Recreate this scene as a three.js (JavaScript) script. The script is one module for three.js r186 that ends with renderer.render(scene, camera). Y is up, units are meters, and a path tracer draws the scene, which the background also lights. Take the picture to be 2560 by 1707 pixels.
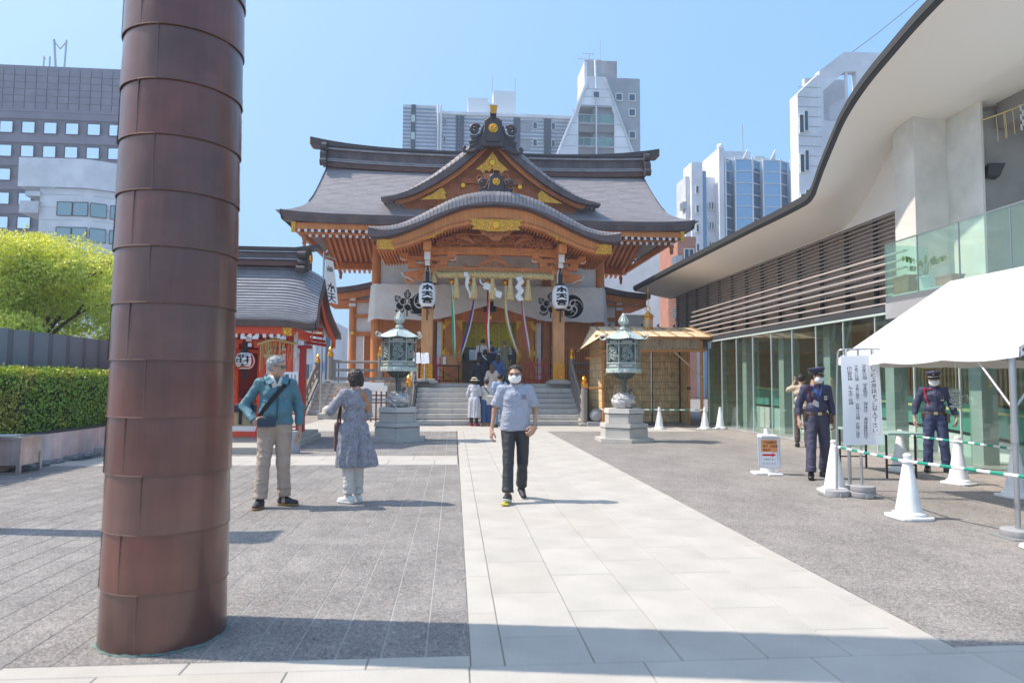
import * as THREE from 'three';
import { mergeGeometries, toCreasedNormals } from 'three/addons/utils/BufferGeometryUtils.js';
import { ImprovedNoise } from 'three/addons/math/ImprovedNoise.js';

// ---------- camera, sky, sun, exposure ----------
const scene = new THREE.Scene();
const R = THREE.MathUtils.degToRad;
const camera = new THREE.PerspectiveCamera(53.13, 1024 / 682, 0.1, 1500);
camera.position.set(0, 1.45, 0);
camera.rotation.set(R(3.462), R(-4.78), 0.0065, 'YXZ');
camera.focus = 13; camera.userData.fStop = 2.0;
camera.updateMatrixWorld();
const SUN = new THREE.Vector3(-0.73, 1.0, -0.115).normalize();
function makeSky() {
  const W = 1024, H = 512, d = new Float32Array(W * H * 4);
  for (let j = 0; j < H; j++) for (let i = 0; i < W; i++) {
    const up = ((j + 0.5) / H - 0.5) * Math.PI, az = ((i + 0.5) / W - 0.5) * 2 * Math.PI;
    const x = Math.cos(az) * Math.cos(up), y = Math.sin(up), z = Math.sin(az) * Math.cos(up);
    const c = x * SUN.x + y * SUN.y + z * SUN.z, ang = Math.acos(Math.min(1, Math.max(-1, c)));
    const h = Math.pow(1 - Math.max(0, y), 2.6), o = (j * W + i) * 4;
    const wide = Math.exp(-ang / 0.42), broad = Math.exp(-ang / 1.1);
    const zen = [0.165, 0.41, 0.83], hor = [0.29, 0.63, 0.93];
    for (let k = 0; k < 3; k++) {
      let v = zen[k] + (hor[k] - zen[k]) * h;
      v += wide * [1.5, 1.4, 1.25][k] + broad * [0.2, 0.17, 0.1][k];
      if (y < 0) v *= 0.75;
      d[o + k] = v;
    }
    d[o + 3] = 1;
  }
  const t = new THREE.DataTexture(d, W, H, THREE.RGBAFormat, THREE.FloatType);
  t.mapping = THREE.EquirectangularReflectionMapping; t.magFilter = THREE.LinearFilter; t.minFilter = THREE.LinearFilter; t.needsUpdate = true;
  return t;
}
scene.background = makeSky();
scene.environment = scene.background;
scene.fog = new THREE.FogExp2(new THREE.Color(0.76, 0.86, 0.98), 0.0013);
const sun = new THREE.DirectionalLight(new THREE.Color(1.0, 0.92, 0.8), 5.0);
sun.name = 'sun_light';
sun.position.copy(SUN).multiplyScalar(60); sun.target.position.set(0, 0, -14); sun.position.add(sun.target.position);
sun.castShadow = true; sun.shadow.mapSize.set(4096, 4096); sun.shadow.radius = 1;
Object.assign(sun.shadow.camera, { left: -40, right: 40, top: 40, bottom: -40, near: 1, far: 160 });
scene.add(sun, sun.target);
const renderer = new THREE.WebGLRenderer({ antialias: true });
renderer.toneMapping = THREE.LinearToneMapping;
renderer.toneMappingExposure = 1.17;
renderer.shadowMap.enabled = true;

// ---------- random numbers, noise, textures ----------
function rng(a) { return () => { a |= 0; a = (a + 0x6d2b79f5) | 0; let t = Math.imul(a ^ (a >>> 15), 1 | a); t = (t + Math.imul(t ^ (t >>> 7), 61 | t)) ^ t; return ((t ^ (t >>> 14)) >>> 0) / 4294967296; }; }
const perlin = new ImprovedNoise(), { clamp, lerp, smoothstep } = THREE.MathUtils;
const n3 = (x, y, z) => perlin.noise(x, y, z);
const hash2 = (x, y, s) => { let h = Math.imul(x, 374761393) ^ Math.imul(y, 668265263) ^ Math.imul(s, 1274126177); h = Math.imul(h ^ (h >>> 13), 1274126177); return ((h ^ (h >>> 16)) >>> 0) / 4294967296; };
function vnoise(u, v, px, py, s) { // tiling value noise, px x py cells per tile
  const x = u * px, y = v * py, ix = Math.floor(x), iy = Math.floor(y), fx = x - ix, fy = y - iy, a = fx * fx * (3 - 2 * fx), b = fy * fy * (3 - 2 * fy), m = (q, p) => ((q % p) + p) % p;
  const h = (i, j) => hash2(m(ix + i, px), m(iy + j, py), s);
  return lerp(lerp(h(0, 0), h(1, 0), a), lerp(h(0, 1), h(1, 1), a), b);
}
function fb(u, v, px, py, s, oct = 4) { let t = 0, a = 0.5, w = 0; for (let i = 0; i < oct; i++) { t += a * vnoise(u, v, px << i, py << i, s + i); w += a; a *= 0.5; } return t / w; }
function tex(w, h, fn) { // fn(u, v, i, j) -> linear grey or [r, g, b]
  const d = new Uint8Array(w * h * 4);
  for (let j = 0; j < h; j++) for (let i = 0; i < w; i++) {
    const q = fn((i + 0.5) / w, (j + 0.5) / h, i, j), o = (j * w + i) * 4;
    for (let k = 0; k < 3; k++) d[o + k] = clamp(typeof q === 'number' ? q : q[k], 0, 1) * 255;
    d[o + 3] = 255;
  }
  const t = new THREE.DataTexture(d, w, h); t.wrapS = t.wrapT = THREE.RepeatWrapping; t.magFilter = THREE.LinearFilter; t.minFilter = THREE.LinearMipmapLinearFilter; t.needsUpdate = true;
  return t;
}
const TX = {
  asphalt: tex(1024, 1024, (u, v, i, j) => { const g = hash2(i, j, 3), g2 = vnoise(u, v, 300, 300, 5), g3 = vnoise(u, v, 150, 150, 6), b = fb(u, v, 5, 5, 9, 4), c = fb(u, v, 40, 40, 19, 3); const sp = g2 > 0.76 ? 0.3 : g2 < 0.3 ? -0.18 : 0, s3 = g3 > 0.76 ? 0.15 : g3 < 0.28 ? -0.1 : 0, w = 0.5 + 0.2 * (g2 - 0.5) + sp * 0.6 + s3 * 0.7 + 0.1 * (g - 0.5) + 0.26 * (b - 0.5) + 0.14 * (c - 0.5); return [w * (1 + 0.06 * (g3 - 0.5)), w, w * (1 - 0.08 * (g3 - 0.5))]; }),
  granite: tex(512, 512, (u, v, i, j) => { const g = hash2(i, j, 33), g2 = vnoise(u, v, 170, 170, 35), b = fb(u, v, 3, 3, 39, 4); return 0.72 + 0.1 * (g2 - 0.5) + 0.1 * (g - 0.5) + 0.16 * (b - 0.5) + (g2 > 0.86 ? -0.12 : 0); }),
  wood: tex(512, 512, (u, v) => { const w = fb(u, v, 40, 2, 51, 3), f = fb(u, v, 120, 4, 57, 2), b = fb(u, v, 3, 3, 61, 3); return 0.68 + 0.24 * (w - 0.5) + 0.1 * (f - 0.5) + 0.22 * (b - 0.5); }),
  blotch: tex(512, 512, (u, v, i, j) => 0.72 + 0.34 * (fb(u, v, 4, 4, 71, 5) - 0.5) + 0.06 * (hash2(i, j, 5) - 0.5)),
  copper: tex(1024, 1024, (u, v, i, j) => { const s = fb(u, v, 22, 2, 81, 4), s2 = fb(u, v, 120, 5, 85, 2), b = fb(u, v, 3, 4, 87, 6), c = fb(u, v, 14, 20, 91, 4), k = 0.62 + 0.24 * (s - 0.5) + 0.07 * (s2 - 0.5) + 0.42 * (b - 0.5) + 0.14 * (c - 0.5), r = fb(u, v, 5, 3, 95, 4); return [k * (1 + 0.35 * (r - 0.4)), k * (0.98 - 0.1 * (r - 0.5)), k * (0.98 - 0.16 * (r - 0.5))]; }),
  reed: tex(512, 512, (u, v, i, j) => { const q = vnoise(u, v, 220, 5, 101), q2 = vnoise(u, v, 90, 9, 104), b = fb(u, v, 5, 5, 109, 3); return 0.6 + 0.5 * (q - 0.5) + 0.3 * (q2 - 0.5) + 0.3 * (b - 0.5); }),
  shingle: tex(512, 512, (u, v) => { const row = Math.floor(v * 8), off = row % 2 ? 0.5 : 0, c = hash2(Math.floor((u * 3 + off) % 3), row, 4), b = fb(u, v, 6, 6, 121, 4); return 0.66 + 0.16 * (c - 0.5) + 0.34 * (b - 0.5); }),
  cloth: tex(256, 256, (u, v, i, j) => 0.8 + 0.05 * ((i + j) % 2) + 0.12 * (fb(u, v, 5, 5, 131, 4) - 0.5)),
  wrinkle: tex(512, 512, (u, v) => { const a = fb(u, v, 5, 4, 301, 3), w = 1 - Math.abs(fb((u + 0.08 * a) % 1, (v + 0.1 * a) % 1, 5, 9, 311, 2) - 0.5) * 5, x = 1 - Math.abs(fb((u + 0.1 * a) % 1, v, 9, 5, 321, 2) - 0.5) * 6; return clamp(0.35 + 0.4 * Math.max(0, w) + 0.2 * Math.max(0, x), 0, 1); }),
  gold: tex(256, 256, (u, v) => { const a = Math.abs(fb(u, v, 10, 10, 141, 2) - 0.5) * 6, b = Math.abs(fb(u, v, 16, 16, 147, 2) - 0.5) * 6; return clamp(Math.min(a, b) * 0.6 + 0.3, 0, 1); }),
};
// m(colour, roughness, {tex, tile: metres per repeat, bump, metal, ...}); colours are linear base colours
function m(c, rough = 0.8, o = {}) {
  const col = new THREE.Color(), { t, tile = 1, tileY, bump, metal = 0, mean = 0.7, phys, bumpT, bumpTile, ...rest } = o;
  if (Array.isArray(c)) col.setRGB(...c); else col.set(c);
  const a = { roughness: rough, metalness: metal, ...rest };
  if (t) { const q = TX[t].clone(); q.repeat.set(1 / tile, 1 / (tileY ?? tile)); q.needsUpdate = true; a.map = q; col.multiplyScalar(1 / (t === 'asphalt' ? 0.5 : mean)); if (bump) { a.bumpMap = q; a.bumpScale = bump; } }
  if (bumpT) { const q = TX[bumpT].clone(); q.repeat.set(1 / (bumpTile ?? tile), 1 / (bumpTile ?? tile)); q.needsUpdate = true; a.bumpMap = q; a.bumpScale = bump; }
  a.color = col;
  return phys ? new THREE.MeshPhysicalMaterial(a) : new THREE.MeshStandardMaterial(a);
}
const shade = (c, k) => c.map((x) => x * k);

// ---------- objects ----------
const taken = {};
function numbered(n) { const k = taken[n] = (taken[n] ?? -1) + 1; return k ? n + '_' + String(k).padStart(3, '0') : n; }
function tag(o, label, category, group, kind) { if (label) o.userData.label = label; if (category) o.userData.category = category; if (group) o.userData.group = group; if (kind) o.userData.kind = kind; return o; }
// a thing stands at pos; with world = true its parts' geometry is given in world axes and shifted
function thing(name, label, category, pos = [0, 0, 0], group, world) { const o = new THREE.Group(); o.name = numbered(name); o.position.set(...pos); tag(o, label, category, group, 'thing'); if (world) o.off = new THREE.Vector3(...pos).negate(); scene.add(o); return o; }
function part(name, geo, mat, parent, label) { const o = new THREE.Mesh(Array.isArray(geo) ? mg(geo) : geo, mat); o.name = parent === scene ? numbered(name) : name; if (parent.off) o.position.copy(parent.off); o.castShadow = o.receiveShadow = true; parent.add(o); if (label) o.userData.label = label; return o; }
const struct = (name, geo, mat) => tag(part(name, geo, mat, scene), null, null, null, 'structure');
function single(name, label, category, geo, mat, group) { const g = Array.isArray(geo) ? mg(geo) : geo; g.computeBoundingBox(); const b = g.boundingBox, c = b.getCenter(new THREE.Vector3()); c.y = b.min.y; g.translate(-c.x, -c.y, -c.z); const o = part(name, g, mat, scene); o.position.copy(c); return tag(o, label, category, group, 'thing'); }
function dup(root, pos, turn, label, group) { const r = root.clone(); r.name = numbered(root.name.replace(/_\d{3}$/, '')); if (pos) r.position.set(...pos); if (turn !== undefined) r.rotation.y = turn; if (label) r.userData.label = label; if (group) r.userData.group = group; scene.add(r); return r; }
function mg(list) {
  const out = list.flat(Infinity).filter(Boolean).map((g) => { const q = g.index ? g.toNonIndexed() : g; if (!q.attributes.normal) q.computeVertexNormals(); if (!q.attributes.uv) uvBox(q); for (const k of Object.keys(q.attributes)) if (!['position', 'normal', 'uv'].includes(k)) q.deleteAttribute(k); q.morphAttributes = {}; return q; });
  return out.length === 1 ? out[0] : mergeGeometries(out);
}
function uvBox(g) { // uv in metres from the face normal
  if (g.index) { const q = g.toNonIndexed(); g.index = null; for (const k of Object.keys(q.attributes)) g.setAttribute(k, q.attributes[k]); }
  if (!g.attributes.normal) g.computeVertexNormals();
  const p = g.attributes.position, uv = new Float32Array(p.count * 2), a = new THREE.Vector3(), b = new THREE.Vector3(), c = new THREE.Vector3();
  for (let i = 0; i < p.count; i += 3) {
    a.fromBufferAttribute(p, i); b.fromBufferAttribute(p, i + 1).sub(a); c.fromBufferAttribute(p, i + 2).sub(a); b.cross(c);
    const x = Math.abs(b.x), y = Math.abs(b.y), z = Math.abs(b.z);
    for (let k = i; k < i + 3; k++) { a.fromBufferAttribute(p, k); const q = x > y && x > z ? [a.z, a.y] : y > z ? [a.x, a.z] : [a.x, a.y]; uv[k * 2] = q[0]; uv[k * 2 + 1] = q[1]; }
  }
  g.setAttribute('uv', new THREE.BufferAttribute(uv, 2)); return g;
}
function swapUV(g) { const u = g.attributes.uv; for (let i = 0; i < u.count; i++) u.setXY(i, u.getY(i), u.getX(i)); return g; }
// box centred at x, z and standing on y (bottom), w x h x d
function B(w, h, d, x = 0, y = 0, z = 0, ry = 0) { const g = new THREE.BoxGeometry(w, h, d); if (ry) g.rotateY(ry); g.translate(x, y + h / 2, z); return uvBox(g); }
const BX = (x0, x1, y0, y1, z0, z1) => B(Math.abs(x1 - x0), y1 - y0, Math.abs(z1 - z0), (x0 + x1) / 2, y0, (z0 + z1) / 2);
// box with its upper edges chamfered
function slab(w, h, d, x, y, z, b = 0.006, ry = 0) {
  const X = w / 2, Z = d / 2, x2 = X - b, z2 = Z - b, y0 = 0, y1 = h - b, y2 = h, v = [], q = (a, b2, c, e) => v.push(...a, ...b2, ...c, ...a, ...c, ...e);
  const r0 = [[-X, y0, -Z], [-X, y0, Z], [X, y0, Z], [X, y0, -Z]], r1 = r0.map((p) => [p[0], y1, p[2]]), r2 = [[-x2, y2, -z2], [-x2, y2, z2], [x2, y2, z2], [x2, y2, -z2]];
  for (let i = 0; i < 4; i++) { const k = (i + 1) % 4; q(r0[i], r0[k], r1[k], r1[i]); q(r1[i], r1[k], r2[k], r2[i]); }
  q(r2[0], r2[1], r2[2], r2[3]);
  const g = new THREE.BufferGeometry(); g.setAttribute('position', new THREE.BufferAttribute(new Float32Array(v), 3)); if (ry) g.rotateY(ry); g.translate(x, y, z); g.computeVertexNormals(); return uvBox(g);
}
// bar from a to b with section w (sideways) x h
function bar(a, b, w, h = w, roll = 0) {
  const A = new THREE.Vector3(...a), D = new THREE.Vector3(...b).sub(A), L = D.length(), g = new THREE.BoxGeometry(w, h, L); if (roll) g.rotateZ(roll); uvBox(g);
  const up = Math.abs(D.y) / L > 0.999 ? new THREE.Vector3(0, 0, 1) : new THREE.Vector3(0, 1, 0), M = new THREE.Matrix4().lookAt(new THREE.Vector3(), D, up); g.applyMatrix4(M); g.translate(A.x + D.x / 2, A.y + D.y / 2, A.z + D.z / 2); return g;
}
function rod(a, b, r, r2 = r, seg = 10) { const A = new THREE.Vector3(...a), D = new THREE.Vector3(...b).sub(A), L = D.length(), g = new THREE.CylinderGeometry(r2, r, L, seg); g.translate(0, L / 2, 0); g.applyQuaternion(new THREE.Quaternion().setFromUnitVectors(new THREE.Vector3(0, 1, 0), D.normalize())); g.translate(...a); const u = g.attributes.uv; for (let i = 0; i < u.count; i++) u.setXY(i, u.getX(i) * 6.28 * r, u.getY(i) * L); return g.toNonIndexed(); }
function tube(pts, r, seg = 24, rs = 6, closed = false) { const c = new THREE.CatmullRomCurve3(pts.map((p) => new THREE.Vector3(...p)), closed, 'catmullrom', 0.5); return new THREE.TubeGeometry(c, seg, r, rs, closed).toNonIndexed(); }
const sph = (r, x, y, z, sy = 1, ws = 14, hs = 10) => { const g = new THREE.SphereGeometry(r, ws, hs); g.scale(1, sy, 1); g.translate(x, y, z); return g.toNonIndexed(); };
function lathe(pts, seg = 24, x = 0, y = 0, z = 0) { let g = new THREE.LatheGeometry(pts.map((p) => new THREE.Vector2(p[0], p[1])), seg); g = toCreasedNormals(g.toNonIndexed(), 0.6); g.translate(x, y, z); return uvBox(g); }
const poly = (pts, holes = []) => { const s = new THREE.Shape(pts.map((p) => new THREE.Vector2(p[0], p[1]))); holes.forEach((h) => s.holes.push(new THREE.Path(h.map((p) => new THREE.Vector2(p[0], p[1]))))); return s; };
// outline in x, y pushed from z back to z + depth (towards +z), optional bevel
function ext(shape, depth, z = 0, bevel = 0) { const g = new THREE.ExtrudeGeometry(Array.isArray(shape) ? poly(shape) : shape, { depth: depth - 2 * bevel, bevelEnabled: bevel > 0, bevelSize: bevel, bevelThickness: bevel, bevelOffset: -bevel, bevelSegments: 1, steps: 1, curveSegments: 10 }); g.translate(0, 0, z + bevel); g.computeVertexNormals(); return uvBox(g); }
// strip surface f(u, v) -> [x, y, z], n x k cells; smooth normals; uv in metres by arc length
function sheet(f, n, k, uvf) {
  const p = [], uv = [], idx = [];
  for (let j = 0; j <= k; j++) for (let i = 0; i <= n; i++) { const q = f(i / n, j / k); p.push(...q); uv.push(...(uvf ? uvf(i / n, j / k, q) : [q[0], q[1]])); }
  for (let j = 0; j < k; j++) for (let i = 0; i < n; i++) { const a = j * (n + 1) + i, b = a + 1, c = a + n + 1, d = c + 1; idx.push(a, b, d, a, d, c); }
  const g = new THREE.BufferGeometry(); g.setAttribute('position', new THREE.Float32BufferAttribute(p, 3)); g.setAttribute('uv', new THREE.Float32BufferAttribute(uv, 2)); g.setIndex(idx); g.computeVertexNormals(); return g.toNonIndexed();
}
// smooth polyline through [x, y] points: returns function x -> y (monotone cubic-ish by Catmull-Rom in x)
function curve(pts) { return (x) => { let i = 0; while (i < pts.length - 2 && x > pts[i + 1][0]) i++; const p1 = pts[i], p2 = pts[i + 1], p0 = pts[i - 1] ?? p1, p3 = pts[i + 2] ?? p2, t = clamp((x - p1[0]) / (p2[0] - p1[0]), 0, 1), h = p2[0] - p1[0]; const m1 = p2 === p0 ? 0 : (p2[1] - p0[1]) / (p2[0] - p0[0]) * h, m2 = p3 === p1 ? 0 : (p3[1] - p1[1]) / (p3[0] - p1[0]) * h; const t2 = t * t, t3 = t2 * t; return (2 * t3 - 3 * t2 + 1) * p1[1] + (t3 - 2 * t2 + t) * m1 + (-2 * t3 + 3 * t2) * p2[1] + (t3 - t2) * m2; }; }
const range = (n) => [...Array(n).keys()];

// ================= ground =================
const MAT = {
  asphalt: m([0.243, 0.217, 0.2], 0.92, { t: 'asphalt', tile: 2.2, bump: 0.004 }),
  paver: [0.95, 1, 1.05, 0.98].map((k) => m(shade([0.24, 0.216, 0.202], k), 0.92, { t: 'asphalt', tile: 2.0, bump: 0.004 })),
  stone: [0.975, 1, 1.02, 0.985].map((k, i) => m([0.455 * k, 0.418 * k * (i === 3 ? 0.985 : 1), 0.374 * k * (i === 3 ? 0.97 : 1)], 0.85, { t: 'granite', tile: 0.9 })),
  stair: [0.93, 1, 1.06, 0.97].map((k) => m([0.5 * k, 0.47 * k, 0.435 * k], 0.85, { t: 'granite', tile: 0.9 })),
  brownpave: m([0.285, 0.245, 0.22], 0.9, { t: 'asphalt', tile: 2.4, bump: 0.003 }),
  joint: m([0.16, 0.155, 0.15], 0.95, { t: 'granite', tile: 0.5 }),
  paleJoint: m([0.5, 0.48, 0.45], 0.95, { t: 'granite', tile: 0.5 }),
};
{
  const flat = (x0, x1, z0, z1, y) => { const g = new THREE.PlaneGeometry(x1 - x0, z1 - z0, 1, 1); g.rotateX(-Math.PI / 2); g.translate((x0 + x1) / 2, y, (z0 + z1) / 2); return uvBox(g); };
  struct('ground', flat(-700, 700, -900, 200, -0.03), MAT.asphalt);
  const rr = rng(5);
  // stone path straight to the stairs
  const path = tag(new THREE.Group(), null, null, null, 'structure'); path.name = 'stone_path'; path.position.set(1.45, 0, -12); scene.add(path);
  const P = { off: new THREE.Vector3(-1.45, 0, 12), add: (o) => path.add(o) };
  part('joint_bed', flat(0.1, 2.79, -20.55, -3.59, -0.008), MAT.joint, P);
  const cols = [[0.1, 0.276], [0.276, 0.745], [0.745, 1.215], [1.215, 1.682], [1.682, 2.15], [2.15, 2.616], [2.616, 2.79]], L = 0.822, gap = 0.005;
  cols.forEach(([a, b], c) => {
    let z = c === 0 || c === 6 ? -4.4 : c % 2 ? -3.98 : -4.4, zs = [-3.59];
    for (; z > -20.5; z -= L) zs.push(z);
    zs.push(-20.55);
    for (let i = 0; i < zs.length - 1; i++) if (zs[i] - zs[i + 1] > 0.04) part('stone', slab(b - a - gap, 0.03, zs[i] - zs[i + 1] - gap, (a + b) / 2, -0.03 + (rr() - 0.5) * 0.0012, (zs[i] + zs[i + 1]) / 2, 0.003), MAT.stone[Math.floor(rr() * 4)], P);
  });
  // pale bands across
  const band = (name, list, bed, pos) => { const g = tag(new THREE.Group(), null, null, null, 'structure'); g.name = name; g.position.set(...pos); scene.add(g); const Q = { off: new THREE.Vector3(...pos).negate(), add: (o) => g.add(o) }; part('joint_bed', bed, MAT.joint, Q); for (const [x0, x1, z0, z1] of list) part('stone', slab(x1 - x0 - gap, 0.03, z1 - z0 - gap, (x0 + x1) / 2, -0.03 + (rr() - 0.5) * 0.001, (z0 + z1) / 2, 0.003), MAT.stone[Math.floor(rr() * 4)], Q); };
  const front = [];
  for (let x = -0.433 - 0.91 * 8; x < 0; x += 0.91) front.push([x, Math.min(x + 0.91, 0.1), -3.735, -3.59]);
  for (let x = 2.79; x < 9; x += 0.91) front.push([x, x + 0.91, -3.68, -3.59]);
  for (let r = 0; r < 4; r++) for (let x = 0.092 - (r % 2 ? 0.455 : 0) - 0.91 * 9; x < 9; x += 0.91) front.push([x, x + 0.91, -3.59 + r * 0.91, -2.68 + r * 0.91]);
  band('stone_threshold', front, flat(-8.2, 9.9, -3.735, 0.1, -0.01), [1.45, 0, -3]);
  const cross = [];
  for (let r = 0; r < 2; r++) for (let x = 0.075 - (r ? 0.42 : 0); x > -6.6; x -= 0.84) cross.push([x - 0.84, Math.min(x, 0.075), -13.69 + r * 0.72, -12.97 + r * 0.72]);
  cross.push([-0.345, 0.075, -12.97, -12.25]);
  band('stone_cross_path', cross, flat(-7.5, 0.075, -13.69, -12.25, -0.01), [-3.3, 0, -13]);
  const apron = [];
  for (let z = -20.55, r = 0; z > -27.3; z -= 0.85, r++) for (let x = -5 - (r % 2) * 0.4; x < (z > -22.6 ? 7.4 : -1.4); x += 0.85) { const x0 = Math.max(-5, x), x1 = Math.min(x + 0.85, z > -22.6 ? 7.45 : -1.35); if (x1 - x0 > 0.1 && !(z < -23.1 && x1 > -1.35)) apron.push([x0, x1, z - 0.85, z]); }
  band('paved_apron', apron, flat(-5, 7.45, -27.4, -20.55, -0.012), [1.45, 0, -22]);
  // dark pavers left of the path: the nearest rows are single pavers, the rest one part
  const pav = tag(new THREE.Group(), null, null, null, 'structure'); pav.name = 'dark_paving'; pav.position.set(-4, 0, -9); scene.add(pav);
  const Q = { off: new THREE.Vector3(4, 0, 9), add: (o) => pav.add(o) }, rest = [[], [], [], []];
  part('joint_bed', mg([flat(-6.9, 0.098, -12.25, -3.737, -0.0034), flat(-7.2, 0.07, -20.55, -13.69, -0.0034)]), MAT.paleJoint, Q);
  let n = 0;
  const lay = (z0, zEnd, x1, x0) => {
    for (let z = z0; z - 0.235 > zEnd - 0.02; z -= 0.2355) for (let x = x1; x > x0; x -= 0.2355) {
      const g = slab(0.2295, 0.03, 0.2345, x - 0.1178, -0.03 + (rr() - 0.5) * 0.0012, z - 0.1178, 0.0015), k = Math.floor(rr() * 4);
      if (n < 290) { part('paver', g, MAT.paver[k], Q); n++; } else rest[k].push(g);
    }
  };
  lay(-3.737, -12.25, 0.098, -6.9); lay(-13.69, -20.55, 0.07, -7.2);
  rest.forEach((list, k) => tag(part('paver_field', list, MAT.paver[k], Q), null, null, null, 'stuff'));
  // asphalt right of the path, brownish strip along the hall
  struct('asphalt_court', flat(2.795, 7.42, -20.55, -3.685, -0.003), MAT.asphalt);
  struct('hall_forecourt', flat(7.42, 12, -29, -3.685, -0.006), MAT.brownpave);
  struct('side_yard', mg([flat(-14, -5, -34, -20.55, -0.016), flat(7.42, 7.46, -22.9, -20.55, -0.016)]), MAT.brownpave);
}

// ================= torii pillar =================
{
  const px = -1.645, pz = -4.16, r0 = 0.326, H = 7.2, step = 0.312, N = 23;
  const o = thing('torii_pillar', 'thick brown copper-clad torii pillar close to the camera', 'pillar', [px, 0, pz]);
  const skin = [[0.135, 0.06, 0.046], [0.122, 0.06, 0.047], [0.138, 0.066, 0.052], [0.132, 0.052, 0.038]].map((c) => m(c, 0.34, { t: 'copper', tile: 1.5, tileY: 1.3, bump: 0.005, mean: 0.62, metal: 0.25, phys: 1, clearcoat: 0.55, clearcoatRoughness: 0.22 }));
  const seam = m([0.15, 0.09, 0.072], 0.6, { t: 'blotch', tile: 0.3, metal: 0.2 }), green = m([0.13, 0.2, 0.18], 0.95, { t: 'blotch', tile: 0.2 });
  for (let i = 0; i < N; i++) { // each course laps over the one below; two sheets each, seams staggered
    const y0 = i * step + (i ? 0 : 0), y1 = y0 + step + 0.012, a0 = R(i % 2 ? 112 : 62) + 0.02 * Math.sin(i * 7);
    for (let k = 0; k < 2; k++) {
      const from = a0 + k * Math.PI, to = from + Math.PI + 0.03;
      const g = sheet((u, v) => { const a = from + (to - from) * u, w = 0.0022 * n3(a * 2.2, v * 1.2 + i * 5.3, k + 3) + 0.0012 * n3(a * 7, v * 3 + i * 3, k) + (u > 0.99 ? 0.004 : 0), r = r0 + 0.0065 * (1 - v) + w - (v > 0.96 ? 0.003 : 0); return [-Math.sin(a) * r * -1, y0 + (y1 - y0) * v, Math.cos(a) * r]; }, 44, 5, (u, v) => [(from + (to - from) * u) * r0 + i * 0.37, (y0 + (y1 - y0) * v) + i * 0.21]);
      part('copper_sheet', g, skin[(i * 2 + k + (i >> 1)) % 4], o);
    }
    if (i) part('lap_seam', new THREE.TorusGeometry(r0 + 0.006, 0.0026, 5, 72).rotateX(Math.PI / 2).translate(0, y0 + 0.001, 0), seam, o);
    const sa = i % 2 ? R(-22) : R(-3);
    part('standing_seam', rod([Math.sin(sa) * (r0 + 0.004), y0 + 0.01, Math.cos(sa) * (r0 + 0.004)], [Math.sin(sa) * (r0 + 0.002), y1 - 0.014, Math.cos(sa) * (r0 + 0.002)], 0.0042, 0.004, 6), skin[1], o);
  }
  part('core', rod([0, 0, 0], [0, H, 0], r0 - 0.01, r0 - 0.01, 40), skin[1], o);
  const ring = sheet((u, v) => { const a = u * Math.PI * 2, w = 0.004 + 0.03 * Math.max(0, n3(Math.cos(a) * 4, Math.sin(a) * 4, 2)); return [Math.sin(a) * (r0 + 0.008 + v * w), 0.014 * (1 - v) * (0.3 + 1.6 * Math.abs(n3(a * 5, 1, 4))) + 0.0025, Math.cos(a) * (r0 + 0.008 + v * w)]; }, 90, 3);
  part('verdigris_rim', ring, green, o);
}

// ================= main shrine hall (x measured from its axis, z in the world) =================
const AX = 1.45;
Object.assign(MAT, {
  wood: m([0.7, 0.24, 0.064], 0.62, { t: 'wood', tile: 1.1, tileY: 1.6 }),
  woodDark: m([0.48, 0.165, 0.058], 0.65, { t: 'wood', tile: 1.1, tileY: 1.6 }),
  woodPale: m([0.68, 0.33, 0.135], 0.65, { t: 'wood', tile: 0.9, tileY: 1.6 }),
  greyWood: m([0.27, 0.24, 0.22], 0.85, { t: 'wood', tile: 0.5, tileY: 1.4 }),
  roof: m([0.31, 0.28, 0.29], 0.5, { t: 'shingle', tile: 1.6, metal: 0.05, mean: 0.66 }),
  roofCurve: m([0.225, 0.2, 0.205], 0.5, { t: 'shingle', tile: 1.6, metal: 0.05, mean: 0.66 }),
  roofEdge: m([0.12, 0.09, 0.088], 0.55, { t: 'copper', tile: 1.2, mean: 0.62 }),
  roofDark: m([0.075, 0.055, 0.055], 0.5, { t: 'blotch', tile: 0.8 }),
  gold: m([1.0, 0.44, 0.055], 0.36, { metal: 0.62, t: 'gold', tile: 0.35, mean: 0.75, bump: 0.004 }),
  goldSmooth: m([1.0, 0.48, 0.06], 0.25, { metal: 0.9 }),
  white: m([0.85, 0.835, 0.815], 0.85, { t: 'blotch', tile: 2.5 }),
  whitePaint: m([0.82, 0.81, 0.79], 0.6),
  dark: m([0.022, 0.02, 0.02], 0.8), black: m([0.012, 0.012, 0.013], 0.6), iron: m([0.03, 0.028, 0.03], 0.5, { metal: 0.4 }),
  carve: m([0.52, 0.18, 0.065], 0.6, { t: 'wood', tile: 0.6 }),
  red: m([0.76, 0.085, 0.026], 0.5, { t: 'blotch', tile: 1.2 }), redDeep: m([0.42, 0.022, 0.016], 0.5),
});
const mir = (pts) => [...pts.map(([x, y]) => [-x, y]).reverse().filter((p) => p[0] < 0), ...pts];
const cGable = curve(mir([[0, 11.9], [0.2, 11.66], [0.53, 11.27], [1.13, 10.72], [1.9, 10.12], [2.66, 9.6], [3.6, 9.1], [4.5, 8.86], [4.9, 8.8]]));
const cGableIn = curve(mir([[0, 11.24], [0.72, 10.57], [1.5, 9.9], [2.36, 9.33], [3.35, 8.84], [4.2, 8.6]]));
const cGableMid = curve(mir([[0, 11.5], [0.3, 11.2], [0.75, 10.76], [1.5, 10.1], [2.62, 9.34], [3.6, 8.9], [4.5, 8.8], [4.9, 8.77]]));
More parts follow.
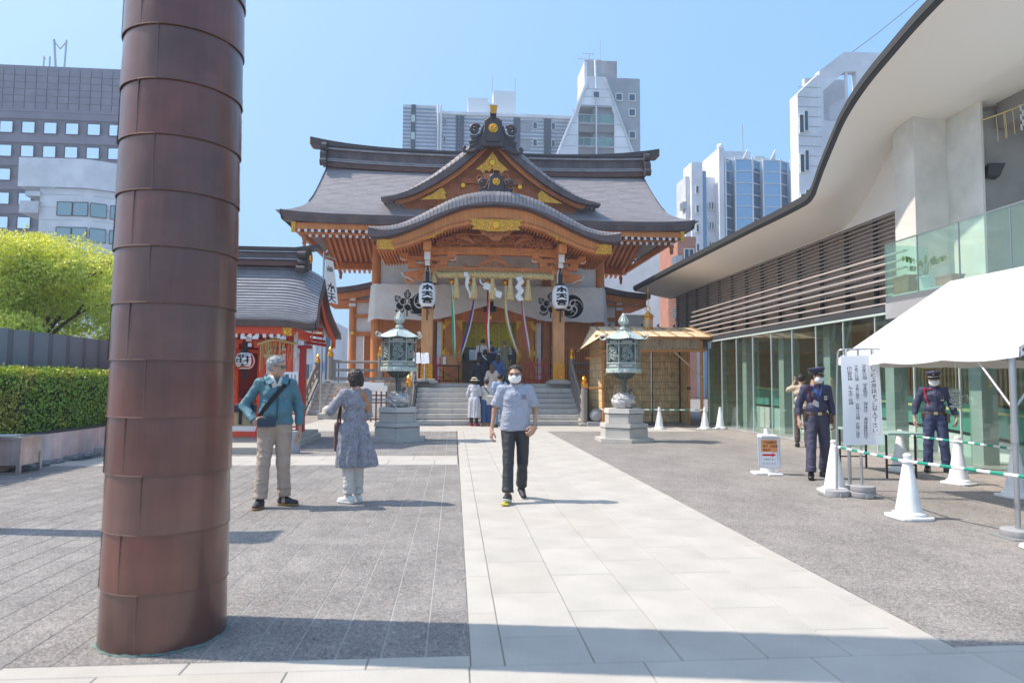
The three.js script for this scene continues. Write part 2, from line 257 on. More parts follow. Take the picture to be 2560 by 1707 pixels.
const cKTop = curve(mir([[0, 8.41], [0.78, 8.34], [1.51, 8.13], [2.18, 7.79], [2.85, 7.42], [3.52, 7.11], [4.18, 6.99], [4.6, 6.98]]));
const cKBand = curve(mir([[0, 8.0], [0.67, 7.95], [1.34, 7.8], [2.01, 7.56], [2.68, 7.25], [3.35, 6.99], [4.0, 6.87], [4.6, 6.96]]));
const cKLow = curve(mir([[0, 7.92], [0.42, 7.9], [1.08, 7.82], [1.64, 7.62], [2.31, 7.31], [2.97, 7.0], [3.67, 6.73], [4.35, 6.63], [4.6, 6.7]]));
const cKBarge = curve(mir([[0, 7.33], [1.04, 7.2], [1.77, 7.01], [2.44, 6.72], [3.08, 6.43], [3.67, 6.26], [4.24, 6.22], [4.5, 6.26]]));
const between = (top, bot, x0, x1, n = 40) => poly([...range(n + 1).map((i) => { const x = x0 + (x1 - x0) * i / n; return [x, bot(x)]; }), ...range(n + 1).map((i) => { const x = x1 + (x0 - x1) * i / n; return [x, top(x)]; })]);
// a swirl of tapering tube, carved-cloud like
function swirl(x, y, z, r, turns, dir, th, a0 = 0) { const pts = range(15).map((i) => { const t = i / 14, a = a0 + dir * t * turns * 6.283, q = r * (1 - 0.8 * t); return [x + Math.cos(a) * q, y + Math.sin(a) * q, z + th * 0.6 * t]; }); return tube(pts, th, 20, 5); }
const hall = thing('shrine_hall', 'large wooden shrine hall with grey-brown copper roofs and curved porch gable', 'shrine hall', [AX, 0, -29]); hall.off = new THREE.Vector3(0, 0, 29);
{
  const RZ0 = -31.6, RZ1 = -27.0, prof = (t) => 8.0 + 3.42 * Math.pow(1 - t, 1.28);
  const hw = (t) => 7.42 + 0.2 * t + 0.72 * Math.pow(t, 7) + 0.16 * smoothstep(t, 0.55, 1);
  const eaveUp = (u, t) => 0.15 * Math.pow(Math.abs(u), 9) * smoothstep(t, 0.6, 1);
  // stepped copper courses on a slope f(u, t)
  const courses = (f, n, k, lip, uvs) => { const list = []; for (let j = 0; j < k; j++) list.push(sheet((u, v) => { const t = (j + v) / k, q = f(u, t); return [q[0], q[1] + lip * v, q[2] + lip * v * 0.5]; }, n, 1, (u, v, q) => [q[0] + (j % 2) * 0.27, j * 0.2 + v * 0.2]), sheet((u, v) => { const q = f(u, (j + 1) / k); return [q[0], q[1] + lip * (1 - v), q[2] + lip * (1 - v) * 0.5]; }, n, 1, (u, v, q) => [q[0], j * 0.2])); return mg(list); };
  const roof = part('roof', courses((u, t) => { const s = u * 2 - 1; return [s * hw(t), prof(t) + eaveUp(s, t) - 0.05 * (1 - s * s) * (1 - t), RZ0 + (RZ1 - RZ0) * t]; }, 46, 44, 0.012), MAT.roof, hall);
  part('rear_slope', sheet((u, t) => { const s = u * 2 - 1; return [s * hw(t), prof(t) + eaveUp(s, t), RZ0 + 0.02 - 4.9 * t]; }, 24, 16), MAT.roof, roof);
  for (const sx of [-1, 1]) { // side hips and gable walls
    part('hip_slope', sheet((u, v) => { const t = 0.62 + 0.38 * v, z = lerp(RZ0 + (RZ1 - RZ0) * t, RZ0 - 4.9 * t, u); return [sx * lerp(hw(0.62), hw(1), Math.pow(v, 1.6)) + sx * 0.02, prof(t) + eaveUp(1, t) - 0.012, z]; }, 12, 8), MAT.roof, roof);
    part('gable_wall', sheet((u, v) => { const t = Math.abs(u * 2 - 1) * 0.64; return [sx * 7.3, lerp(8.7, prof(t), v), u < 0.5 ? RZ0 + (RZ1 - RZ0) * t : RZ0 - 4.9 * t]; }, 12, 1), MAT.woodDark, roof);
    part('verge_trim', sheet((u, v) => { const t = u * 0.64; return [sx * (hw(t) + 0.03 * Math.sin(v * 3.14)), prof(t) + 0.06 - 0.34 * v, RZ0 + (RZ1 - RZ0) * t + 0.02]; }, 16, 3), MAT.roofEdge, roof);
  }
  // thick eave edge in two layers, then fascia and rafters
  const eave = (z, y0, y1, dz, x0, x1) => sheet((u, v) => { const x = lerp(x0, x1, u), s = x / 8.34; return [x * (1 - 0.012 * v), lerp(y0, y1, v) + 0.15 * Math.pow(Math.abs(s), 9), z - dz * v]; }, 60, 2, (u, v, q) => [q[0], q[1]]);
  part('eave_edge', [eave(-26.965, 8.03, 7.86, 0.02, -8.34, 8.34), eave(-26.995, 7.87, 7.66, 0.05, -8.3, 8.3), sheet((u, v) => { const x = lerp(-8.3, 8.3, u); return [x, 7.66 + 0.15 * Math.pow(Math.abs(x / 8.34), 9), -27.03 - 0.5 * v]; }, 40, 1)], MAT.roofEdge, hall);
  for (const sx of [-1, 1]) part('side_eave_edge', sheet((u, v) => [sx * (8.34 - 0.05 * v), lerp(8.17, 7.82, v), lerp(-26.97, -36.6, u)], 8, 2), MAT.roofEdge, hall);
  part('fascia_board', BX(-7.85, 7.85, 7.44, 7.69, -27.22, -27.12), MAT.wood, hall); part('lower_fascia', BX(-7.6, 7.6, 7.28, 7.34, -27.42, -27.3), MAT.wood, hall); part('rear_fascia', BX(-7.85, 7.85, 7.44, 7.69, -36.5, -36.4), MAT.wood, hall);
  for (const sx of [-1, 1]) { part('gold_fascia_end', BX(sx * 7.74, sx * 7.9, 7.3, 7.7, -27.16, -27.05), MAT.gold, hall); part('side_fascia', BX(sx * 7.75, sx * 7.85, 7.44, 7.69, -36.4, -27.2), MAT.wood, hall); }
  const raf = [], tips = [], tips2 = [];
  for (let x = -7.62; x < 7.65; x += 0.262) {
    raf.push(bar([x, 7.37, -27.14], [x, 8.25, -29.2], 0.095, 0.11)); tips.push(BX(x - 0.05, x + 0.05, 7.325, 7.435, -27.135, -27.105));
    if (Math.abs(x) < 7.4) { raf.push(bar([x + 0.131, 7.215, -27.32], [x + 0.131, 7.62, -28.9], 0.095, 0.11)); tips2.push(BX(x + 0.081, x + 0.181, 7.165, 7.275, -27.335, -27.3)); }
    if (Math.abs(x) > 4.4) raf.push(bar([x, 7.3, -36.8], [x, 8.6, -32.6], 0.11, 0.14));
  }
  tag(part('rafter', raf, MAT.wood, hall), null, null, null, 'stuff'); tag(part('white_rafter_tip', [...tips, ...tips2], MAT.whitePaint, hall), null, null, null, 'stuff');
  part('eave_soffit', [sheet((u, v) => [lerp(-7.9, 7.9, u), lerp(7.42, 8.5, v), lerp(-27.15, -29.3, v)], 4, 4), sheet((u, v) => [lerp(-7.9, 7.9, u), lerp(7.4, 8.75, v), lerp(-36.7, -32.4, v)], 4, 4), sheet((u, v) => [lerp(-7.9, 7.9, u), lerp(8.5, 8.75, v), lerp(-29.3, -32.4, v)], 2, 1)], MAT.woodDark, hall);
  part('rear_purlin', BX(-7.4, 7.4, 7.25, 7.55, -35.7, -35.45), MAT.wood, hall);
  for (const sx of [-1, 1]) for (const z of [-27.35, -36]) part('eave_pendant', lathe([[0, 6.78], [0.05, 6.8], [0.085, 6.9], [0.07, 7.02], [0.1, 7.08], [0.1, 7.16], [0.05, 7.2], [0.05, 7.3]], 12, sx * 7.45, 0, z), MAT.woodDark, hall);
  // ridge with its layers
  const rd = (x0, x1, y0, y1, zc, th, sag = 0.16) => ext(poly([...range(25).map((i) => { const x = lerp(x0, x1, i / 24); return [x, y0 + sag * Math.pow(Math.abs(x) / 7.5, 3)]; }), ...range(25).map((i) => { const x = lerp(x1, x0, i / 24); return [x, y1 + sag * Math.pow(Math.abs(x) / 7.5, 3)]; })]), th, zc - th / 2);
  const ridge = part('ridge', [rd(-7.5, 7.5, 11.62, 12.02, RZ0, 0.5), rd(-7.5, 7.5, 12.1, 12.16, RZ0, 0.62)], MAT.roofEdge, hall);
  part('ridge_layer', rd(-7.45, 7.45, 11.2, 11.42, RZ0, 0.78), m([0.14, 0.06, 0.045], 0.5, { t: 'wood', tile: 1 }), ridge);
  part('ridge_layer', [rd(-7.55, 7.55, 11.44, 11.5, RZ0, 0.86), rd(-7.5, 7.5, 11.54, 11.6, RZ0, 0.74), rd(-7.5, 7.5, 12.02, 12.09, RZ0, 0.7)], MAT.roof, ridge);
  part('ridge_cap', ext(poly([...range(33).map((i) => { const x = lerp(-8.12, 8.12, i / 32); return [x, 12.17 + 0.2 * Math.pow(Math.abs(x) / 8.1, 3.2)]; }), ...range(33).map((i) => { const x = lerp(8.16, -8.16, i / 32); return [x, 12.27 + 0.44 * Math.pow(Math.abs(x) / 8.1, 3.6)]; })]), 0.72, RZ0 - 0.36), MAT.roofDark, ridge);
  for (const sx of [-1, 1]) {
    part('gold_ridge_tip', B(0.03, 0.32, 0.7, sx * 8.16, 12.38, RZ0), MAT.gold, ridge);
    part('ridge_end_ornament', [B(0.3, 1.0, 0.95, sx * 7.52, 11.55, RZ0), rod([sx * 7.58, 12.2, RZ0 + 0.55], [sx * 7.36, 12.2, RZ0 + 0.55], 0.19, 0.19, 20), rod([sx * 7.6, 11.84, RZ0 + 0.62], [sx * 7.36, 11.84, RZ0 + 0.62], 0.14, 0.14, 18), rod([sx * 7.62, 11.45, RZ0 + 0.7], [sx * 7.34, 11.45, RZ0 + 0.7], 0.17, 0.17, 18), B(0.26, 0.5, 0.4, sx * 7.5, 11.4, RZ0 + 0.55)], MAT.roofDark, ridge);
  }
  ridge.position.y -= 0.09;
  // triangular dormer gable
  const rise = (s) => Math.sqrt(Math.max(0, 1 - (1 - s) * (1 - s)));
  const gz = -27.45, gab = part('dormer_gable', ext(between(cGable, cGableMid, -4.5, 4.5), 0.5, gz - 0.5), MAT.roofEdge, hall);
  const gl = [], N = 26; // courses run up each slope
  for (const sx of [-1, 1]) for (let j = 0; j < N; j++) { const x0 = sx * 4.5 * Math.pow(j / N, 0.9), x1 = sx * 4.5 * Math.pow((j + 1) / N, 0.9); gl.push(sheet((u, v) => { const x = lerp(x0, x1, u), s = clamp(v / 0.5, 0, 1), k = 1 - 0.95 * Math.abs(x) / 4.5; return [x, cGable(x) + 0.42 * rise(s) * k + 0.03 * u, gz - (v < 0.5 ? v * 0.8 : 0.4 + (v - 0.5) * 7)]; }, 1, 12, (u, v) => [j * 0.21 + u * 0.2, v * 4])); }
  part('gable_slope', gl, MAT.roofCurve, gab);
  const seamOn = (f, n, w, depth, p, nm) => tag(part(nm, [-1, 1].flatMap((sx) => range(n).map((j) => { const x = sx * w * Math.pow((j + 0.5) / n, 0.95), q = f(x); return tube(range(8).map((i) => { const s = i / 7; return [x + sx * 0.12 * s, q[0] + q[1] * rise(s) + 0.014, q[2] - depth * s]; }), 0.0065, 10, 4); })), MAT.roofDark, p), null, null, null, 'stuff');
  seamOn((x) => [cGable(x), 0.42 * (1 - 0.95 * Math.abs(x) / 4.5), gz], 26, 4.4, 0.42, gab, 'gable_seam');
  part('gable_ridge', [B(0.5, 0.35, 4, 0, 12.02, gz - 2.4), B(0.64, 0.06, 4, 0, 12.37, gz - 2.4)], MAT.roofEdge, gab);
  part('bargeboard', ext(between(cGableMid, cGableIn, -3.8, 3.8), 0.16, gz - 0.42), MAT.wood, gab);
  part('bargeboard_lip', ext(between((x) => cGableMid(x) - 0.02, (x) => cGableMid(x) - 0.11, -3.9, 3.9), 0.05, gz - 0.27), MAT.woodDark, gab);
  part('gable_panel', ext(between((x) => cGableIn(x) + 0.1, () => 8.2, -3.6, 3.6), 0.1, gz - 0.9), MAT.carve, gab);
  part('gable_beam', [B(5.4, 0.3, 0.2, 0, 8.75, gz - 0.75), B(0.5, 1.6, 0.22, 0, 9, gz - 0.75), B(2.6, 0.24, 0.2, 0, 9.75, gz - 0.75)], MAT.woodDark, gab);
  // cut gold sheets on the gable
  const goldTri = (pts, z, p, nm = 'gold_fitting') => part(nm, ext(poly(pts), 0.03, z), MAT.gold, p);
  goldTri([[0, 10.98], [0.3, 10.55], [0.68, 10.22], [0.5, 10.2], [0.38, 10.06], [0.25, 10.22], [0.12, 10.12], [0, 10.28], [-0.12, 10.12], [-0.25, 10.22], [-0.38, 10.06], [-0.5, 10.2], [-0.68, 10.22], [-0.3, 10.55]], gz - 0.25, gab);
  part('gold_boss', [lathe([[0, 0.05], [0.11, 0.05], [0.14, 0]], 18).rotateX(Math.PI / 2).translate(0, 10.5, gz - 0.21)], MAT.goldSmooth, gab);
  for (const sx of [-1, 1]) {
    goldTri([[sx * 2.95, 8.88], [sx * 1.86, 8.94], [sx * 1.95, 9.12], [sx * 1.88, 9.2], [sx * 2.05, 9.42], [sx * 2.4, 9.16]].sort(() => 0), gz - 0.25, gab);
    part('gold_boss', lathe([[0, 0.06], [0.09, 0.05], [0.12, 0]], 18).rotateX(Math.PI / 2).translate(sx * 1.19, 9.64, gz - 0.62), MAT.goldSmooth, gab);
  }
  part('gable_pendant', [ext(poly([[-0.42, 10.1], [0.42, 10.1], [0.34, 9.86], [0.15, 9.8], [0, 9.6], [-0.15, 9.8], [-0.34, 9.86]]), 0.14, gz - 0.4, 0.02), ...[-1, 1].flatMap((s) => [swirl(s * 0.5, 9.9, gz - 0.3, 0.2, 1.2, s, 0.04)])], MAT.carve, gab);
  // crested ridge-end tile, shared shape for the gable and the porch
  const oni = (yb, k, z, p) => {
    const Y = (y) => yb + y * k, X = (x) => x * k;
    const o = part('ridge_end_tile', [ext(poly([[X(-0.46), Y(0)], [X(-0.5), Y(0.35)], [X(-0.4), Y(0.75)], [X(-0.38), Y(1.12)], [X(-0.22), Y(1.26)], [X(0.22), Y(1.26)], [X(0.38), Y(1.12)], [X(0.4), Y(0.75)], [X(0.5), Y(0.35)], [X(0.46), Y(0)]]), 0.34, z - 0.34, 0.03), ext(poly([[X(-0.3), Y(0.2)], [X(0.3), Y(0.2)], [X(0.28), Y(1.05)], [X(0.16), Y(1.16)], [X(-0.16), Y(1.16)], [X(-0.28), Y(1.05)]]), 0.06, z + 0.002)], MAT.roofDark, p);
    part('tile_curl', [-1, 1].flatMap((s) => [swirl(X(s * 0.78), Y(0.74), z - 0.12, 0.23 * k, 1.3, -s, 0.085 * k, s > 0 ? 2.6 : 0.54), ext(poly([[X(s * 0.3), Y(-0.02)], [X(s * 1.1), Y(-0.24)], [X(s * 1.0), Y(0.06)], [X(s * 1.04), Y(0.24)], [X(s * 0.9), Y(0.3)], [X(s * 1.0), Y(0.5)], [X(s * 0.72), Y(0.5)], [X(s * 0.56), Y(0.62)], [X(s * 0.46), Y(0.95)], [X(s * 0.34), Y(1.0)]]), 0.16 * k, z - 0.26, 0.02), ...range(3).map((i) => tube([[X(s * (0.48 + 0.02 * i)), Y(0.66 - 0.16 * i), z - 0.12], [X(s * (0.68 + 0.04 * i)), Y(0.4 - 0.15 * i), z - 0.08], [X(s * (0.94 + 0.03 * i)), Y(0.4 - 0.18 * i), z - 0.12]], (0.04 - 0.004 * i) * k, 12, 6)), tube([[X(s * 0.45), Y(0.1), z - 0.12], [X(s * 0.85), Y(-0.2), z - 0.1], [X(s * 1.2), Y(-0.22), z - 0.12], [X(s * 1.26), Y(-0.06), z - 0.12], [X(s * 1.16), Y(-0.03), z - 0.12]], 0.075 * k, 18, 6), B(X(0.5), 0.6 * k, 0.14, X(s * 0.62), Y(-0.12), z - 0.16)]), MAT.roofDark, o);
    part('gold_crest', [rod([0, Y(0.76), z + 0.05], [0, Y(0.76), z + 0.1], 0.215 * k, 0.2 * k, 28)], MAT.goldSmooth, o);
    part('crest_comma', range(3).map((i) => { const a = i * 2.094 + 0.5, pts = range(9).map((q) => { const t = q / 8, b = a + t * 2.3, r = (0.09 + 0.075 * t) * k; return [Math.cos(b) * r, Y(0.76) + Math.sin(b) * r, z + 0.104]; }); return [sph(0.05 * k, Math.cos(a) * 0.09 * k, Y(0.76) + Math.sin(a) * 0.09 * k, z + 0.1), tube(pts, 0.022 * k, 12, 5)]; }), MAT.gold, o);
    part('gold_finial', [ext(poly([[X(-0.12), Y(1.36)], [X(0.12), Y(1.36)], [X(0.17), Y(1.72)], [X(-0.17), Y(1.72)]]), 0.04, z + 0.16)], MAT.gold, o);
    part('finial_pole', [bar([0, Y(1.42), z - 0.3], [0, Y(1.53), z + 0.15], 0.26 * k, 0.32 * k), B(0.24 * k, 0.2 * k, 0.2, 0, Y(1.2), z - 0.1)], MAT.roofDark, o);
  };
  oni(11.06, 0.95, gz + 0.22, gab);
  // curved porch gable
  const kz = -24.45, por = part('porch_gable', ext(between(cKBand, cKLow, -4.6, 4.6, 60), 0.45, kz - 0.45), MAT.roofEdge, hall);
  part('porch_edge_layer', ext(between((x) => cKLow(x) + 0.02, (x) => cKLow(x) - 0.07, -4.5, 4.5, 60), 0.4, kz - 0.5), m([0.13, 0.06, 0.045], 0.5), por);
  const kl = [], K = 34;
  for (const sx of [-1, 1]) for (let j = 0; j < K; j++) { const x0 = sx * 4.6 * j / K, x1 = sx * 4.6 * (j + 1) / K; kl.push(sheet((u, v) => { const x = lerp(x0, x1, u), s = clamp(v / 0.5, 0, 1); return [x, cKBand(x) + (cKTop(x) - cKBand(x) + 0.03) * rise(s) + 0.026 * u + 0.1 * v, kz - (v < 0.5 ? v * 0.7 : 0.35 + (v - 0.5) * 8)]; }, 1, 12, (u, v) => [j * 0.17 + u * 0.16, v * 4])); }
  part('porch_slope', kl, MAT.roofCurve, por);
  seamOn((x) => [cKBand(x), cKTop(x) - cKBand(x) + 0.05, kz], 34, 4.5, 0.38, por, 'porch_seam');
  part('porch_ridge', [ext(poly([[-0.95, 8.2], [-0.62, 8.44], [0.62, 8.44], [0.95, 8.2]]), 3, kz - 3.25), ext(poly([[-0.8, 8.34], [-0.5, 8.55], [0.5, 8.55], [0.8, 8.34]]), 2.8, kz - 3.25), ext(poly([[-0.66, 8.45], [-0.42, 8.64], [0.42, 8.64], [0.66, 8.45]]), 2.6, kz - 3.25)], MAT.roof, por);
  oni(8.36, 0.66, kz - 0.42, por);
  part('porch_bargeboard', ext(between((x) => cKLow(x) - 0.06, cKBarge, -4.32, 4.32, 60), 0.16, kz - 0.36), MAT.wood, por);
  part('bargeboard_bead', [ext(between((x) => cKBarge(x) + 0.16, (x) => cKBarge(x) + 0.12, -4.1, 4.1, 50), 0.03, kz - 0.195), ext(between((x) => cKBarge(x) + 0.02, (x) => cKBarge(x) - 0.05, -4.2, 4.2, 50), 0.14, kz - 0.4)], MAT.woodDark, por);
  goldTri([[-1.05, 7.41], [1.05, 7.41], [0.86, 7.31], [0.93, 7.2], [0.78, 7.14], [0.9, 7.02], [0.45, 7.0], [0.3, 6.96], [-0.3, 6.96], [-0.45, 7.0], [-0.9, 7.02], [-0.78, 7.14], [-0.93, 7.2], [-0.86, 7.31]], kz - 0.17, por);
  part('gold_boss', lathe([[0, 0.05], [0.12, 0.04], [0.15, 0]], 20).rotateX(Math.PI / 2).translate(0, 7.2, kz - 0.13), MAT.goldSmooth, por);
  for (const sx of [-1, 1]) {
    goldTri([[sx * 4.3, 6.6], [sx * 3.7, 6.56], [sx * 3.82, 6.44], [sx * 3.72, 6.36], [sx * 3.66, 6.2], [sx * 4.24, 6.22]], kz - 0.17, por);
    part('gold_fitting', [bar([sx * 2.62, 6.6, kz - 0.17], [sx * 1.92, 6.92, kz - 0.17], 0.03, 0.03), ext(poly([[sx * 2.5, 6.6], [sx * 2.26, 6.82], [sx * 2.02, 6.92], [sx * 2.28, 6.72]]), 0.03, kz - 0.18), sph(0.09, sx * 2.26, 6.76, kz - 0.17)], MAT.gold, por);
  }
  // pendant and carved panel beneath
  part('porch_pendant', [ext(poly([[-0.62, 7.06], [0.62, 7.06], [0.5, 6.86], [0.3, 6.84], [0.16, 6.68], [0, 6.66], [-0.16, 6.68], [-0.3, 6.84], [-0.5, 6.86]]), 0.14, kz - 0.42, 0.03), ...[-1, 1].flatMap((s) => [swirl(s * 0.33, 6.93, kz - 0.26, 0.13, 1.2, s, 0.03), swirl(s * 0.1, 6.85, kz - 0.26, 0.1, 1.2, s, 0.03)])], MAT.carve, por);
  {
    const r = rng(77), list = [], top = (x) => cKBarge(x * 1.05) - 0.03;
    for (let i = 0; i < 130; i++) { const x = (r() * 2 - 1) * 2.35, y0 = 6.66, y1 = top(x) - 0.04; if (y1 - y0 < 0.08) continue; const y = lerp(y0, y1, r()), q = 0.06 + r() * 0.1; list.push(swirl(x, y, -25.72 + r() * 0.1, q, 0.8 + r() * 0.8, r() > 0.5 ? 1 : -1, 0.018 + r() * 0.022, r() * 6)); }
    for (const s of [-1, 1]) for (let i = 0; i < 9; i++) list.push(tube([[s * (0.75 + i * 0.03), 6.72 + i * 0.01, -25.62], [s * (0.95 + i * 0.07), 6.9 + i * 0.015, -25.54], [s * (1.2 - i * 0.09), 7.13 - i * 0.01, -25.6]], 0.03, 10, 5));
    part('carved_panel', list, MAT.carve, por);
    part('carving_ground', ext(between(top, () => 6.55, -2.5, 2.5), 0.08, -25.95), MAT.woodDark, por);
  }
  tag(part('porch_soffit_slat', range(75).map((i) => { const x = -4.3 + i * 0.1162; return bar([x, cKBarge(x) + 0.1, kz - 0.35], [x, cKBarge(x) + 0.02, kz - 3.6], 0.05, 0.09); }), MAT.wood, por), null, null, null, 'stuff');
  part('porch_soffit', sheet((u, v) => { const x = lerp(-4.35, 4.35, u); return [x, cKBarge(x) + 0.15 - 0.08 * v, kz - 0.3 - 3.4 * v]; }, 50, 2), MAT.woodDark, por);
  // porch posts, beams, brackets
  for (const sx of [-1, 1]) {
    const po = part('porch_post', slab(0.42, 4.1, 0.42, sx * 2.51, 1.5, -26, 0.03), MAT.woodPale, hall);
    part('stone_base', [slab(0.86, 0.1, 0.86, sx * 2.51, 1.42, -26, 0.02), slab(0.66, 0.06, 0.66, sx * 2.51, 1.52, -26, 0.02)], MAT.stone[0], po);
    part('gold_shoe', [B(0.45, 0.42, 0.45, sx * 2.51, 1.58, -26), ...range(7).map((i) => B(0.03, 0.4, 0.02, sx * 2.51 - 0.18 + i * 0.06, 1.58, -25.77)), ext(poly([[-0.225, 0], [0.225, 0], [0.225, 0.1], [0.1, 0.2], [0, 0.3], [-0.1, 0.2], [-0.225, 0.1]]).clone(), 0.03, 0).translate(sx * 2.51, 2.0, -25.79)], MAT.gold, po);
    part('gold_beam_cap', B(0.24, 0.36, 0.05, sx * 2.51, 6.28, -24.95), MAT.gold, hall);
    part('bracket', [B(0.3, 0.3, 1.2, sx * 2.51, 6.3, -25.5), B(0.62, 0.2, 0.6, sx * 2.51, 5.56, -26), B(1.5, 0.16, 0.24, sx * 2.51, 5.78, -26), B(2.1, 0.16, 0.22, sx * 2.51, 6.06, -26), ...[-0.6, 0, 0.6].map((q) => B(0.3, 0.16, 0.34, sx * 2.51 + q, 5.92, -26)), ...[-0.9, 0, 0.9].map((q) => B(0.3, 0.14, 0.34, sx * 2.51 + q, 6.2, -26)), B(0.2, 0.18, 1.0, sx * 2.51, 5.8, -25.9), ...range(3).map((i) => swirl(sx * (2.95 + i * 0.14), 5.5 - 0.07 * i, -26, 0.16, 1, sx, 0.05)), ext(poly([[sx * 2.7, 5.75], [sx * 3.45, 5.6], [sx * 3.3, 5.4], [sx * 2.72, 5.3]]), 0.12, -26.06, 0.02)], MAT.wood, hall);
    part('white_bracket_tip', [B(0.18, 0.2, 0.03, sx * 2.51, 5.79, -25.38), B(0.22, 0.3, 0.03, sx * 2.51, 5.98, -25.2), B(0.16, 0.14, 0.03, sx * 2.51, 5.62, -25.6), B(0.2, 0.5, 0.05, sx * 2.51, 5.16, -25.7), ...[-1, 1].map((q) => tube([[sx * 2.51 + q * 1.06, 6.2, -25.88], [sx * 2.51 + q * 1.02, 6.12, -25.86], [sx * 2.51 + q * 0.92, 6.08, -25.86], [sx * 2.51 + q * 0.85, 6.09, -25.86]], 0.022, 8, 5)), ...[-1].map((q) => tube([[sx * 3.5, 5.6, -25.9], [sx * 3.42, 5.46, -25.9], [sx * 3.22, 5.38, -25.9], [sx * 3.05, 5.28, -25.9]], 0.02, 10, 5))], MAT.whitePaint, hall);
  }
  part('rainbow_beam', [ext(between((x) => 6.64 - 0.03 * x * x * 0.2, (x) => 6.33 - 0.07 * Math.pow(Math.abs(x) / 2.4, 4), -2.4, 2.4), 0.3, -26.1, 0.03), ...[-1, 1].flatMap((s) => [swirl(s * 1.85, 6.46, -25.79, 0.1, 1.3, s, 0.014), tube([[s * 1.7, 6.5, -25.79], [s * 1.4, 6.42, -25.79], [s * 1.1, 6.42, -25.79]], 0.012, 10, 4)])], MAT.wood, hall);
  part('tie_beam', [B(5.0, 0.26, 0.3, 0, 5.58, -26), B(5.2, 0.1, 0.34, 0, 5.5, -26)], MAT.wood, hall);
  part('frog_leg_strut', [ext(poly([[-1.05, 5.86], [-0.7, 5.9], [-0.4, 6.12], [-0.25, 6.24], [0.25, 6.24], [0.4, 6.12], [0.7, 5.9], [1.05, 5.86], [0.6, 5.86], [0.3, 5.98], [0, 6.05], [-0.3, 5.98], [-0.6, 5.86]]), 0.12, -25.96, 0.02), ...range(7).map((i) => swirl(-0.36 + i * 0.12, 5.94, -25.92, 0.06, 1.1, i % 2 ? 1 : -1, 0.018)), ...[-1, 1].map((s) => swirl(s * 1.1, 5.92, -25.9, 0.08, 1.2, s, 0.025)), B(0.5, 0.12, 0.3, 0, 6.24, -26)], MAT.carve, hall);
  // walls of the hall: columns, white panels, lattice screens
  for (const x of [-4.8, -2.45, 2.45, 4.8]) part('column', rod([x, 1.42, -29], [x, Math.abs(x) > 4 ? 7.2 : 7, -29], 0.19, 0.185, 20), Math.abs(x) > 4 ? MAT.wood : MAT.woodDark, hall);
  part('white_panel', [BX(-4.62, -2.6, 5.5, 7.1, -29.1, -29.02), BX(2.6, 4.62, 5.5, 7.1, -29.1, -29.02), BX(-2.3, 2.3, 5.4, 7.1, -29.1, -29.02)], MAT.white, hall);
  part('wall_beam', [BX(-4.65, 4.65, 5.3, 5.5, -29.14, -28.92), BX(-4.65, -2.5, 4.35, 4.6, -29.1, -28.95), BX(2.5, 4.65, 4.35, 4.6, -29.1, -28.95), BX(-2.4, 2.4, 4.0, 5.3, -29.08, -28.98), BX(-2.4, 2.4, 4.38, 4.5, -29.0, -28.9), BX(-2.4, 2.4, 4.0, 4.12, -29.0, -28.88), BX(-4.65, 4.65, 1.42, 1.56, -29.1, -28.9)], MAT.wood, hall);
  part('curtain_rail', BX(-4.85, 4.85, 5.36, 5.44, -28.62, -28.5), MAT.redDeep, hall);
  for (const sx of [-1, 1]) {
    const L = []; for (let i = 0; i <= 20; i++) L.push(B(0.042, 1.32, 0.05, sx * (2.72 + i * 0.093), 3.0, -28.97)); for (let j = 0; j <= 13; j++) L.push(B(1.95, 0.042, 0.045, sx * 3.65, 3.02 + j * 0.1, -28.965));
    for (let i = 0; i <= 16; i++) L.push(B(0.06, 1.3, 0.06, sx * (2.74 + i * 0.115), 1.56, -28.97)); L.push(B(2.0, 0.12, 0.1, sx * 3.65, 2.88, -28.96), B(2.0, 0.06, 0.07, sx * 3.65, 2.25, -28.96));
    tag(part('lattice_bar', L, MAT.wood, hall), null, null, null, 'stuff');
    part('lattice_backing', B(2.0, 2.95, 0.06, sx * 3.65, 1.5, -29.06), MAT.woodDark, hall);
    part('white_jamb', B(0.2, 2.9, 0.1, sx * 2.12, 1.5, -29.0), MAT.white, hall);
    // door leaves swung open, with gold corner plates
    const d = part('door', slab(0.78, 2.55, 0.09, sx * 1.52, 1.55, -28.95, 0.01), MAT.wood, hall), zf = -28.895, x0 = 1.15 * sx, x1 = 1.9 * sx;
    part('door_frame', [B(0.07, 2.6, 0.14, sx * 1.98, 1.52, -28.95)], MAT.gold, d);
    for (const [a, b] of [[x0, 1], [x1, -1]]) { const s = sx * b; goldTri([[a, 4.06], [a + s * 0.26, 4.06], [a + s * 0.16, 3.86], [a + s * 0.05, 3.7], [a, 3.62]], zf, d, 'gold_corner_plate'); goldTri([[a, 3.0], [a + s * 0.12, 2.86], [a + s * 0.27, 2.62], [a + s * 0.12, 2.36], [a, 2.22]], zf, d, 'gold_corner_plate'); goldTri([[a, 1.95], [a + s * 0.12, 1.82], [a + s * 0.22, 1.58], [a, 1.58]], zf, d, 'gold_corner_plate'); }
    for (const y of [2.1, 2.6, 3.7]) part('gold_hinge', B(0.09, 0.2, 0.03, sx * 1.95, y, -28.9), MAT.goldSmooth, d);
  }
  // sanctum seen through the doorway
  part('inner_room', [BX(-3, 3, 1.38, 1.46, -34, -29), BX(-3, 3, 4.4, 4.5, -34, -29.1), BX(-3.1, -3, 1.4, 4.5, -34, -29.1), BX(3, 3.1, 1.4, 4.5, -34, -29.1), BX(-3.1, 3.1, 1.4, 4.5, -34.1, -34)], m([0.2, 0.12, 0.07], 0.8), hall);
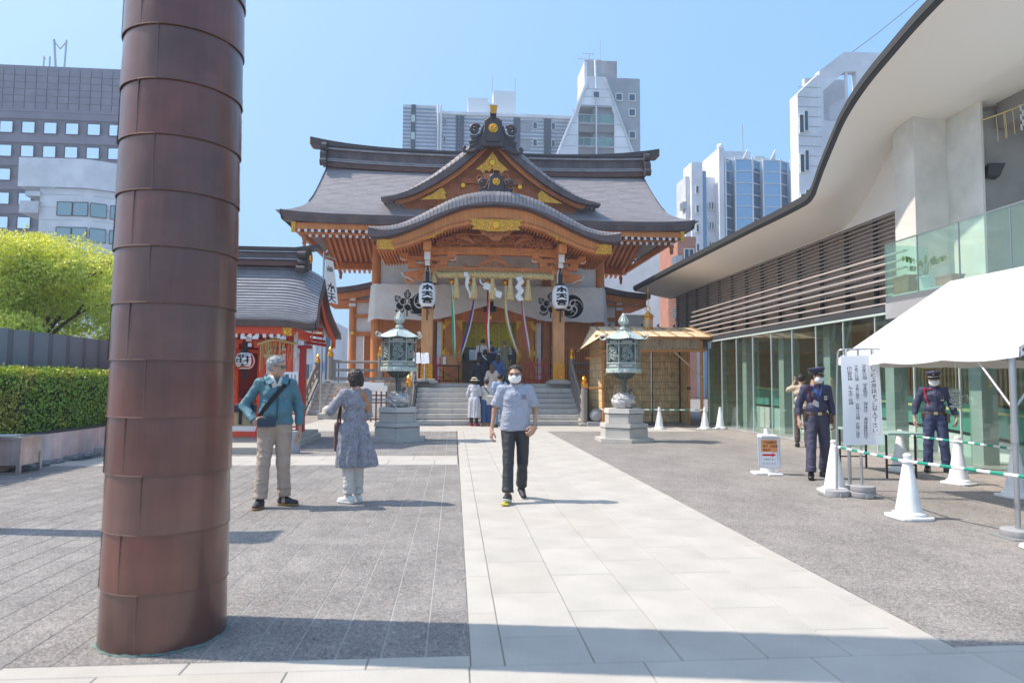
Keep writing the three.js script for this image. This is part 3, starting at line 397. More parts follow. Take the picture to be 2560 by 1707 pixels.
  const bl = m([0.85, 0.68, 0.05], 0.7, { t: 'reed', tile: 0.5, mean: 0.62 });
  tag(part('blind_slat', range(46).map((i) => B(2.9, 0.024, 0.012, 0, 2.72 + i * 0.03, -29.55)), bl, hall), null, null, null, 'stuff');
  part('blind_sheet', B(2.9, 1.4, 0.01, 0, 2.7, -29.57), bl, hall);
  part('blind_cord', range(5).map((i) => rod([-1.1 + i * 0.52, 2.7, -29.52], [-1.1 + i * 0.52, 4.1, -29.52], 0.012)), MAT.whitePaint, hall);
  part('inner_rail', [B(3.2, 0.06, 0.06, 0, 2.62, -30.1), B(3.2, 0.5, 0.05, 0, 2.1, -30.3)], m([0.2, 0.2, 0.19], 0.5), hall);
  part('carved_plaque', [B(0.5, 0.62, 0.06, 0, 4.44, -28.86), ...range(6).map((i) => swirl(-0.2 + (i % 3) * 0.2, 4.6 + (i > 2 ? 0.26 : 0), -28.8, 0.08, 1, 1, 0.02))], m([0.05, 0.02, 0.015], 0.4), hall);
  part('gold_boss', lathe([[0, 0.04], [0.1, 0.03], [0.12, 0]], 18).rotateX(Math.PI / 2).translate(0, 4.22, -28.87), MAT.goldSmooth, hall);
  // stone platform under the hall
  part('stone_platform', [BX(-2.86, 3.0, 0, 1.4, -29.5, -25.78), BX(-4.15, 6.3, 1.3, 1.42, -34, -26.6), BX(-4.1, 6.2, 0, 1.3, -34, -27.4)], MAT.stone[1], hall);
  // low side wings with swept roofs
  for (const sx of [-1, 1]) {
    const W = part('wing_roof', ext(between((x) => 5.62 + 0.055 * Math.pow(Math.abs(x) > 6.9 ? 0 : 6.9 - Math.abs(x), 2.1) - 0.06 * (Math.abs(x) - 5), (x) => 5.4 + 0.05 * Math.pow(Math.abs(x) > 6.9 ? 0 : 6.9 - Math.abs(x), 2.1) - 0.06 * (Math.abs(x) - 5), sx > 0 ? 4.9 : -7.3, sx > 0 ? 7.3 : -4.9, 20), 3.6, -33.5), MAT.roofEdge, hall);
    part('wing_fascia', ext(between((x) => 5.38 + 0.05 * Math.pow(Math.abs(x) > 6.9 ? 0 : 6.9 - Math.abs(x), 2.1) - 0.06 * (Math.abs(x) - 5), (x) => 5.1 + 0.05 * Math.pow(Math.abs(x) > 6.9 ? 0 : 6.9 - Math.abs(x), 2.1) - 0.06 * (Math.abs(x) - 5), sx > 0 ? 4.9 : -7.15, sx > 0 ? 7.15 : -4.9, 20), 0.12, -30.2), MAT.wood, W);
    tag(part('wing_soffit_slat', range(30).map((i) => bar([sx * 5.0, 4.98 - i * 0.0, -30.2 - i * 0.1], [sx * 7.2, 4.95, -30.2 - i * 0.1], 0.045, 0.06)), MAT.wood, W), null, null, null, 'stuff');
    part('wing_post', [rod([sx * 5.95, 1.42, -30.4], [sx * 5.95, 5.2, -30.4], 0.16, 0.16, 16), B(1.2, 0.16, 0.2, sx * 5.4, 4.26, -30.4), B(1.2, 0.2, 0.2, sx * 5.4, 3.45, -30.4), B(1.1, 0.14, 0.2, sx * 5.4, 4.95, -30.4), B(0.3, 0.2, 0.3, sx * 5.95, 4.86, -30.4)], MAT.wood, W);
    part('white_bracket_tip', [B(0.26, 0.2, 0.05, sx * 5.95, 5.0, -30.2), B(0.3, 0.14, 0.05, sx * 5.95, 4.74, -30.2)], MAT.whitePaint, W);
    part('white_panel', [BX(sx * 5.0, sx * 5.8, 3.6, 4.95, -30.45, -30.4), BX(sx * 5.48, sx * 5.8, 1.5, 3.5, -30.45, -30.4), ...(sx > 0 ? [BX(6.1, 7.3, 1.4, 4.6, -30.7, -30.6)] : [])], MAT.white, W);
    const dr = part('lattice_door', [B(0.5, 2.0, 0.04, sx * 5.2, 1.45, -30.46), ...range(6).map((i) => B(0.03, 1.9, 0.05, sx * (5.02 + i * 0.08), 1.5, -30.42)), ...range(18).map((i) => B(0.44, 0.025, 0.045, sx * 5.2, 1.52 + i * 0.1, -30.42))], MAT.wood, W);
    part('gold_boss', lathe([[0, 0.04], [0.09, 0.03], [0.1, 0]], 14).rotateX(Math.PI / 2).translate(sx * 5.95, 3.55, -30.2), MAT.goldSmooth, W);
  }
}
// ---------- main stairs ----------
{
  const st = thing('stone_stairs', 'wide grey stone stairs of eight steps up to the hall', 'stairs', [AX, 0, -24.5]); st.off = new THREE.Vector3(0, 0, 24.5);
  const rr = rng(31), N = 8, rh = 1.42 / 8, td = 0.364;
  for (let i = 0; i < N; i++) {
    const z1 = -23.25 - i * td, cuts = [-2.82]; for (let x = -2.82 + (i % 2 ? 0.75 : 1.3); x < 2.6; x += 1.35) cuts.push(x); cuts.push(2.93);
    for (let k = 0; k < cuts.length - 1; k++) part('step_stone', slab(cuts[k + 1] - cuts[k] - 0.008, rh - 0.016, i === 7 ? 0.6 : td + 0.05, (cuts[k] + cuts[k + 1]) / 2, i * rh + (i ? 0.016 : 0.004), z1 - (i === 7 ? 0.3 : (td + 0.05) / 2), 0.008), MAT.stair[Math.floor(rr() * 4)], st);
  }
  part('stair_core', ext(poly([[-25.9, 0], [-23.3, 0], [-25.85, 1.24]]), 5.7, -2.8).rotateY(-Math.PI / 2), MAT.joint, st);
}

// ================= modern hall on the right =================
Object.assign(MAT, {
  plaster: m([0.86, 0.81, 0.75], 0.85),
  beige: m([0.72, 0.675, 0.61], 0.8, { t: 'blotch', tile: 2, mean: 0.72 }),
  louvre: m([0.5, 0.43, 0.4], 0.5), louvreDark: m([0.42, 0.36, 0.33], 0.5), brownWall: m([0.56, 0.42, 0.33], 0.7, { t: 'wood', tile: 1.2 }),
  slatWood: m([0.78, 0.48, 0.2], 0.6, { t: 'wood', tile: 0.6 }), steel: m([0.5, 0.5, 0.5], 0.38, { metal: 0.85 }), charcoal: m([0.05, 0.052, 0.055], 0.6), concrete: m([0.36, 0.35, 0.36], 0.8, { t: 'blotch', tile: 1.5, mean: 0.72 }),
  glass: m([0.93, 0.98, 0.962], 0.02, { phys: 1, transmission: 1, thickness: 0, ior: 1.52 }), glassGreen: m([0.8, 0.935, 0.885], 0.03, { phys: 1, transmission: 0.92, thickness: 0, ior: 1.52 }),
  teal: m([0.25, 0.66, 0.57], 0.25, { phys: 1, transmission: 0.45, thickness: 0 }), paleGreen: m([0.55, 0.62, 0.58], 0.5), offWhite: m([0.74, 0.74, 0.72], 0.7),
  winBlue: m([0.1, 0.13, 0.17], 0.08, { metal: 0.35 }), winSky: m([0.95, 0.97, 1.0], 0.03, { metal: 1 }),
});
const edgeY = curve([[-30, 5.6], [-24, 5.6], [-18, 5.59], [-15.2, 5.58], [-14.6, 5.66], [-14.25, 6.05], [-13.83, 6.46], [-13.3, 6.93], [-12.57, 7.3], [-11.7, 7.56], [-10.9, 7.76], [-10, 7.9], [-8, 8.05], [-4, 8.1]]);
{
  const o = thing('modern_hall', 'low modern hall with glass front, horizontal louvres and a sweeping curved eave', 'building', [9.5, 0, -16]); o.off = new THREE.Vector3(-9.5, 0, 16);
  const zs = (v) => lerp(-30, -4.5, v), wallY = (z) => 5.3 + 1.62 * smoothstep(z, -16.2, -13.3);
  const soffitY = (x, z) => { const s = clamp((x - 8.06) / 1.56, 0, 1), e = edgeY(z), w = Math.min(wallY(z), z > -14.6 ? 6.92 : 9); return x <= 9.62 ? lerp(e, w, s * s * (3 - 2 * s) * 0.55 + s * 0.45) : w; };
  part('soffit', sheet((u, v) => { const z = zs(v), x = u < 0.6 ? lerp(8.06, 9.62, u / 0.6) : lerp(9.62, 14.5, (u - 0.6) / 0.4); return [x, soffitY(x, z), z]; }, 20, 150), MAT.plaster, o);
  const rf = part('roof', sheet((u, v) => { const z = zs(v), x = lerp(7.98, 15, u); return [x, Math.max(edgeY(z) + 0.2 + 0.5 * u, soffitY(Math.min(x, 14.4), z) + 0.22 * Math.min(1, u * 12)), z]; }, 4, 150), MAT.charcoal, o);
  part('eave_edge', [sheet((u, v) => { const z = zs(v); return [7.97 + 0.01 * u, edgeY(z) + 0.22 - 0.13 * u, z]; }, 1, 200), sheet((u, v) => { const z = zs(v); return [7.97 + 0.0 * u, edgeY(z) + 0.09 - 0.0 * u - 0.02 * u, z]; }, 1, 200)], m([0.055, 0.053, 0.053], 0.6), rf);
  part('eave_lip', [sheet((u, v) => { const z = zs(v); return [7.985 + 0.07 * u, edgeY(z) + 0.085 - 0.085 * u, z]; }, 1, 200)], MAT.charcoal, rf);
  // upper wall behind the louvres, posts and louvres
  part('upper_wall', [BX(9.95, 10.1, 2.95, 5.32, -30, -13.3)], MAT.brownWall, o); part('upper_plaster', sheet((u, v) => { const z = lerp(-30, -13.2, u); return [9.6, lerp(5.28, soffitY(9.62, z) + 0.06, v), z]; }, 80, 1), MAT.plaster, o);
  for (let z = -29.4; z < -13.4; z += 1.19) part('wall_post', B(0.08, 2.4, 0.09, 9.84, 2.95, z), MAT.charcoal, o);
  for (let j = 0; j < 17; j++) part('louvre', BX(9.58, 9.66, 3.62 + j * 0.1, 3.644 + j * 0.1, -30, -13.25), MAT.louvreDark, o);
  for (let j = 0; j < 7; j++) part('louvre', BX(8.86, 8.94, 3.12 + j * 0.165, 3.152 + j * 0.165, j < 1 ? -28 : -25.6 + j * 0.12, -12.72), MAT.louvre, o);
  for (let z = -25.2; z < -13.2; z += 2.38) part('louvre_bracket', B(0.75, 0.05, 0.05, 9.27, 3.5, z), MAT.charcoal, o);
  part('dark_beam', [BX(8.8, 9.3, 2.94, 3.08, -28, -12.7), BX(9.3, 9.95, 2.94, 3.0, -30, -12.7)], MAT.charcoal, o);
  // glazing
  let z = -23.2; const gw = 1.19;
  for (let i = 0; i < 17; i++) { part('glass_pane', B(0.016, 2.86, gw - 0.012, 8.85, 0.06, z + gw / 2), MAT.glass, o); part('glass_fin', B(0.16, 2.86, 0.02, 8.95, 0.06, z), MAT.glassGreen, o); part('mullion', B(0.03, 2.86, 0.022, 8.845, 0.06, z), m([0.7, 0.74, 0.74], 0.3, { metal: 0.3 }), o); z += gw; }
  part('glass_end', B(1.6, 2.86, 0.016, 9.65, 0.06, -23.2), MAT.glass, o);
  part('glazing_head', BX(8.8, 8.9, 2.9, 2.94, -23.2, -3), MAT.paleGreen, o); part('glazing_sill', BX(8.8, 8.95, 0, 0.06, -23.2, -3), MAT.concrete, o);
  // the room behind the glass
  part('room_floor', BX(8.95, 14.5, -0.02, 0.05, -23.2, -3), m([0.4, 0.38, 0.35], 0.35), o);
  part('room_ceiling', BX(8.9, 14.5, 2.95, 3.0, -30, -3), m([0.5, 0.42, 0.34], 0.8), o);
  part('room_back', [BX(11.45, 11.55, 0, 3, -23.2, -3), BX(8.95, 13.3, 0, 3, -23.6, -23.5)], m([0.34, 0.22, 0.13], 0.8), o);
  for (let i = 0, q = -17.5; i < 92; i++, q += 0.125) part('wall_slat', B(0.06, 1.9, 0.06, 11.3, 1.05, q), MAT.slatWood, o);
  for (const q of [-21.4, -18.9, -16.48, -14.0, -11.58, -9.1]) part('column', B(0.3, 2.9, 0.3, 9.5, 0.05, q), m([0.33, 0.4, 0.365], 0.5), o);
  part('ramp_balustrade', ext(poly([[-22.5, 1.35], [-16, 1.32], [-9, 0.82], [-4, 0.5], [-4, 0.05], [-9, 0.3], [-16, 0.72], [-22.5, 0.8]]), 0.02, 0).rotateY(-Math.PI / 2).translate(10.2, 0, 0), MAT.teal, o);
  part('ramp_handrail', bar([10.1, 1.36, -22.5], [10.1, 0.7, -6], 0.05, 0.045), m([0.75, 0.62, 0.25], 0.35), o);
  part('ramp_wall', ext(poly([[-22.5, 0.72], [-16, 0.64], [-9, 0.22], [-4, 0.05], [-22.5, 0.05]]), 0.12, 0).rotateY(-Math.PI / 2).translate(10.32, 0, 0), MAT.offWhite, o);
  // balcony with glass rail
  const bz0 = -12.65, bx = 8.4;
  part('balcony_slab', [BX(bx, 14.5, 2.74, 3.04, bz0, -3)], MAT.concrete, o);
  part('balcony_curb', BX(bx + 0.1, bx + 0.75, 3.04, 3.2, bz0 + 0.05, -3), MAT.paleGreen, o); part('balcony_base', BX(bx + 0.14, 14, 2.47, 2.74, bz0 + 0.1, -3), MAT.offWhite, o);
  const rail = part('balcony_rail', [BX(bx + 0.02, bx + 0.08, 3.04, 3.16, bz0, -3), BX(bx + 0.02, bx + 0.05, 4.195, 4.215, bz0, -3)], MAT.steel, o);
  let pz = bz0; for (const w of [0.92, 1.04, 1.07, 1.07, 1.07, 1.07, 1.07, 1.07]) { part('rail_pane', B(0.02, 1.15, w - 0.014, bx + 0.035, 3.045, pz + w / 2), MAT.glassGreen, rail); part('pane_joint', B(0.024, 1.15, 0.014, bx + 0.035, 3.045, pz + w), MAT.steel, rail); pz += w; }
  part('rail_pane', B(0.9, 1.15, 0.02, bx + 0.46, 3.045, bz0 + 0.012), MAT.glassGreen, rail);
  // upper storey walls: pier, recess, altar wall
  part('pier', [BX(9.3, 10.02, 3.04, 6.95, -13.6, -12.95)], MAT.beige, o);
  part('pier_return', [BX(10.02, 10.07, 3.04, 6.93, -13.2, -12.04)], MAT.beige, o);
  part('altar_wall', [BX(10.06, 14.4, 3.04, 6.8, -12.4, -12.2)], m([0.36, 0.345, 0.32], 0.85, { t: 'blotch', tile: 2 }), o);
  part('ceiling_beam', [BX(10.42, 10.7, 6.42, 6.95, -12.1, -5), BX(10.7, 14.4, 6.5, 6.6, -12.3, -5)], m([0.3, 0.27, 0.25], 0.7), o);
  const lamp = thing('wall_lamp', 'dark wedge-shaped wall lamp on the hall upper wall', 'lamp', [10.18, 5.44, -12.18]);
  part('lamp_shade', ext(poly([[0, 0.02], [0.2, 0], [0.3, 0.24], [0.02, 0.26]]), 0.36, -0.18, 0.008).rotateY(-Math.PI / 2 + 1.2), MAT.charcoal, lamp);
  part('mounting_plate', B(0.16, 0.2, 0.03, 0.02, 0.04, -0.015), MAT.charcoal, lamp);
}
// things on the balcony
{
  const pot = thing('potted_plant', 'leafy plant in a white pot behind the balcony glass', 'potted plant', [8.75, 3.21, -11.95]);
  const p = part('pot', [lathe([[0, 0], [0.105, 0], [0.14, 0.24], [0.155, 0.24], [0.155, 0.275], [0.135, 0.275], [0.13, 0.24], [0, 0.235]], 24)], MAT.offWhite, pot);
  const r = rng(3), lf = []; const stems = range(7).map((i) => { const a = i * 0.9 + 0.4, h = 0.22 + r() * 0.25, q = 0.12 + r() * 0.24, pts = [[0, 0.24, 0], [Math.cos(a) * q * 0.3, 0.24 + h * 0.6, Math.sin(a) * q * 0.3], [Math.cos(a) * q, 0.24 + h, Math.sin(a) * q], [Math.cos(a) * q * 1.4, 0.2 + h, Math.sin(a) * q * 1.4]]; for (let k = 0; k < 9; k++) { const t = 0.35 + 0.07 * k, e = [lerp(pts[1][0], pts[3][0], t), lerp(pts[1][1], pts[3][1], t) + 0.03 * Math.sin(t * 3), lerp(pts[1][2], pts[3][2], t)]; const g = new THREE.PlaneGeometry(0.035, 0.1, 1, 2); g.attributes.position.setZ(2, 0.012); g.rotateX(-0.8 + r()); g.rotateY(r() * 6.28); g.translate(...e); lf.push(g); } return tube(pts, 0.006, 12, 5); });
  part('stem', stems, m([0.14, 0.2, 0.06], 0.7), pot); part('foliage', lf, m([0.14, 0.27, 0.05], 0.6, { phys: 1, transmission: 0.3, side: THREE.DoubleSide }), pot);
  single('wooden_box', 'brown wooden box behind the end of the balcony glass', 'box', [slab(0.36, 0.32, 0.44, 8.74, 3.21, -12.4, 0.01), B(0.38, 0.03, 0.46, 8.74, 3.52, -12.4)], m([0.3, 0.14, 0.06], 0.6, { t: 'wood', tile: 0.5 }));
  single('terracotta_planter', 'small brick-coloured planter box on the balcony floor', 'planter', [slab(0.22, 0.16, 0.42, 8.7, 3.21, -11.28, 0.01), B(0.25, 0.03, 0.45, 8.7, 3.36, -11.28)], m([0.5, 0.2, 0.13], 0.8, { t: 'blotch', tile: 0.4 }));
  // straw rope with paper streamer strung under the upper ceiling
  const rope = thing('straw_rope', 'thin straw rope with hanging strands and a white paper streamer under the hall ceiling', 'rope', [10.4, 5.6, -11]);
  part('cord', tube([[-0.39, 0.92, -0.98], [-0.28, 0.93, -0.7], [-0.12, 0.97, -0.36], [-0.05, 1.0, 0.1], [-0.05, 1.04, 0.8]], 0.014, 24, 6), m([0.62, 0.47, 0.2], 0.9), rope);
  for (const [x, l, zz] of [[-0.3, 0.5, -0.76], [-0.25, 0.48, -0.64], [-0.24, 0.5, -0.62], [-0.19, 0.46, -0.5]]) part('straw_strand', tube([[x, 0.93, zz], [x + 0.02, 0.93 - l * 0.5, zz], [x + 0.01, 0.93 - l, zz + 0.02]], 0.008, 10, 5), m([0.62, 0.47, 0.2], 0.9), rope);
  part('paper_streamer', range(5).map((i) => B(0.06, 0.11, 0.006, -0.13 + (i % 2 ? 0.02 : -0.02), 0.86 - i * 0.09, -0.36, 0.4)), MAT.whitePaint, rope);
}
// ================= left side: planter, hedge, steel box, dark fence, tree =================
const leafGeo = (l, w) => { const g = new THREE.BufferGeometry(); g.setAttribute('position', new THREE.Float32BufferAttribute([0, 0, 0, w / 2, l * 0.45, 0.12 * l, 0, l, -0.05 * l, 0, 0, 0, 0, l, -0.05 * l, -w / 2, l * 0.45, 0.12 * l], 3)); g.computeVertexNormals(); g.setAttribute('uv', new THREE.Float32BufferAttribute([0.5, 0, 1, 0.5, 0.5, 1, 0.5, 0, 0.5, 1, 0, 0.5], 2)); return g; };
function scatter(name, geo, mat, list, parent) { // list of [x, y, z, size, colour, normal?]
  const I = new THREE.InstancedMesh(geo, mat, list.length), M = new THREE.Matrix4(), q = new THREE.Quaternion(), e = new THREE.Euler(), c = new THREE.Color(), r = rng(list.length);
  list.forEach((p, i) => { e.set(r() * 6.28, r() * 6.28, r() * 6.28); q.setFromEuler(e); M.compose(new THREE.Vector3(p[0], p[1], p[2]), q, new THREE.Vector3(p[3], p[3], p[3])); I.setMatrixAt(i, M); I.setColorAt(i, c.setRGB(...p[4])); });
  I.name = name; I.castShadow = I.receiveShadow = true; parent.add(I); tag(I, null, null, null, 'stuff'); return I;
}
{
  const pw = thing('planter_wall', 'long low concrete planter wall holding the hedge', 'planter', [-7.05, 0, -14]); pw.off = new THREE.Vector3(7.05, 0, 14);
  const cm = m([0.66, 0.55, 0.52], 0.8, { t: 'copper', tile: 2.4, tileY: 3, mean: 0.66 });
  for (let z = -21; z < -8.4; z += 1.95) part('concrete_panel', slab(0.16, 0.5, 1.935, -7.08, 0.02, z, 0.01), cm, pw);
  part('coping', B(0.18, 0.03, 13.7, -7.09, 0.52, -14.9), MAT.charcoal, pw);
  part('soil', B(1.0, 0.4, 13.6, -7.7, 0.05, -14.9), m([0.08, 0.055, 0.04], 1), pw);
  const r = rng(8), st = []; for (let i = 0; i < 90; i++) { const s = 0.03 + r() * 0.07, g = new THREE.DodecahedronGeometry(s, 0); g.scale(1.2, 0.6, 1); g.rotateY(r() * 6); g.translate(-6.97 + r() * 0.1, s * 0.3, -16.5 + r() * 5); st.push(g); }
  const rocks = part('edging_stones', st, m([0.2, 0.2, 0.21], 0.9), scene); tag(rocks, 'small grey stones along the foot of the planter wall', 'stones', null, 'stuff');
  const hedge = thing('hedge', 'trimmed green and reddish hedge along the left wall', 'hedge', [-7.65, 0.5, -15]);
  part('branch_core', [slab(0.66, 1.0, 13.2, 0, 0, 0, 0.04)], m([0.035, 0.045, 0.018], 1), hedge);
  const list = []; for (let i = 0; i < 30000; i++) {
    const z = (r() - 0.5) * 13.4, top = r() < 0.35, y = top ? 1.06 + (r() - 0.3) * 0.13 * (1 + n3(z * 3, 0, 1)) : r() * 1.1, x = top ? (r() - 0.5) * 0.76 : 0.34 + (r() - 0.4) * 0.09 + 0.05 * n3(z * 2, y * 3, 4);
    const red = smoothstep(n3(z * 0.9, y * 1.1, 9) + 0.25 * (r() - 0.5), 0.05, 0.35) * 0.8, yel = smoothstep(y, 0.95, 1.12) * 0.75 * r() + 0.12 * r(), k = 0.55 + 0.7 * r();
    list.push([x, y, z, 0.7 + r() * 0.7, [k * (0.2 + 0.2 * red + 0.62 * yel), k * (0.36 + 0.0 * red + 0.5 * yel), k * (0.05 + 0.02 * red)]]);
  }
  scatter('leaves', leafGeo(0.062, 0.036), m([1, 1, 1], 0.5, { side: THREE.DoubleSide }), list, hedge);
  const f = thing('dark_fence', 'dark blue-grey corrugated metal fence above the hedge', 'fence', [-8.6, 0, -16]); f.off = new THREE.Vector3(8.6, 0, 16);
  const fm = [[0.2, 0.225, 0.27], [0.13, 0.15, 0.19]].map((c) => m(c, 0.55, { t: 'blotch', tile: 2, mean: 0.72 }));
  for (let z = -23, i = 0; z < -9; z += 0.32, i++) { const a = i % 2; part('fence_panel', bar([-8.3 - (a ? 0.09 : 0), 1.2, z], [-8.3 - (a ? 0 : 0.09), 1.2, z + 0.32], 0.012, 2.4), fm[a], f); }
  part('fence_rail', B(0.06, 0.06, 14, -8.42, 2.2, -16), fm[1], f);
  // stainless box on legs
  const b = thing('steel_box', 'stainless steel box on short square legs beside the planter', 'box', [-7.1, 0, -11.45]);
  const ss = m([0.6, 0.59, 0.57], 0.36, { metal: 0.75, t: 'copper', tile: 1.5, mean: 0.64 });
  part('box_body', slab(0.9, 0.4, 0.52, 0, 0.13, 0, 0.006), ss, b); part('box_lid', slab(0.96, 0.045, 0.58, 0, 0.525, 0, 0.008), ss, b); part('lid_panel', B(0.5, 0.006, 0.3, 0, 0.571, 0), MAT.whitePaint, b);
  for (const x of [-0.44, 0.02, 0.44]) for (const zz of [-0.24, 0.28]) part('leg', slab(0.055, 0.3, 0.05, x, 0, zz, 0.004), ss, b);
  part('base_rail', [B(0.9, 0.02, 0.03, 0, 0.005, 0.28), B(0.9, 0.02, 0.03, 0, 0.005, -0.24)], ss, b);
  // camphor tree
  const tr = thing('broadleaf_tree', 'bright yellow-green tree rising behind the dark fence', 'tree', [-11.4, 0, -19.2]);
  const bark = m([0.09, 0.065, 0.05], 0.95, { t: 'wood', tile: 0.5 });
  const limb = (pts, r0, r1) => { const c = new THREE.CatmullRomCurve3(pts.map((p) => new THREE.Vector3(...p))), g = new THREE.TubeGeometry(c, 18, 1, 7), P = g.attributes.position, v = new THREE.Vector3(); for (let i = 0; i < P.count; i++) { const t = Math.floor(i / 8) / 18, a = c.getPointAt(t); v.fromBufferAttribute(P, i).sub(a).multiplyScalar(lerp(r0, r1, t)).add(a); P.setXYZ(i, v.x, v.y, v.z); } g.computeVertexNormals(); return g.toNonIndexed(); };
  part('trunk', [limb([[0, 0, 0], [0.1, 1, 0.05], [0, 2.2, 0]], 0.22, 0.15)], bark, tr);
  const r2 = rng(21), limbs = [], ends = [];
  for (let i = 0; i < 15; i++) { const a = i * 2.4, q = 1.4 + r2() * 1.5, h = 2.4 + r2() * 2.5, e = [Math.cos(a) * q, h, Math.sin(a) * q * 0.9]; ends.push(e); limbs.push(limb([[0, 1.5 + r2() * 0.9, 0], [e[0] * 0.35, lerp(2, h, 0.5), e[2] * 0.35], [e[0] * 0.75, h - 0.15, e[2] * 0.75], e], 0.075, 0.014)); for (let k = 0; k < 2; k++) limbs.push(limb([[e[0] * 0.6, h - 0.3, e[2] * 0.6], [e[0] * 0.8 + r2() - 0.5, h + 0.1, e[2] * 0.8 + r2() - 0.5], [e[0] + (r2() - 0.5) * 1.4, h + 0.3, e[2] + (r2() - 0.5) * 1.4]], 0.03, 0.008)); }
  part('limb', limbs, bark, tr);
  const lobes = []; for (let i = 0; i < 66; i++) { const a = r2() * 6.28, q = Math.sqrt(r2()) * 2.6, top = 5.25 - 0.17 * q * q + (r2() - 0.5) * 0.5; lobes.push([Math.cos(a) * q, i < 34 ? top - 0.25 : lerp(2.3, top, r2() * 0.75), Math.sin(a) * q, 0.42 + r2() * 0.42]); }
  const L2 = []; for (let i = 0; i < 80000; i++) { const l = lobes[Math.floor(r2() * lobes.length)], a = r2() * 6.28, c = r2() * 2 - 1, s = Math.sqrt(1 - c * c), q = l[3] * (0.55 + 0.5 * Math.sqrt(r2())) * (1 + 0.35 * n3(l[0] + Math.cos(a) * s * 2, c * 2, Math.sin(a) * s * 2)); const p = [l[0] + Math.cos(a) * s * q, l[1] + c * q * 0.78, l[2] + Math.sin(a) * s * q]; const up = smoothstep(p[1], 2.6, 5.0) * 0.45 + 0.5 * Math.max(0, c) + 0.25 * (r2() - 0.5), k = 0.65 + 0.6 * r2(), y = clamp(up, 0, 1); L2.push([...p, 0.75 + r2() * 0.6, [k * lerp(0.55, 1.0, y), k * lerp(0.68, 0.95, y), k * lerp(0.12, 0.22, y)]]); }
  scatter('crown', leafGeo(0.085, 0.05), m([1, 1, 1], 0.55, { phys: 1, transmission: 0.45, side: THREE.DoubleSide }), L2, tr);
}
// ================= city behind =================
const CITY = {
  greyTile: m([0.22, 0.185, 0.23], 0.6, { t: 'blotch', tile: 6, mean: 0.72 }), greyTile2: m([0.2, 0.17, 0.212], 0.6, { t: 'blotch', tile: 6, mean: 0.72 }), white: m([0.74, 0.74, 0.77], 0.7, { t: 'blotch', tile: 8, mean: 0.72 }), pale: m([0.6, 0.61, 0.65], 0.7, { t: 'blotch', tile: 5, mean: 0.72 }), grey: m([0.36, 0.37, 0.4], 0.7, { t: 'blotch', tile: 6, mean: 0.72 }), stripe: m([0.27, 0.31, 0.4], 0.7), slate: m([0.09, 0.1, 0.13], 0.6), brown: m([0.06, 0.035, 0.03], 0.6), tileBrick: m([0.45, 0.2, 0.14], 0.8, { t: 'blotch', tile: 3, mean: 0.72 }),
};
const boxAt = (x0, x1, y0, y1, z0, z1) => BX(x0, x1, y0, y1, Math.min(z0, z1), Math.max(z0, z1));
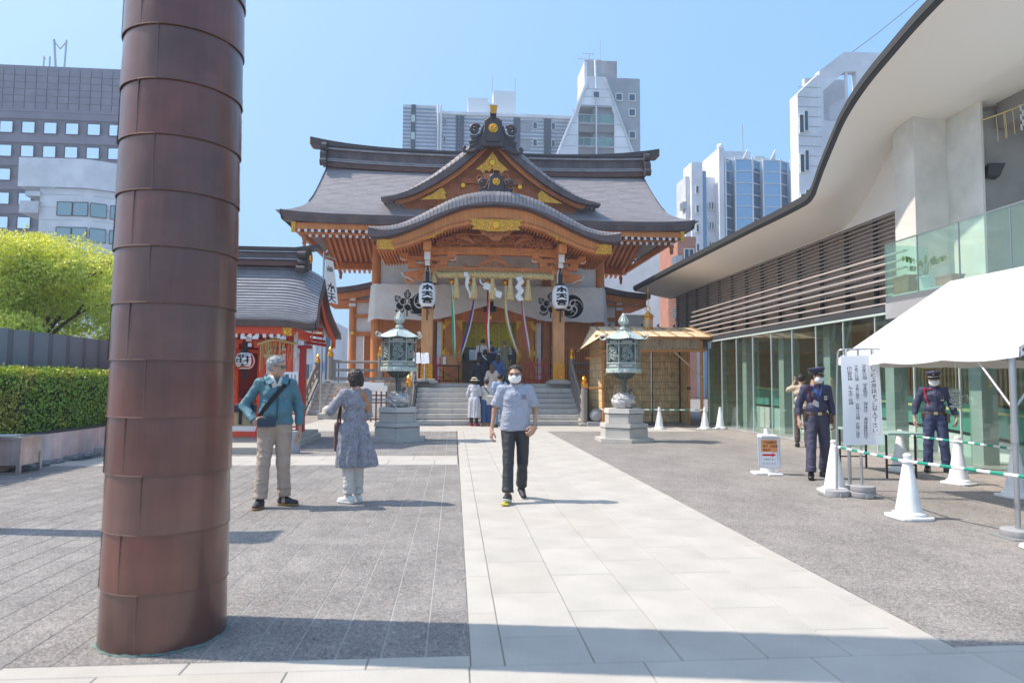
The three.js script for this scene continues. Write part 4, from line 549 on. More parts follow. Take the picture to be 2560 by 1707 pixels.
// a window that sits in a face looking to +z: frame proud of the wall, pane recessed in it
function win(parent, x0, x1, y0, y1, z, fm = MAT.offWhite, gm = MAT.winBlue, t = 0.08, mull = 0) { const f = part('window', [boxAt(x0 - t, x1 + t, y1, y1 + t, z, z + 0.1), boxAt(x0 - t, x1 + t, y0 - t, y0, z, z + 0.14), boxAt(x0 - t, x0, y0, y1, z, z + 0.1), boxAt(x1, x1 + t, y0, y1, z, z + 0.1), ...range(mull).map((i) => boxAt(lerp(x0, x1, (i + 1) / (mull + 1)) - t / 3, lerp(x0, x1, (i + 1) / (mull + 1)) + t / 3, y0, y1, z, z + 0.08))], fm, parent); part('pane', boxAt(x0, x1, y0, y1, z - 0.02, z + 0.03), gm, f); return f; }
{
  // tall grey tiled office tower, far left
  const o = thing('office_tower', 'tall grey tiled office tower with rows of square windows behind the tree', 'building', [-60, 0, -115]); o.off = new THREE.Vector3(60, 0, 115);
  const zf = -108, k = 1.8, Y = (y) => 1.45 + (y - 1.45) * k, X = (x) => x * k, top = Y(28.1);
  part('wall', boxAt(-92, X(-27.5), 0, top - 0.02, zf - 14, zf - 0.3), CITY.greyTile2, o);
  part('parapet', boxAt(-92.2, X(-27.4), top - 0.3, top + 0.3, zf - 14, zf - 0.25), CITY.greyTile, o);
  // cladding panels with joints round each window band
  for (let i = 0; i < 24; i++) { const x1 = X(-27.9) - i * 0.9 * 1.78; for (let j = 0; j < 6; j++) part('cladding_panel', boxAt(x1 - 1.54, x1 - 0.06, Y(24.45) + j * 1.06, Y(24.45) + 1.0 + j * 1.06, zf - 0.3, zf - 0.08), (i + j) % 2 ? CITY.greyTile : CITY.greyTile2, o); }
  part('band', [boxAt(-92, X(-27.6), Y(24.2), Y(24.35), zf - 0.2, zf + 0.05)], CITY.greyTile, o);
  for (let f = 0; f < 9; f++) for (let i = 0; i < 8; i++) { const x0 = X(-29.75) - i * 1.77 * k, y1 = Y(23.29 - f * 2.05), w = 1.0 * k, h = 0.95 * k; if (i < 7) win(o, x0, x0 + w, y1 - h, y1, zf, CITY.brown, MAT.winSky, 0.1); }
  for (let f = 0; f < 9; f++) part('spandrel', boxAt(-92, X(-27.6), Y(23.6 - f * 2.05), Y(23.6 - f * 2.05) + 1.55, zf - 0.3, zf - 0.05), f % 2 ? CITY.greyTile : CITY.greyTile2, o);
  const mast = thing('antenna_mast', 'steel antenna frame on the roof of the grey tower', 'antenna', [-66, top, -112]);
  part('mast', [rod([0, 0, 0], [0, 3.6, 0], 0.12), rod([0.9, 0, 0], [0.9, 3.6, 0], 0.12), rod([2.0, 0, 0], [1.4, 6.4, 0], 0.18), rod([3.1, 0, 0], [3.3, 6.4, 0], 0.14), rod([1.4, 6.2, 0], [2.4, 4.9, 0], 0.1), rod([3.3, 6.2, 0], [2.4, 4.9, 0], 0.1), rod([0, 3.2, 0], [0.9, 3.2, 0], 0.06), rod([0, 1, 0], [0.9, 1, 0], 0.06), rod([2, 1.2, 0], [3.2, 1.2, 0], 0.08)], MAT.steel, mast);
}
{
  const o = thing('white_office_block', 'white office block with ribbon windows in front of the grey tower', 'building', [-45, 0, -90]); o.off = new THREE.Vector3(45, 0, 90);
  const k = 2, zf = -90, X = (x) => x * k, Y = (y) => 1.45 + (y - 1.45) * k;
  const fold = (y0, y1, d, xl, xr, mat, nm = 'wall') => part(nm, [sheet((u, v) => { const x = lerp(X(xl), X(xr), u), z = zf + d - Math.max(0, x - X(-23.45)) * 0.55; return [x, lerp(y0, y1, v), z]; }, 24, 1), sheet((u, v) => [lerp(X(xl), X(xr), u), y1, zf + d - Math.max(0, lerp(X(xl), X(xr), u) - X(-23.45)) * 0.55 - v * 8], 24, 1), sheet((u, v) => [X(xl), lerp(y0, y1, v), zf + d - 8 * u], 1, 1)], mat, o);
  fold(Y(13.62), Y(15.48), 0.4, -27.6, -17, CITY.white, 'screen_wall'); fold(0, Y(13.6), 0, -26.35, -17, CITY.white); fold(Y(11.9), Y(12.66), 0.7, -27.35, -26.2, CITY.pale, 'balcony_front'); fold(Y(13.0), Y(13.3), 0.5, -27.1, -26.2, CITY.pale, 'balcony_front');
  for (let f = 0; f < 5; f++) for (let i = 0; i < 6; i++) { const x0 = -25.3 + i * 0.96, y1 = 12.7 - f * 1.62, z = zf - Math.max(0, X(x0 + 0.45) - X(-23.45)) * 0.55, a = x0 > -23.6 ? Math.atan(0.55) : 0; const w = part('window', [B(0.9 * k, 0.08, 0.1, 0, -0.04, 0.05), B(0.9 * k, 0.08, 0.1, 0, 0.85 * k, 0.05), B(0.06, 0.85 * k, 0.1, -0.45 * k, 0, 0.05), B(0.06, 0.85 * k, 0.1, 0.45 * k, 0, 0.05)].map((g) => g.rotateY(a).translate(X(x0 + 0.48), Y(y1) - 0.85 * k, z + 0.02)), CITY.brown, o); part('pane', B(0.86 * k, 0.84 * k, 0.06, 0, 0.01, 0.02).rotateY(a).translate(X(x0 + 0.48), Y(y1) - 0.85 * k, z + 0.02), m([0.3, 0.4, 0.42], 0.1, { metal: 0.4 }), w); }
  for (let f = 0; f < 6; f++) part('panel_joint', [sheet((u, v) => { const x = lerp(X(-26.3), X(-18), u); return [x, Y(13.2 - f * 0.81 * 1.0) - 0.05 * v, zf + 0.015 - Math.max(0, x - X(-23.45)) * 0.55]; }, 16, 1)], CITY.grey, o);
}
{
  // striped apartment block behind the shrine
  const o = thing('striped_apartment_block', 'apartment block striped in white and grey behind the shrine roof', 'building', [6, 0, -88]); o.off = new THREE.Vector3(-6, 0, 88);
  const k = 1.7, zf = -85, X = (x) => x * k, Y = (y) => 1.45 + (y - 1.45) * k;
  part('wall', [boxAt(X(-4.03), X(-1.58), 0, Y(21.93), zf - 14, zf + 0.3), boxAt(X(-1.58), X(9), 0, Y(21.5), zf - 13, zf)], CITY.pale, o);
  part('parapet', boxAt(X(-1.2), X(9), Y(21.35), Y(21.58), zf - 0.2, zf + 0.25), CITY.white, o);
  for (let i = 0; i < 17; i++) { const y = Y(21.7 - i * 0.278); part('facade_stripe', boxAt(X(-4.02), X(-1.6), y - 0.24, y, zf + 0.3, zf + 0.34), CITY.stripe, o); if (i > 1) part('facade_stripe', boxAt(X(-1.1), X(8.9), y - 0.24, y, zf, zf + 0.04), CITY.stripe, o); }
  part('dark_strip', boxAt(X(-3.42), X(-3.1), 0, Y(21.94), zf + 0.3, zf + 0.42), CITY.slate, o);
  for (const y of [20.6, 19.3]) part('frosted_window', boxAt(X(-3.4), X(-3.14), Y(y), Y(y) + 0.9, zf + 0.4, zf + 0.5), MAT.paleGreen, o);
  for (const [a, b] of [[-0.12, 0.08], [0.14, 0.48], [4.2, 4.42], [4.46, 4.68], [6.5, 7.02]]) part('dark_strip', boxAt(X(a), X(b), 0, Y(21.28), zf, zf + 0.16), CITY.slate, o);
  for (const a of [-1.52, -1.3]) part('drain_pipe', rod([X(a) + 0.12, 0, zf + 0.5], [X(a) + 0.12, Y(21.97), zf + 0.5], 0.12), CITY.white, o);
  for (const y of [20.5, 19.2]) { part('recessed_balcony', [boxAt(X(4.74), X(5.5), Y(y) - 0.4, Y(y) + 0.9, zf - 0.1, zf + 0.05), boxAt(X(4.74), X(5.5), Y(y) + 0.82, Y(y) + 0.95, zf, zf + 0.12)], CITY.grey, o); win(o, X(5.68), X(5.95), Y(y), Y(y) + 0.85, zf + 0.05, MAT.offWhite, MAT.winBlue, 0.06); win(o, X(7.08), X(7.32), Y(y), Y(y) + 0.85, zf + 0.05, MAT.offWhite, MAT.winBlue, 0.06); win(o, X(-0.98), X(-0.88), Y(y) + 0.1, Y(y) + 0.9, zf + 0.05, MAT.offWhite, CITY.slate, 0.04); }
  const p = part('roof_house', [boxAt(X(0.78), X(2.3), Y(21.3), Y(23.1), zf - 6, zf - 1.4), boxAt(X(2.2), X(2.9), Y(21.3), Y(22.75), zf - 6, zf - 1.6), boxAt(X(2.7), X(4.45), Y(21.3), Y(23.75), zf - 8, zf - 1.5)], m([0.74, 0.76, 0.78], 0.7), o);
  part('lightning_rod', [rod([X(2.62), Y(22), zf - 2], [X(2.62), Y(25.0), zf - 2], 0.04), rod([X(4.4), Y(22), zf - 2], [X(4.4), Y(24.9), zf - 2], 0.04)], MAT.steel, p);
}
{
  // tapered white tower with balconies
  const o = thing('tapered_tower', 'white tower with a tapering front, balconies and rooftop aerial behind the roof', 'building', [17.5, 0, -84]); o.off = new THREE.Vector3(-17.5, 0, 84);
  const k = 1.7, zf = -81.6, X = (x) => x * k, Y = (y) => 1.45 + (y - 1.45) * k, yl = [18.1, 21.0];
  part('rear_block', boxAt(X(9.9), X(13.42), 0, Y(23.95), zf - 11, zf - 0.5), CITY.grey, o);
  part('lift_tower', [boxAt(X(9.3), X(11.73), Y(22), Y(25.28), zf - 6, zf - 0.75)], m([0.42, 0.42, 0.43], 0.8, { t: 'copper', tile: 6, mean: 0.66 }), o);
  part('lift_tower_side', boxAt(X(9.26), X(9.48), Y(22), Y(25.1), zf - 5, zf - 0.6), CITY.white, o);
  const L = (y) => 9.46 - (23.8 - y) * 0.4, Rr = (y) => 10.75 + (23.85 - y) * 0.375;
  const f = part('tapered_front', [ext(poly([[X(L(5)), Y(5)], [X(Rr(5)), Y(5)], [X(Rr(23.85)), Y(23.85)], [X(9.46), Y(23.85)]], [[[X(8.75), Y(10)], [X(8.75), Y(21.02)], [X(8.95), Y(21.7)], [X(11.2), Y(21.7)], [X(11.42), Y(21.02)], [X(11.42), Y(10)]].map(([a, b]) => [a, b])]), 0.6, zf - 0.6)], CITY.white, o);
  part('inner_reveal', [boxAt(X(8.6), X(11.5), Y(8), Y(21.9), zf - 2.6, zf - 2.4)], CITY.grey, o);
  for (const y of [21.72, 20.42, 18.7, 17.0]) part('balcony_slab', boxAt(X(8.74), X(11.43), Y(y) - 0.25, Y(y), zf - 2.4, zf - 0.02), CITY.grey, o);
  for (const y of [20.42, 18.7]) { part('balcony_rail', boxAt(X(8.76), X(11.41), Y(y), Y(y) + 0.95, zf - 0.15, zf - 0.1), MAT.glassGreen, o); part('rail_cap', boxAt(X(8.75), X(11.42), Y(y) + 0.95, Y(y) + 1.02, zf - 0.18, zf - 0.06), MAT.steel, o); part('balcony_apron', boxAt(X(8.76), X(11.41), Y(y) - 1.2, Y(y) - 0.25, zf - 0.3, zf - 0.12), m([0.26, 0.24, 0.24], 0.7), o); for (const x of [8.95, 10.3]) win(o, X(x), X(x + 0.95), Y(y) + 0.05, Y(y) + 1.95, zf - 2.38, MAT.offWhite, MAT.winBlue, 0.06, 1); }
  part('centre_post', boxAt(X(10.02), X(10.13), Y(8), Y(22.1), zf - 0.1, zf + 0.12), CITY.pale, o);
  part('tapered_edge', [bar([X(L(5)) + 0.25, Y(5), zf + 0.05], [X(L(23.3)) + 0.3, Y(23.3), zf + 0.05], 0.32, 0.2), bar([X(Rr(5)) - 0.2, Y(5), zf + 0.05], [X(Rr(23.8)) - 0.1, Y(23.8), zf + 0.05], 0.32, 0.2)], CITY.pale, o);
  for (const y of [22.9, 22.3, 20.3, 19.4, 18.6]) part('panel_joint', [boxAt(X(L(y)) + 0.2, X(8.7), Y(y), Y(y) + 0.05, zf, zf + 0.015), boxAt(X(11.45), X(Rr(y)) - 0.2, Y(y), Y(y) + 0.05, zf, zf + 0.015)].slice(y > 22 ? 0 : 0, y > 22 ? 0 : 2).concat(y > 22 ? [boxAt(X(L(y)) + 0.2, X(Rr(y)) - 0.2, Y(y), Y(y) + 0.05, zf, zf + 0.015)] : []), CITY.grey, o);
  part('rain_pipe', rod([X(10.05), Y(22.9), zf + 0.15], [X(10.05), Y(25.2), zf - 0.5], 0.13), CITY.white, o);
  win(o, X(9.87), X(10.28), Y(22.25), Y(22.68), zf + 0.02, MAT.offWhite, MAT.winBlue, 0.1);
  for (const [x, y] of [[11.62, 22.25], [12.6, 22.25], [12.6, 21.12], [12.6, 19.44], [12.6, 17.8]]) win(o, X(x), X(x + 0.42), Y(y), Y(y + 0.48), zf - 0.48, MAT.offWhite, MAT.winBlue, 0.1);
  const a = thing('tv_aerial', 'thin television aerial and lightning rod on the tapered tower', 'antenna', [X(9.8), Y(25.28), zf - 2]);
  part('mast', [rod([0, 0, 0], [0, 1.5, 0], 0.045), rod([1.4, 0, 0], [1.4, 3.3, 0], 0.035)], MAT.steel, a); part('boom', [bar([-1.6, 0.75, 0], [1.5, 0.65, 0], 0.05), bar([-0.9, 1.3, 0.2], [0.5, 1.3, 0.2], 0.05), ...range(9).map((i) => bar([-1.4 + i * 0.32, 0.73, -0.4], [-1.4 + i * 0.32, 0.73, 0.4], 0.03)), bar([0.4, 1.1, 0.2], [0.5, 1.6, 0.2], 0.05)], MAT.steel, a);
}
{
  // glass-fronted building beyond the hall roof
  const o = thing('glass_building', 'pale building with faceted blue glass bays beyond the hall eave', 'building', [30, 0, -72]); o.off = new THREE.Vector3(-30, 0, 72);
  const k = 1.55, zf = -69.8, X = (x) => x * k, Y = (y) => 1.45 + (y - 1.45) * k;
  part('core', [boxAt(X(18.1), X(26), 0, Y(17.2), zf - 10, zf - 1.2), boxAt(X(18.0), X(18.35), 0, Y(17.75), zf - 8, zf + 0.3), boxAt(X(18.4), X(20.8), Y(16.8), Y(17.95), zf - 6, zf - 1.6)], CITY.white, o);
  const gm = [m([0.34, 0.46, 0.6], 0.06, { metal: 0.55 }), m([0.2, 0.29, 0.4], 0.06, { metal: 0.55 })];
  const bays = [[18.45, 19.15, 0.2, -0.6, 1], [19.2, 20.4, 0, 0.1, 0], [20.4, 21.15, 0.1, -0.6, 1], [21.2, 22.4, 0, 0.1, 0], [22.4, 23.15, 0.1, -0.6, 1], [23.2, 24.4, 0, 0.1, 0], [24.4, 25.2, 0, -0.5, 1]];
  for (const [x0, x1, d0, d1, g] of bays) { for (let f = 0; f < 16; f++) { const y1 = 17.0 - f * 0.82; part('glass_panel', bar([X(x0), Y(y1 - 0.39), zf + d0], [X(x1), Y(y1 - 0.39), zf + d1], 0.05, 0.76 * k), gm[g], o); part('transom', bar([X(x0), Y(y1), zf + d0 + 0.05], [X(x1), Y(y1), zf + d1 + 0.05], 0.1, 0.09), CITY.white, o); } part('glazing_post', B(0.14, Y(17.15), 0.14, X(x0), 0, zf + d0 + 0.05), CITY.white, o); }
  for (const x of [20.2, 22.2]) part('roof_fin', ext(poly([[X(x - 0.35), Y(17.15)], [X(x), Y(17.15)], [X(x), Y(17.85)]]), 0.2, zf - 0.4), CITY.white, o);
  part('roof_plant', [B(1.2, 0.8, 1.2, X(21.4), Y(17.1), zf - 2), B(0.9, 0.7, 1, X(21.9), Y(17.1), zf - 2.2)], MAT.offWhite, o);
  part('satellite_dish', sph(0.35, X(18.25), Y(17.95), zf - 0.4, 1), MAT.offWhite, o);
  part('lightning_rod', rod([X(20.36), Y(17), zf - 2], [X(20.36), Y(20.0), zf - 2], 0.04), MAT.steel, o);
  const w = thing('white_apartments', 'narrow white apartment building left of the glass bays', 'building', [26, 0, -70]); w.off = new THREE.Vector3(-26, 0, 70);
  part('wall', [boxAt(X(16.2), X(16.98), 0, Y(16.8), zf - 3, zf - 0.4), boxAt(X(16.98), X(18.1), 0, Y(15.9), zf - 4, zf - 1)], CITY.white, w);
  part('stair_wing', boxAt(X(15.9), X(16.2), 0, Y(15.9), zf - 4, zf - 1), CITY.pale, w); part('glass_strip', boxAt(X(17.02), X(17.36), 0, Y(16.3), zf - 0.98, zf - 0.9), gm[1], w); part('roof_frame', [boxAt(X(17.0), X(17.8), Y(16.7), Y(16.75), zf - 3, zf - 2.9), boxAt(X(17.7), X(17.74), Y(15.9), Y(16.7), zf - 3, zf - 2.9)], MAT.steel, w);
  for (let f = 0; f < 6; f++) { win(w, X(16.5), X(16.66), Y(14.6 - f * 1.35), Y(15.1 - f * 1.35), zf - 0.36); win(w, X(17.55), X(17.66), Y(13.6 - f * 1.4), Y(14.1 - f * 1.4), zf - 0.96); win(w, X(17.75), X(17.86), Y(13.6 - f * 1.4), Y(14.1 - f * 1.4), zf - 0.96); part('balcony', boxAt(X(15.7), X(15.95), Y(13.6 - f * 1.5), Y(14.1 - f * 1.5), zf - 2, zf - 0.9), MAT.steel, w); }
  const b = thing('brick_apartments', 'reddish brick apartment building low behind the hall roof', 'building', [23, 0, -66]); b.off = new THREE.Vector3(-23, 0, 66);
  part('wall', boxAt(22.1, 24.0, 0, 16.2, -72, -66), CITY.tileBrick, b); for (let f = 0; f < 4; f++) { win(b, 22.8, 23.7, 13.2 - f * 2.6, 14.9 - f * 2.6, -65.98, MAT.offWhite, MAT.winBlue, 0.08, 1); part('balcony', boxAt(21.8, 22.5, 13.2 - f * 2.6, 14.2 - f * 2.6, -67, -65.7), MAT.steel, b); }
}
{
  // tall white block rising right above the eave
  const o = thing('white_tiled_block', 'tall white panelled block with a recessed balcony above the curved eave', 'building', [29, 0, -52]); o.off = new THREE.Vector3(-29, 0, 52);
  const k = 1.6, zf = -48, X = (x) => x * k, Y = (y) => 1.45 + (y - 1.45) * k;
  // the street face runs away to the back, so the near corner is furthest right
  const F = (t) => [lerp(X(15.9), X(16.85), t), lerp(zf - 1.5, zf + 0.6, t)];
  part('wall', [ext(poly([[X(15.9), 0], [X(16.85), 0], [X(16.85), Y(16.0)], [X(15.9), Y(15.1)]]), 1.2, zf - 1.3), boxAt(X(16.85), X(17.06), 0, Y(16.04), zf - 2, zf - 0.08)], CITY.white, o);
  part('wing', [ext(poly([[X(17.06), 0], [X(21.5), 0], [X(21.5), Y(17.35)], [X(18.32), Y(17.28)], [X(17.06), Y(16.3)]], [[[X(17.24), Y(13.9)], [X(18.9), Y(13.9)], [X(18.9), Y(16.35)], [X(18.3), Y(16.3)], [X(17.24), Y(15.35)]]]), 0.6, zf - 0.9)], CITY.white, o);
  part('recess', [boxAt(X(17.1), X(19.2), Y(13), Y(16.6), zf - 3, zf - 2.6), boxAt(X(17.1), X(17.24), Y(13), Y(16.2), zf - 2.6, zf - 0.9)], CITY.pale, o);
  part('balcony_post', rod([X(18.45), Y(14), zf - 0.5], [X(18.45), Y(16.35), zf - 0.5], 0.12), CITY.white, o);
  for (let j = 0; j < 5; j++) part('balcony_louvre', bar([X(17.5), Y(13.95) + j * 0.22, zf - 0.2], [X(18.6), Y(14.6) + j * 0.22, zf - 0.2], 0.05, 0.06), CITY.white, o);
  for (let j = 0; j < 9; j++) part('panel_joint', boxAt(X(15.9), X(17.06), Y(15.4 - j * 0.47), Y(15.4 - j * 0.47) + 0.03, zf - 0.1, zf - 0.07), CITY.grey, o);
  for (let f = 0; f < 4; f++) { win(o, X(15.96), X(16.15), Y(13.2 - f * 1.88), Y(14.05 - f * 1.88), zf - 0.1, MAT.offWhite, CITY.slate, 0.04); win(o, X(16.2), X(16.37), Y(13.3 - f * 1.88), Y(14.25 - f * 1.88), zf - 0.1, MAT.offWhite, MAT.winBlue, 0.04); }
  single('overhead_cable', 'thin cable running up from the white block roof', 'cable', tube([[X(18.8), Y(17.4), zf - 2], [X(21), Y(19.1), zf - 2], [X(24), Y(21.6), zf - 2]], 0.025, 20, 4), CITY.slate);
}
{
  // blue glass office right behind the wing; pale building behind the left stairs
  const o = thing('blue_glass_office', 'turquoise glass office glimpsed between shrine eave and hall', 'building', [21, 0, -88]); o.off = new THREE.Vector3(-21, 0, 88);
  const t = [m([0.1, 0.42, 0.5], 0.12, { metal: 0.3 }), m([0.13, 0.5, 0.58], 0.12, { metal: 0.3 })]; part('core', boxAt(17, 24.4, 0, 18.4, -96, -88.2), t[0], o);
  for (let f = 0; f < 9; f++) for (let i = 0; i < 4; i++) part('glass_panel', boxAt(17.05 + i * 1.85, 18.85 + i * 1.85, 2 + f * 1.85, 3.7 + f * 1.85, -88.2, -88), t[(f + i) % 2], o);
  for (let f = 0; f < 9; f++) part('transom', boxAt(17, 24.4, 3.7 + f * 1.85, 3.84 + f * 1.85, -88.15, -87.9), MAT.paleGreen, o);
  const g = thing('grey_flats', 'pale grey flats seen between the red shrine and the hall', 'building', [-15, 0, -58]); g.off = new THREE.Vector3(15, 0, 58);
  part('wall', [boxAt(-14.2, -9.6, 0, 6.2, -62, -55), boxAt(-17.5, -14.2, 0, 5.6, -60, -53.5)], CITY.white, g); part('drain_pipe', [rod([-11.0, 0, -54.8], [-11, 6.2, -54.8], 0.12), rod([-13.6, 0, -54.8], [-13.6, 6.2, -54.8], 0.1)], CITY.white, g); part('dark_strip', boxAt(-10.2, -9.85, 0, 6, -55.1, -54.9), MAT.winBlue, g);
  for (let f = 0; f < 2; f++) for (const x of [-12.8, -11.9]) win(g, x, x + 0.5, 1.6 + f * 2.4, 2.8 + f * 2.4, -54.96, MAT.offWhite, MAT.winBlue, 0.06);
  part('blue_sign', boxAt(-10.65, -10.35, 2.2, 3.0, -54.9, -54.8), m([0.02, 0.2, 0.7], 0.5), g);
}

// ================= lettering: characters as brush strokes on a 0-9 grid =================
const GLYPH = {
  水: '505948 13434218 837355 54658498', 天: '1181 1494 51544719 546799', 宮: '5051 13119193 3335757333 5546 2629898626', 申: '2227878222 2585 5059', し: '3037496986', 込: '524537 526385 1021 1424 242718 17389999', み: '2161471829 183887 737679', 用: '212719 21818988 2484 2787 5159',
  紙: '3012 3222 3215 2529 1718 3738 6152 5181 5259 5585 728999', を: '2282 5135 354555 8444485989', ご: '2373 262858 8888 8091 7081', 記: '2040 1252 2444 2646 2729494727 6181 8185 8565 656989 8987', 入: '4151 514719 526899', 下: '1191 5159 5375', さ: '1383 515577 27284989', い: '22274838 7386',
  安: '5051 13119193 1595 5336 3689 7349 4918', 産: '5051 2282 3243 7263 1494 141719 3575 3777 2989 5459', 祈: '2131 1333 3316 2429 7161 616759 6494 8489', 願: '1151 111719 3343 3335 4345 3545 3848 3659 6191 6268 9298 6494 6696 6898 7859 8999', 御: '2012 3113 2329 4151 3464 5058 3868 7191 9197 7179', 守: '5051 13119193 2484 646968 3637', 神: '2131 1333 3316 2429 5257878252 5484 7079',
  身: '5041 3237 3282 8289 3474 3575 1797 8719', 体: '3016 2429 4393 6069 6337 6397 5777', 健: '2013 1319 3151 5133 3355 3519 1999 5282 5484 5686 4878 7069', 康: '5051 1191 111619 3373 7377 2585 3777 5359 2839 8798', 子: '2282 8255 5559 5948 1595', 授: '1333 3038 3827 1627 8061 5152 6263 8273 4494 4446 9496 4787 8749 5799', け: '222739 4393 7377 7759',
  厄: '1191 111719 3373 7376 3339 3989 8987', 除: '1131 1119 3124 2435 3516 6143 6193 5383 4696 6369 5748 7797', 初: '2131 1333 3316 2429 5292 9288 7249', 詣: '2040 1252 2444 2646 2729494727 6082 6064 6494 6669999666 6797', 七: '1595 40478797', 五: '2181 5149 2474 7479 1999', 三: '2181 3575 1999',
  受: '8021 2233 4253 7263 1494 1415 9495 2676 7638 3819 3799', 付: '3016 2429 4494 7079 5667', 祷: '2131 1333 3316 2429 5191 5393 4595 7038 6898 8689 5768', 縁: '3012 3222 3215 2529 1718 3738 5181 8173 4595 7559 6848 7697', 起: '1151 3036 1454 1656 2639 1999 6191 9195 6595 6568 6898', 物: '1242 3039 0545 5143 5292 9289 7259 8269', 朱: '3022 2383 1696 5059 5519 5599', 印: '4012 1218 1444 1848 5191 9196 5159', お: '1363 313948 486877 8293', 進: '6042 4247 4282 4484 4686 6266 1021 1424 242718 17389999', '・': '5555',
  辨: '2021 1141 1214 3234 0444 0646 2449 5058 7091 6181 6496 6797 8489', 財: '1017 1040 4047 1242 1444 1747 2708 3749 5393 8089 8358',
};
function brush(c, ch, x, y, s, w) { c.lineWidth = w; c.lineCap = c.lineJoin = 'round'; for (const st of (GLYPH[ch] ?? '').split(' ')) { c.beginPath(); for (let i = 0; i + 1 < st.length; i += 2) { const px = x + (+st[i]) / 9.4 * s, py = y + (+st[i + 1]) / 9.4 * s; if (i) c.lineTo(px, py); else c.moveTo(px, py); } if (st.length === 4 && st[0] === st[2] && st[1] === st[3]) c.lineTo(x + (+st[0]) / 9.4 * s + 0.5, y + (+st[1]) / 9.4 * s); c.stroke(); } }
function vtext(c, str, x, y, s, w, step = 1.08) { [...str].forEach((ch, i) => ch !== ' ' && brush(c, ch, x, y + i * s * step, s, w)); }
function htext(c, str, x, y, s, w, step = 1.08) { [...str].forEach((ch, i) => ch !== ' ' && brush(c, ch, x + i * s * step, y, s, w)); }
function canvasTex(w, h, draw) { const c = document.createElement('canvas'); c.width = w; c.height = h; draw(c.getContext('2d')); const t = new THREE.CanvasTexture(c); t.colorSpace = THREE.SRGBColorSpace; return t; }
const print = (tx, rough = 0.85, o = {}) => new THREE.MeshStandardMaterial({ map: tx, roughness: rough, ...o });
// three-comma crest
function tomoe(c, x, y, r, ink, bg) { c.fillStyle = ink; c.beginPath(); c.arc(x, y, r, 0, 7); c.fill(); c.strokeStyle = bg; c.lineCap = 'butt'; for (let i = 0; i < 3; i++) { const a = i * 2.094 - 0.4, pts = []; for (let k = 0; k <= 24; k++) { const t = k / 24; pts.push([a + t * 2.5, r * (0.12 + 0.83 * Math.pow(t, 0.75))]); } for (let k = 0; k < 24; k++) { c.lineWidth = r * (0.15 * (1 - k / 26) + 0.02); c.beginPath(); c.moveTo(x + Math.cos(pts[k][0]) * pts[k][1], y + Math.sin(pts[k][0]) * pts[k][1]); c.lineTo(x + Math.cos(pts[k + 1][0] + 0.02) * pts[k + 1][1], y + Math.sin(pts[k + 1][0] + 0.02) * pts[k + 1][1]); c.stroke(); } c.lineWidth = r * 0.06; const hx = x + Math.cos(a + 0.75) * r * 0.44, hy = y + Math.sin(a + 0.75) * r * 0.44; c.beginPath(); c.arc(hx, hy, r * 0.37, a + 2.2, a + 5.4); c.stroke(); } c.beginPath(); c.fillStyle = bg; c.arc(x, y, r * 0.1, 0, 7); c.fill(); }
// leaf-and-blossom crest
function leafCrest(c, x, y, r, ink, bg) { const leaf = (a, l, w, ox = 0, oy = 0) => { c.save(); c.translate(x + ox, y + oy); c.rotate(a); c.fillStyle = ink; c.beginPath(); c.moveTo(0, 0); c.quadraticCurveTo(-w, -l * 0.5, 0, -l); c.quadraticCurveTo(w, -l * 0.5, 0, 0); c.fill(); c.strokeStyle = bg; c.lineWidth = r * 0.035; c.beginPath(); c.moveTo(0, -l * 0.12); c.lineTo(0, -l * 0.86); for (let k = 1; k < 5; k++) { c.moveTo(0, -l * (0.1 + 0.15 * k)); c.lineTo(w * 0.32, -l * (0.22 + 0.15 * k)); c.moveTo(0, -l * (0.1 + 0.15 * k)); c.lineTo(-w * 0.32, -l * (0.22 + 0.15 * k)); } c.stroke(); c.restore(); };
  leaf(0.05, r * 0.75, r * 0.5, 0, -r * 0.3); leaf(-0.75, r * 0.7, r * 0.48, -r * 0.42, -r * 0.05); leaf(0.75, r * 0.7, r * 0.48, r * 0.42, -r * 0.05); leaf(-1.75, r * 0.72, r * 0.5, -r * 0.15, r * 0.45); leaf(1.75, r * 0.72, r * 0.5, r * 0.15, r * 0.45); c.fillStyle = ink; for (const [a, b, q] of [[-0.52, 0.18, 0.3], [0.1, 0.22, 0.34], [0.55, 0.15, 0.28], [-0.28, -0.15, 0.27], [0.3, -0.15, 0.27]]) { c.strokeStyle = bg; c.lineWidth = r * 0.06; c.beginPath(); c.arc(x + a * r, y + b * r, q * r, 0, 7); c.fill(); c.stroke(); } c.fillStyle = bg; for (let i = 0; i < 12; i++) { c.beginPath(); c.arc(x + ((i % 4) - 1.5) * r * 0.12, y - r * 0.2 + Math.floor(i / 4) * r * 0.12, r * 0.04, 0, 7); c.fill(); } c.fillStyle = ink; c.fillRect(x - r * 0.04, y + r * 0.45, r * 0.09, r * 0.5); }

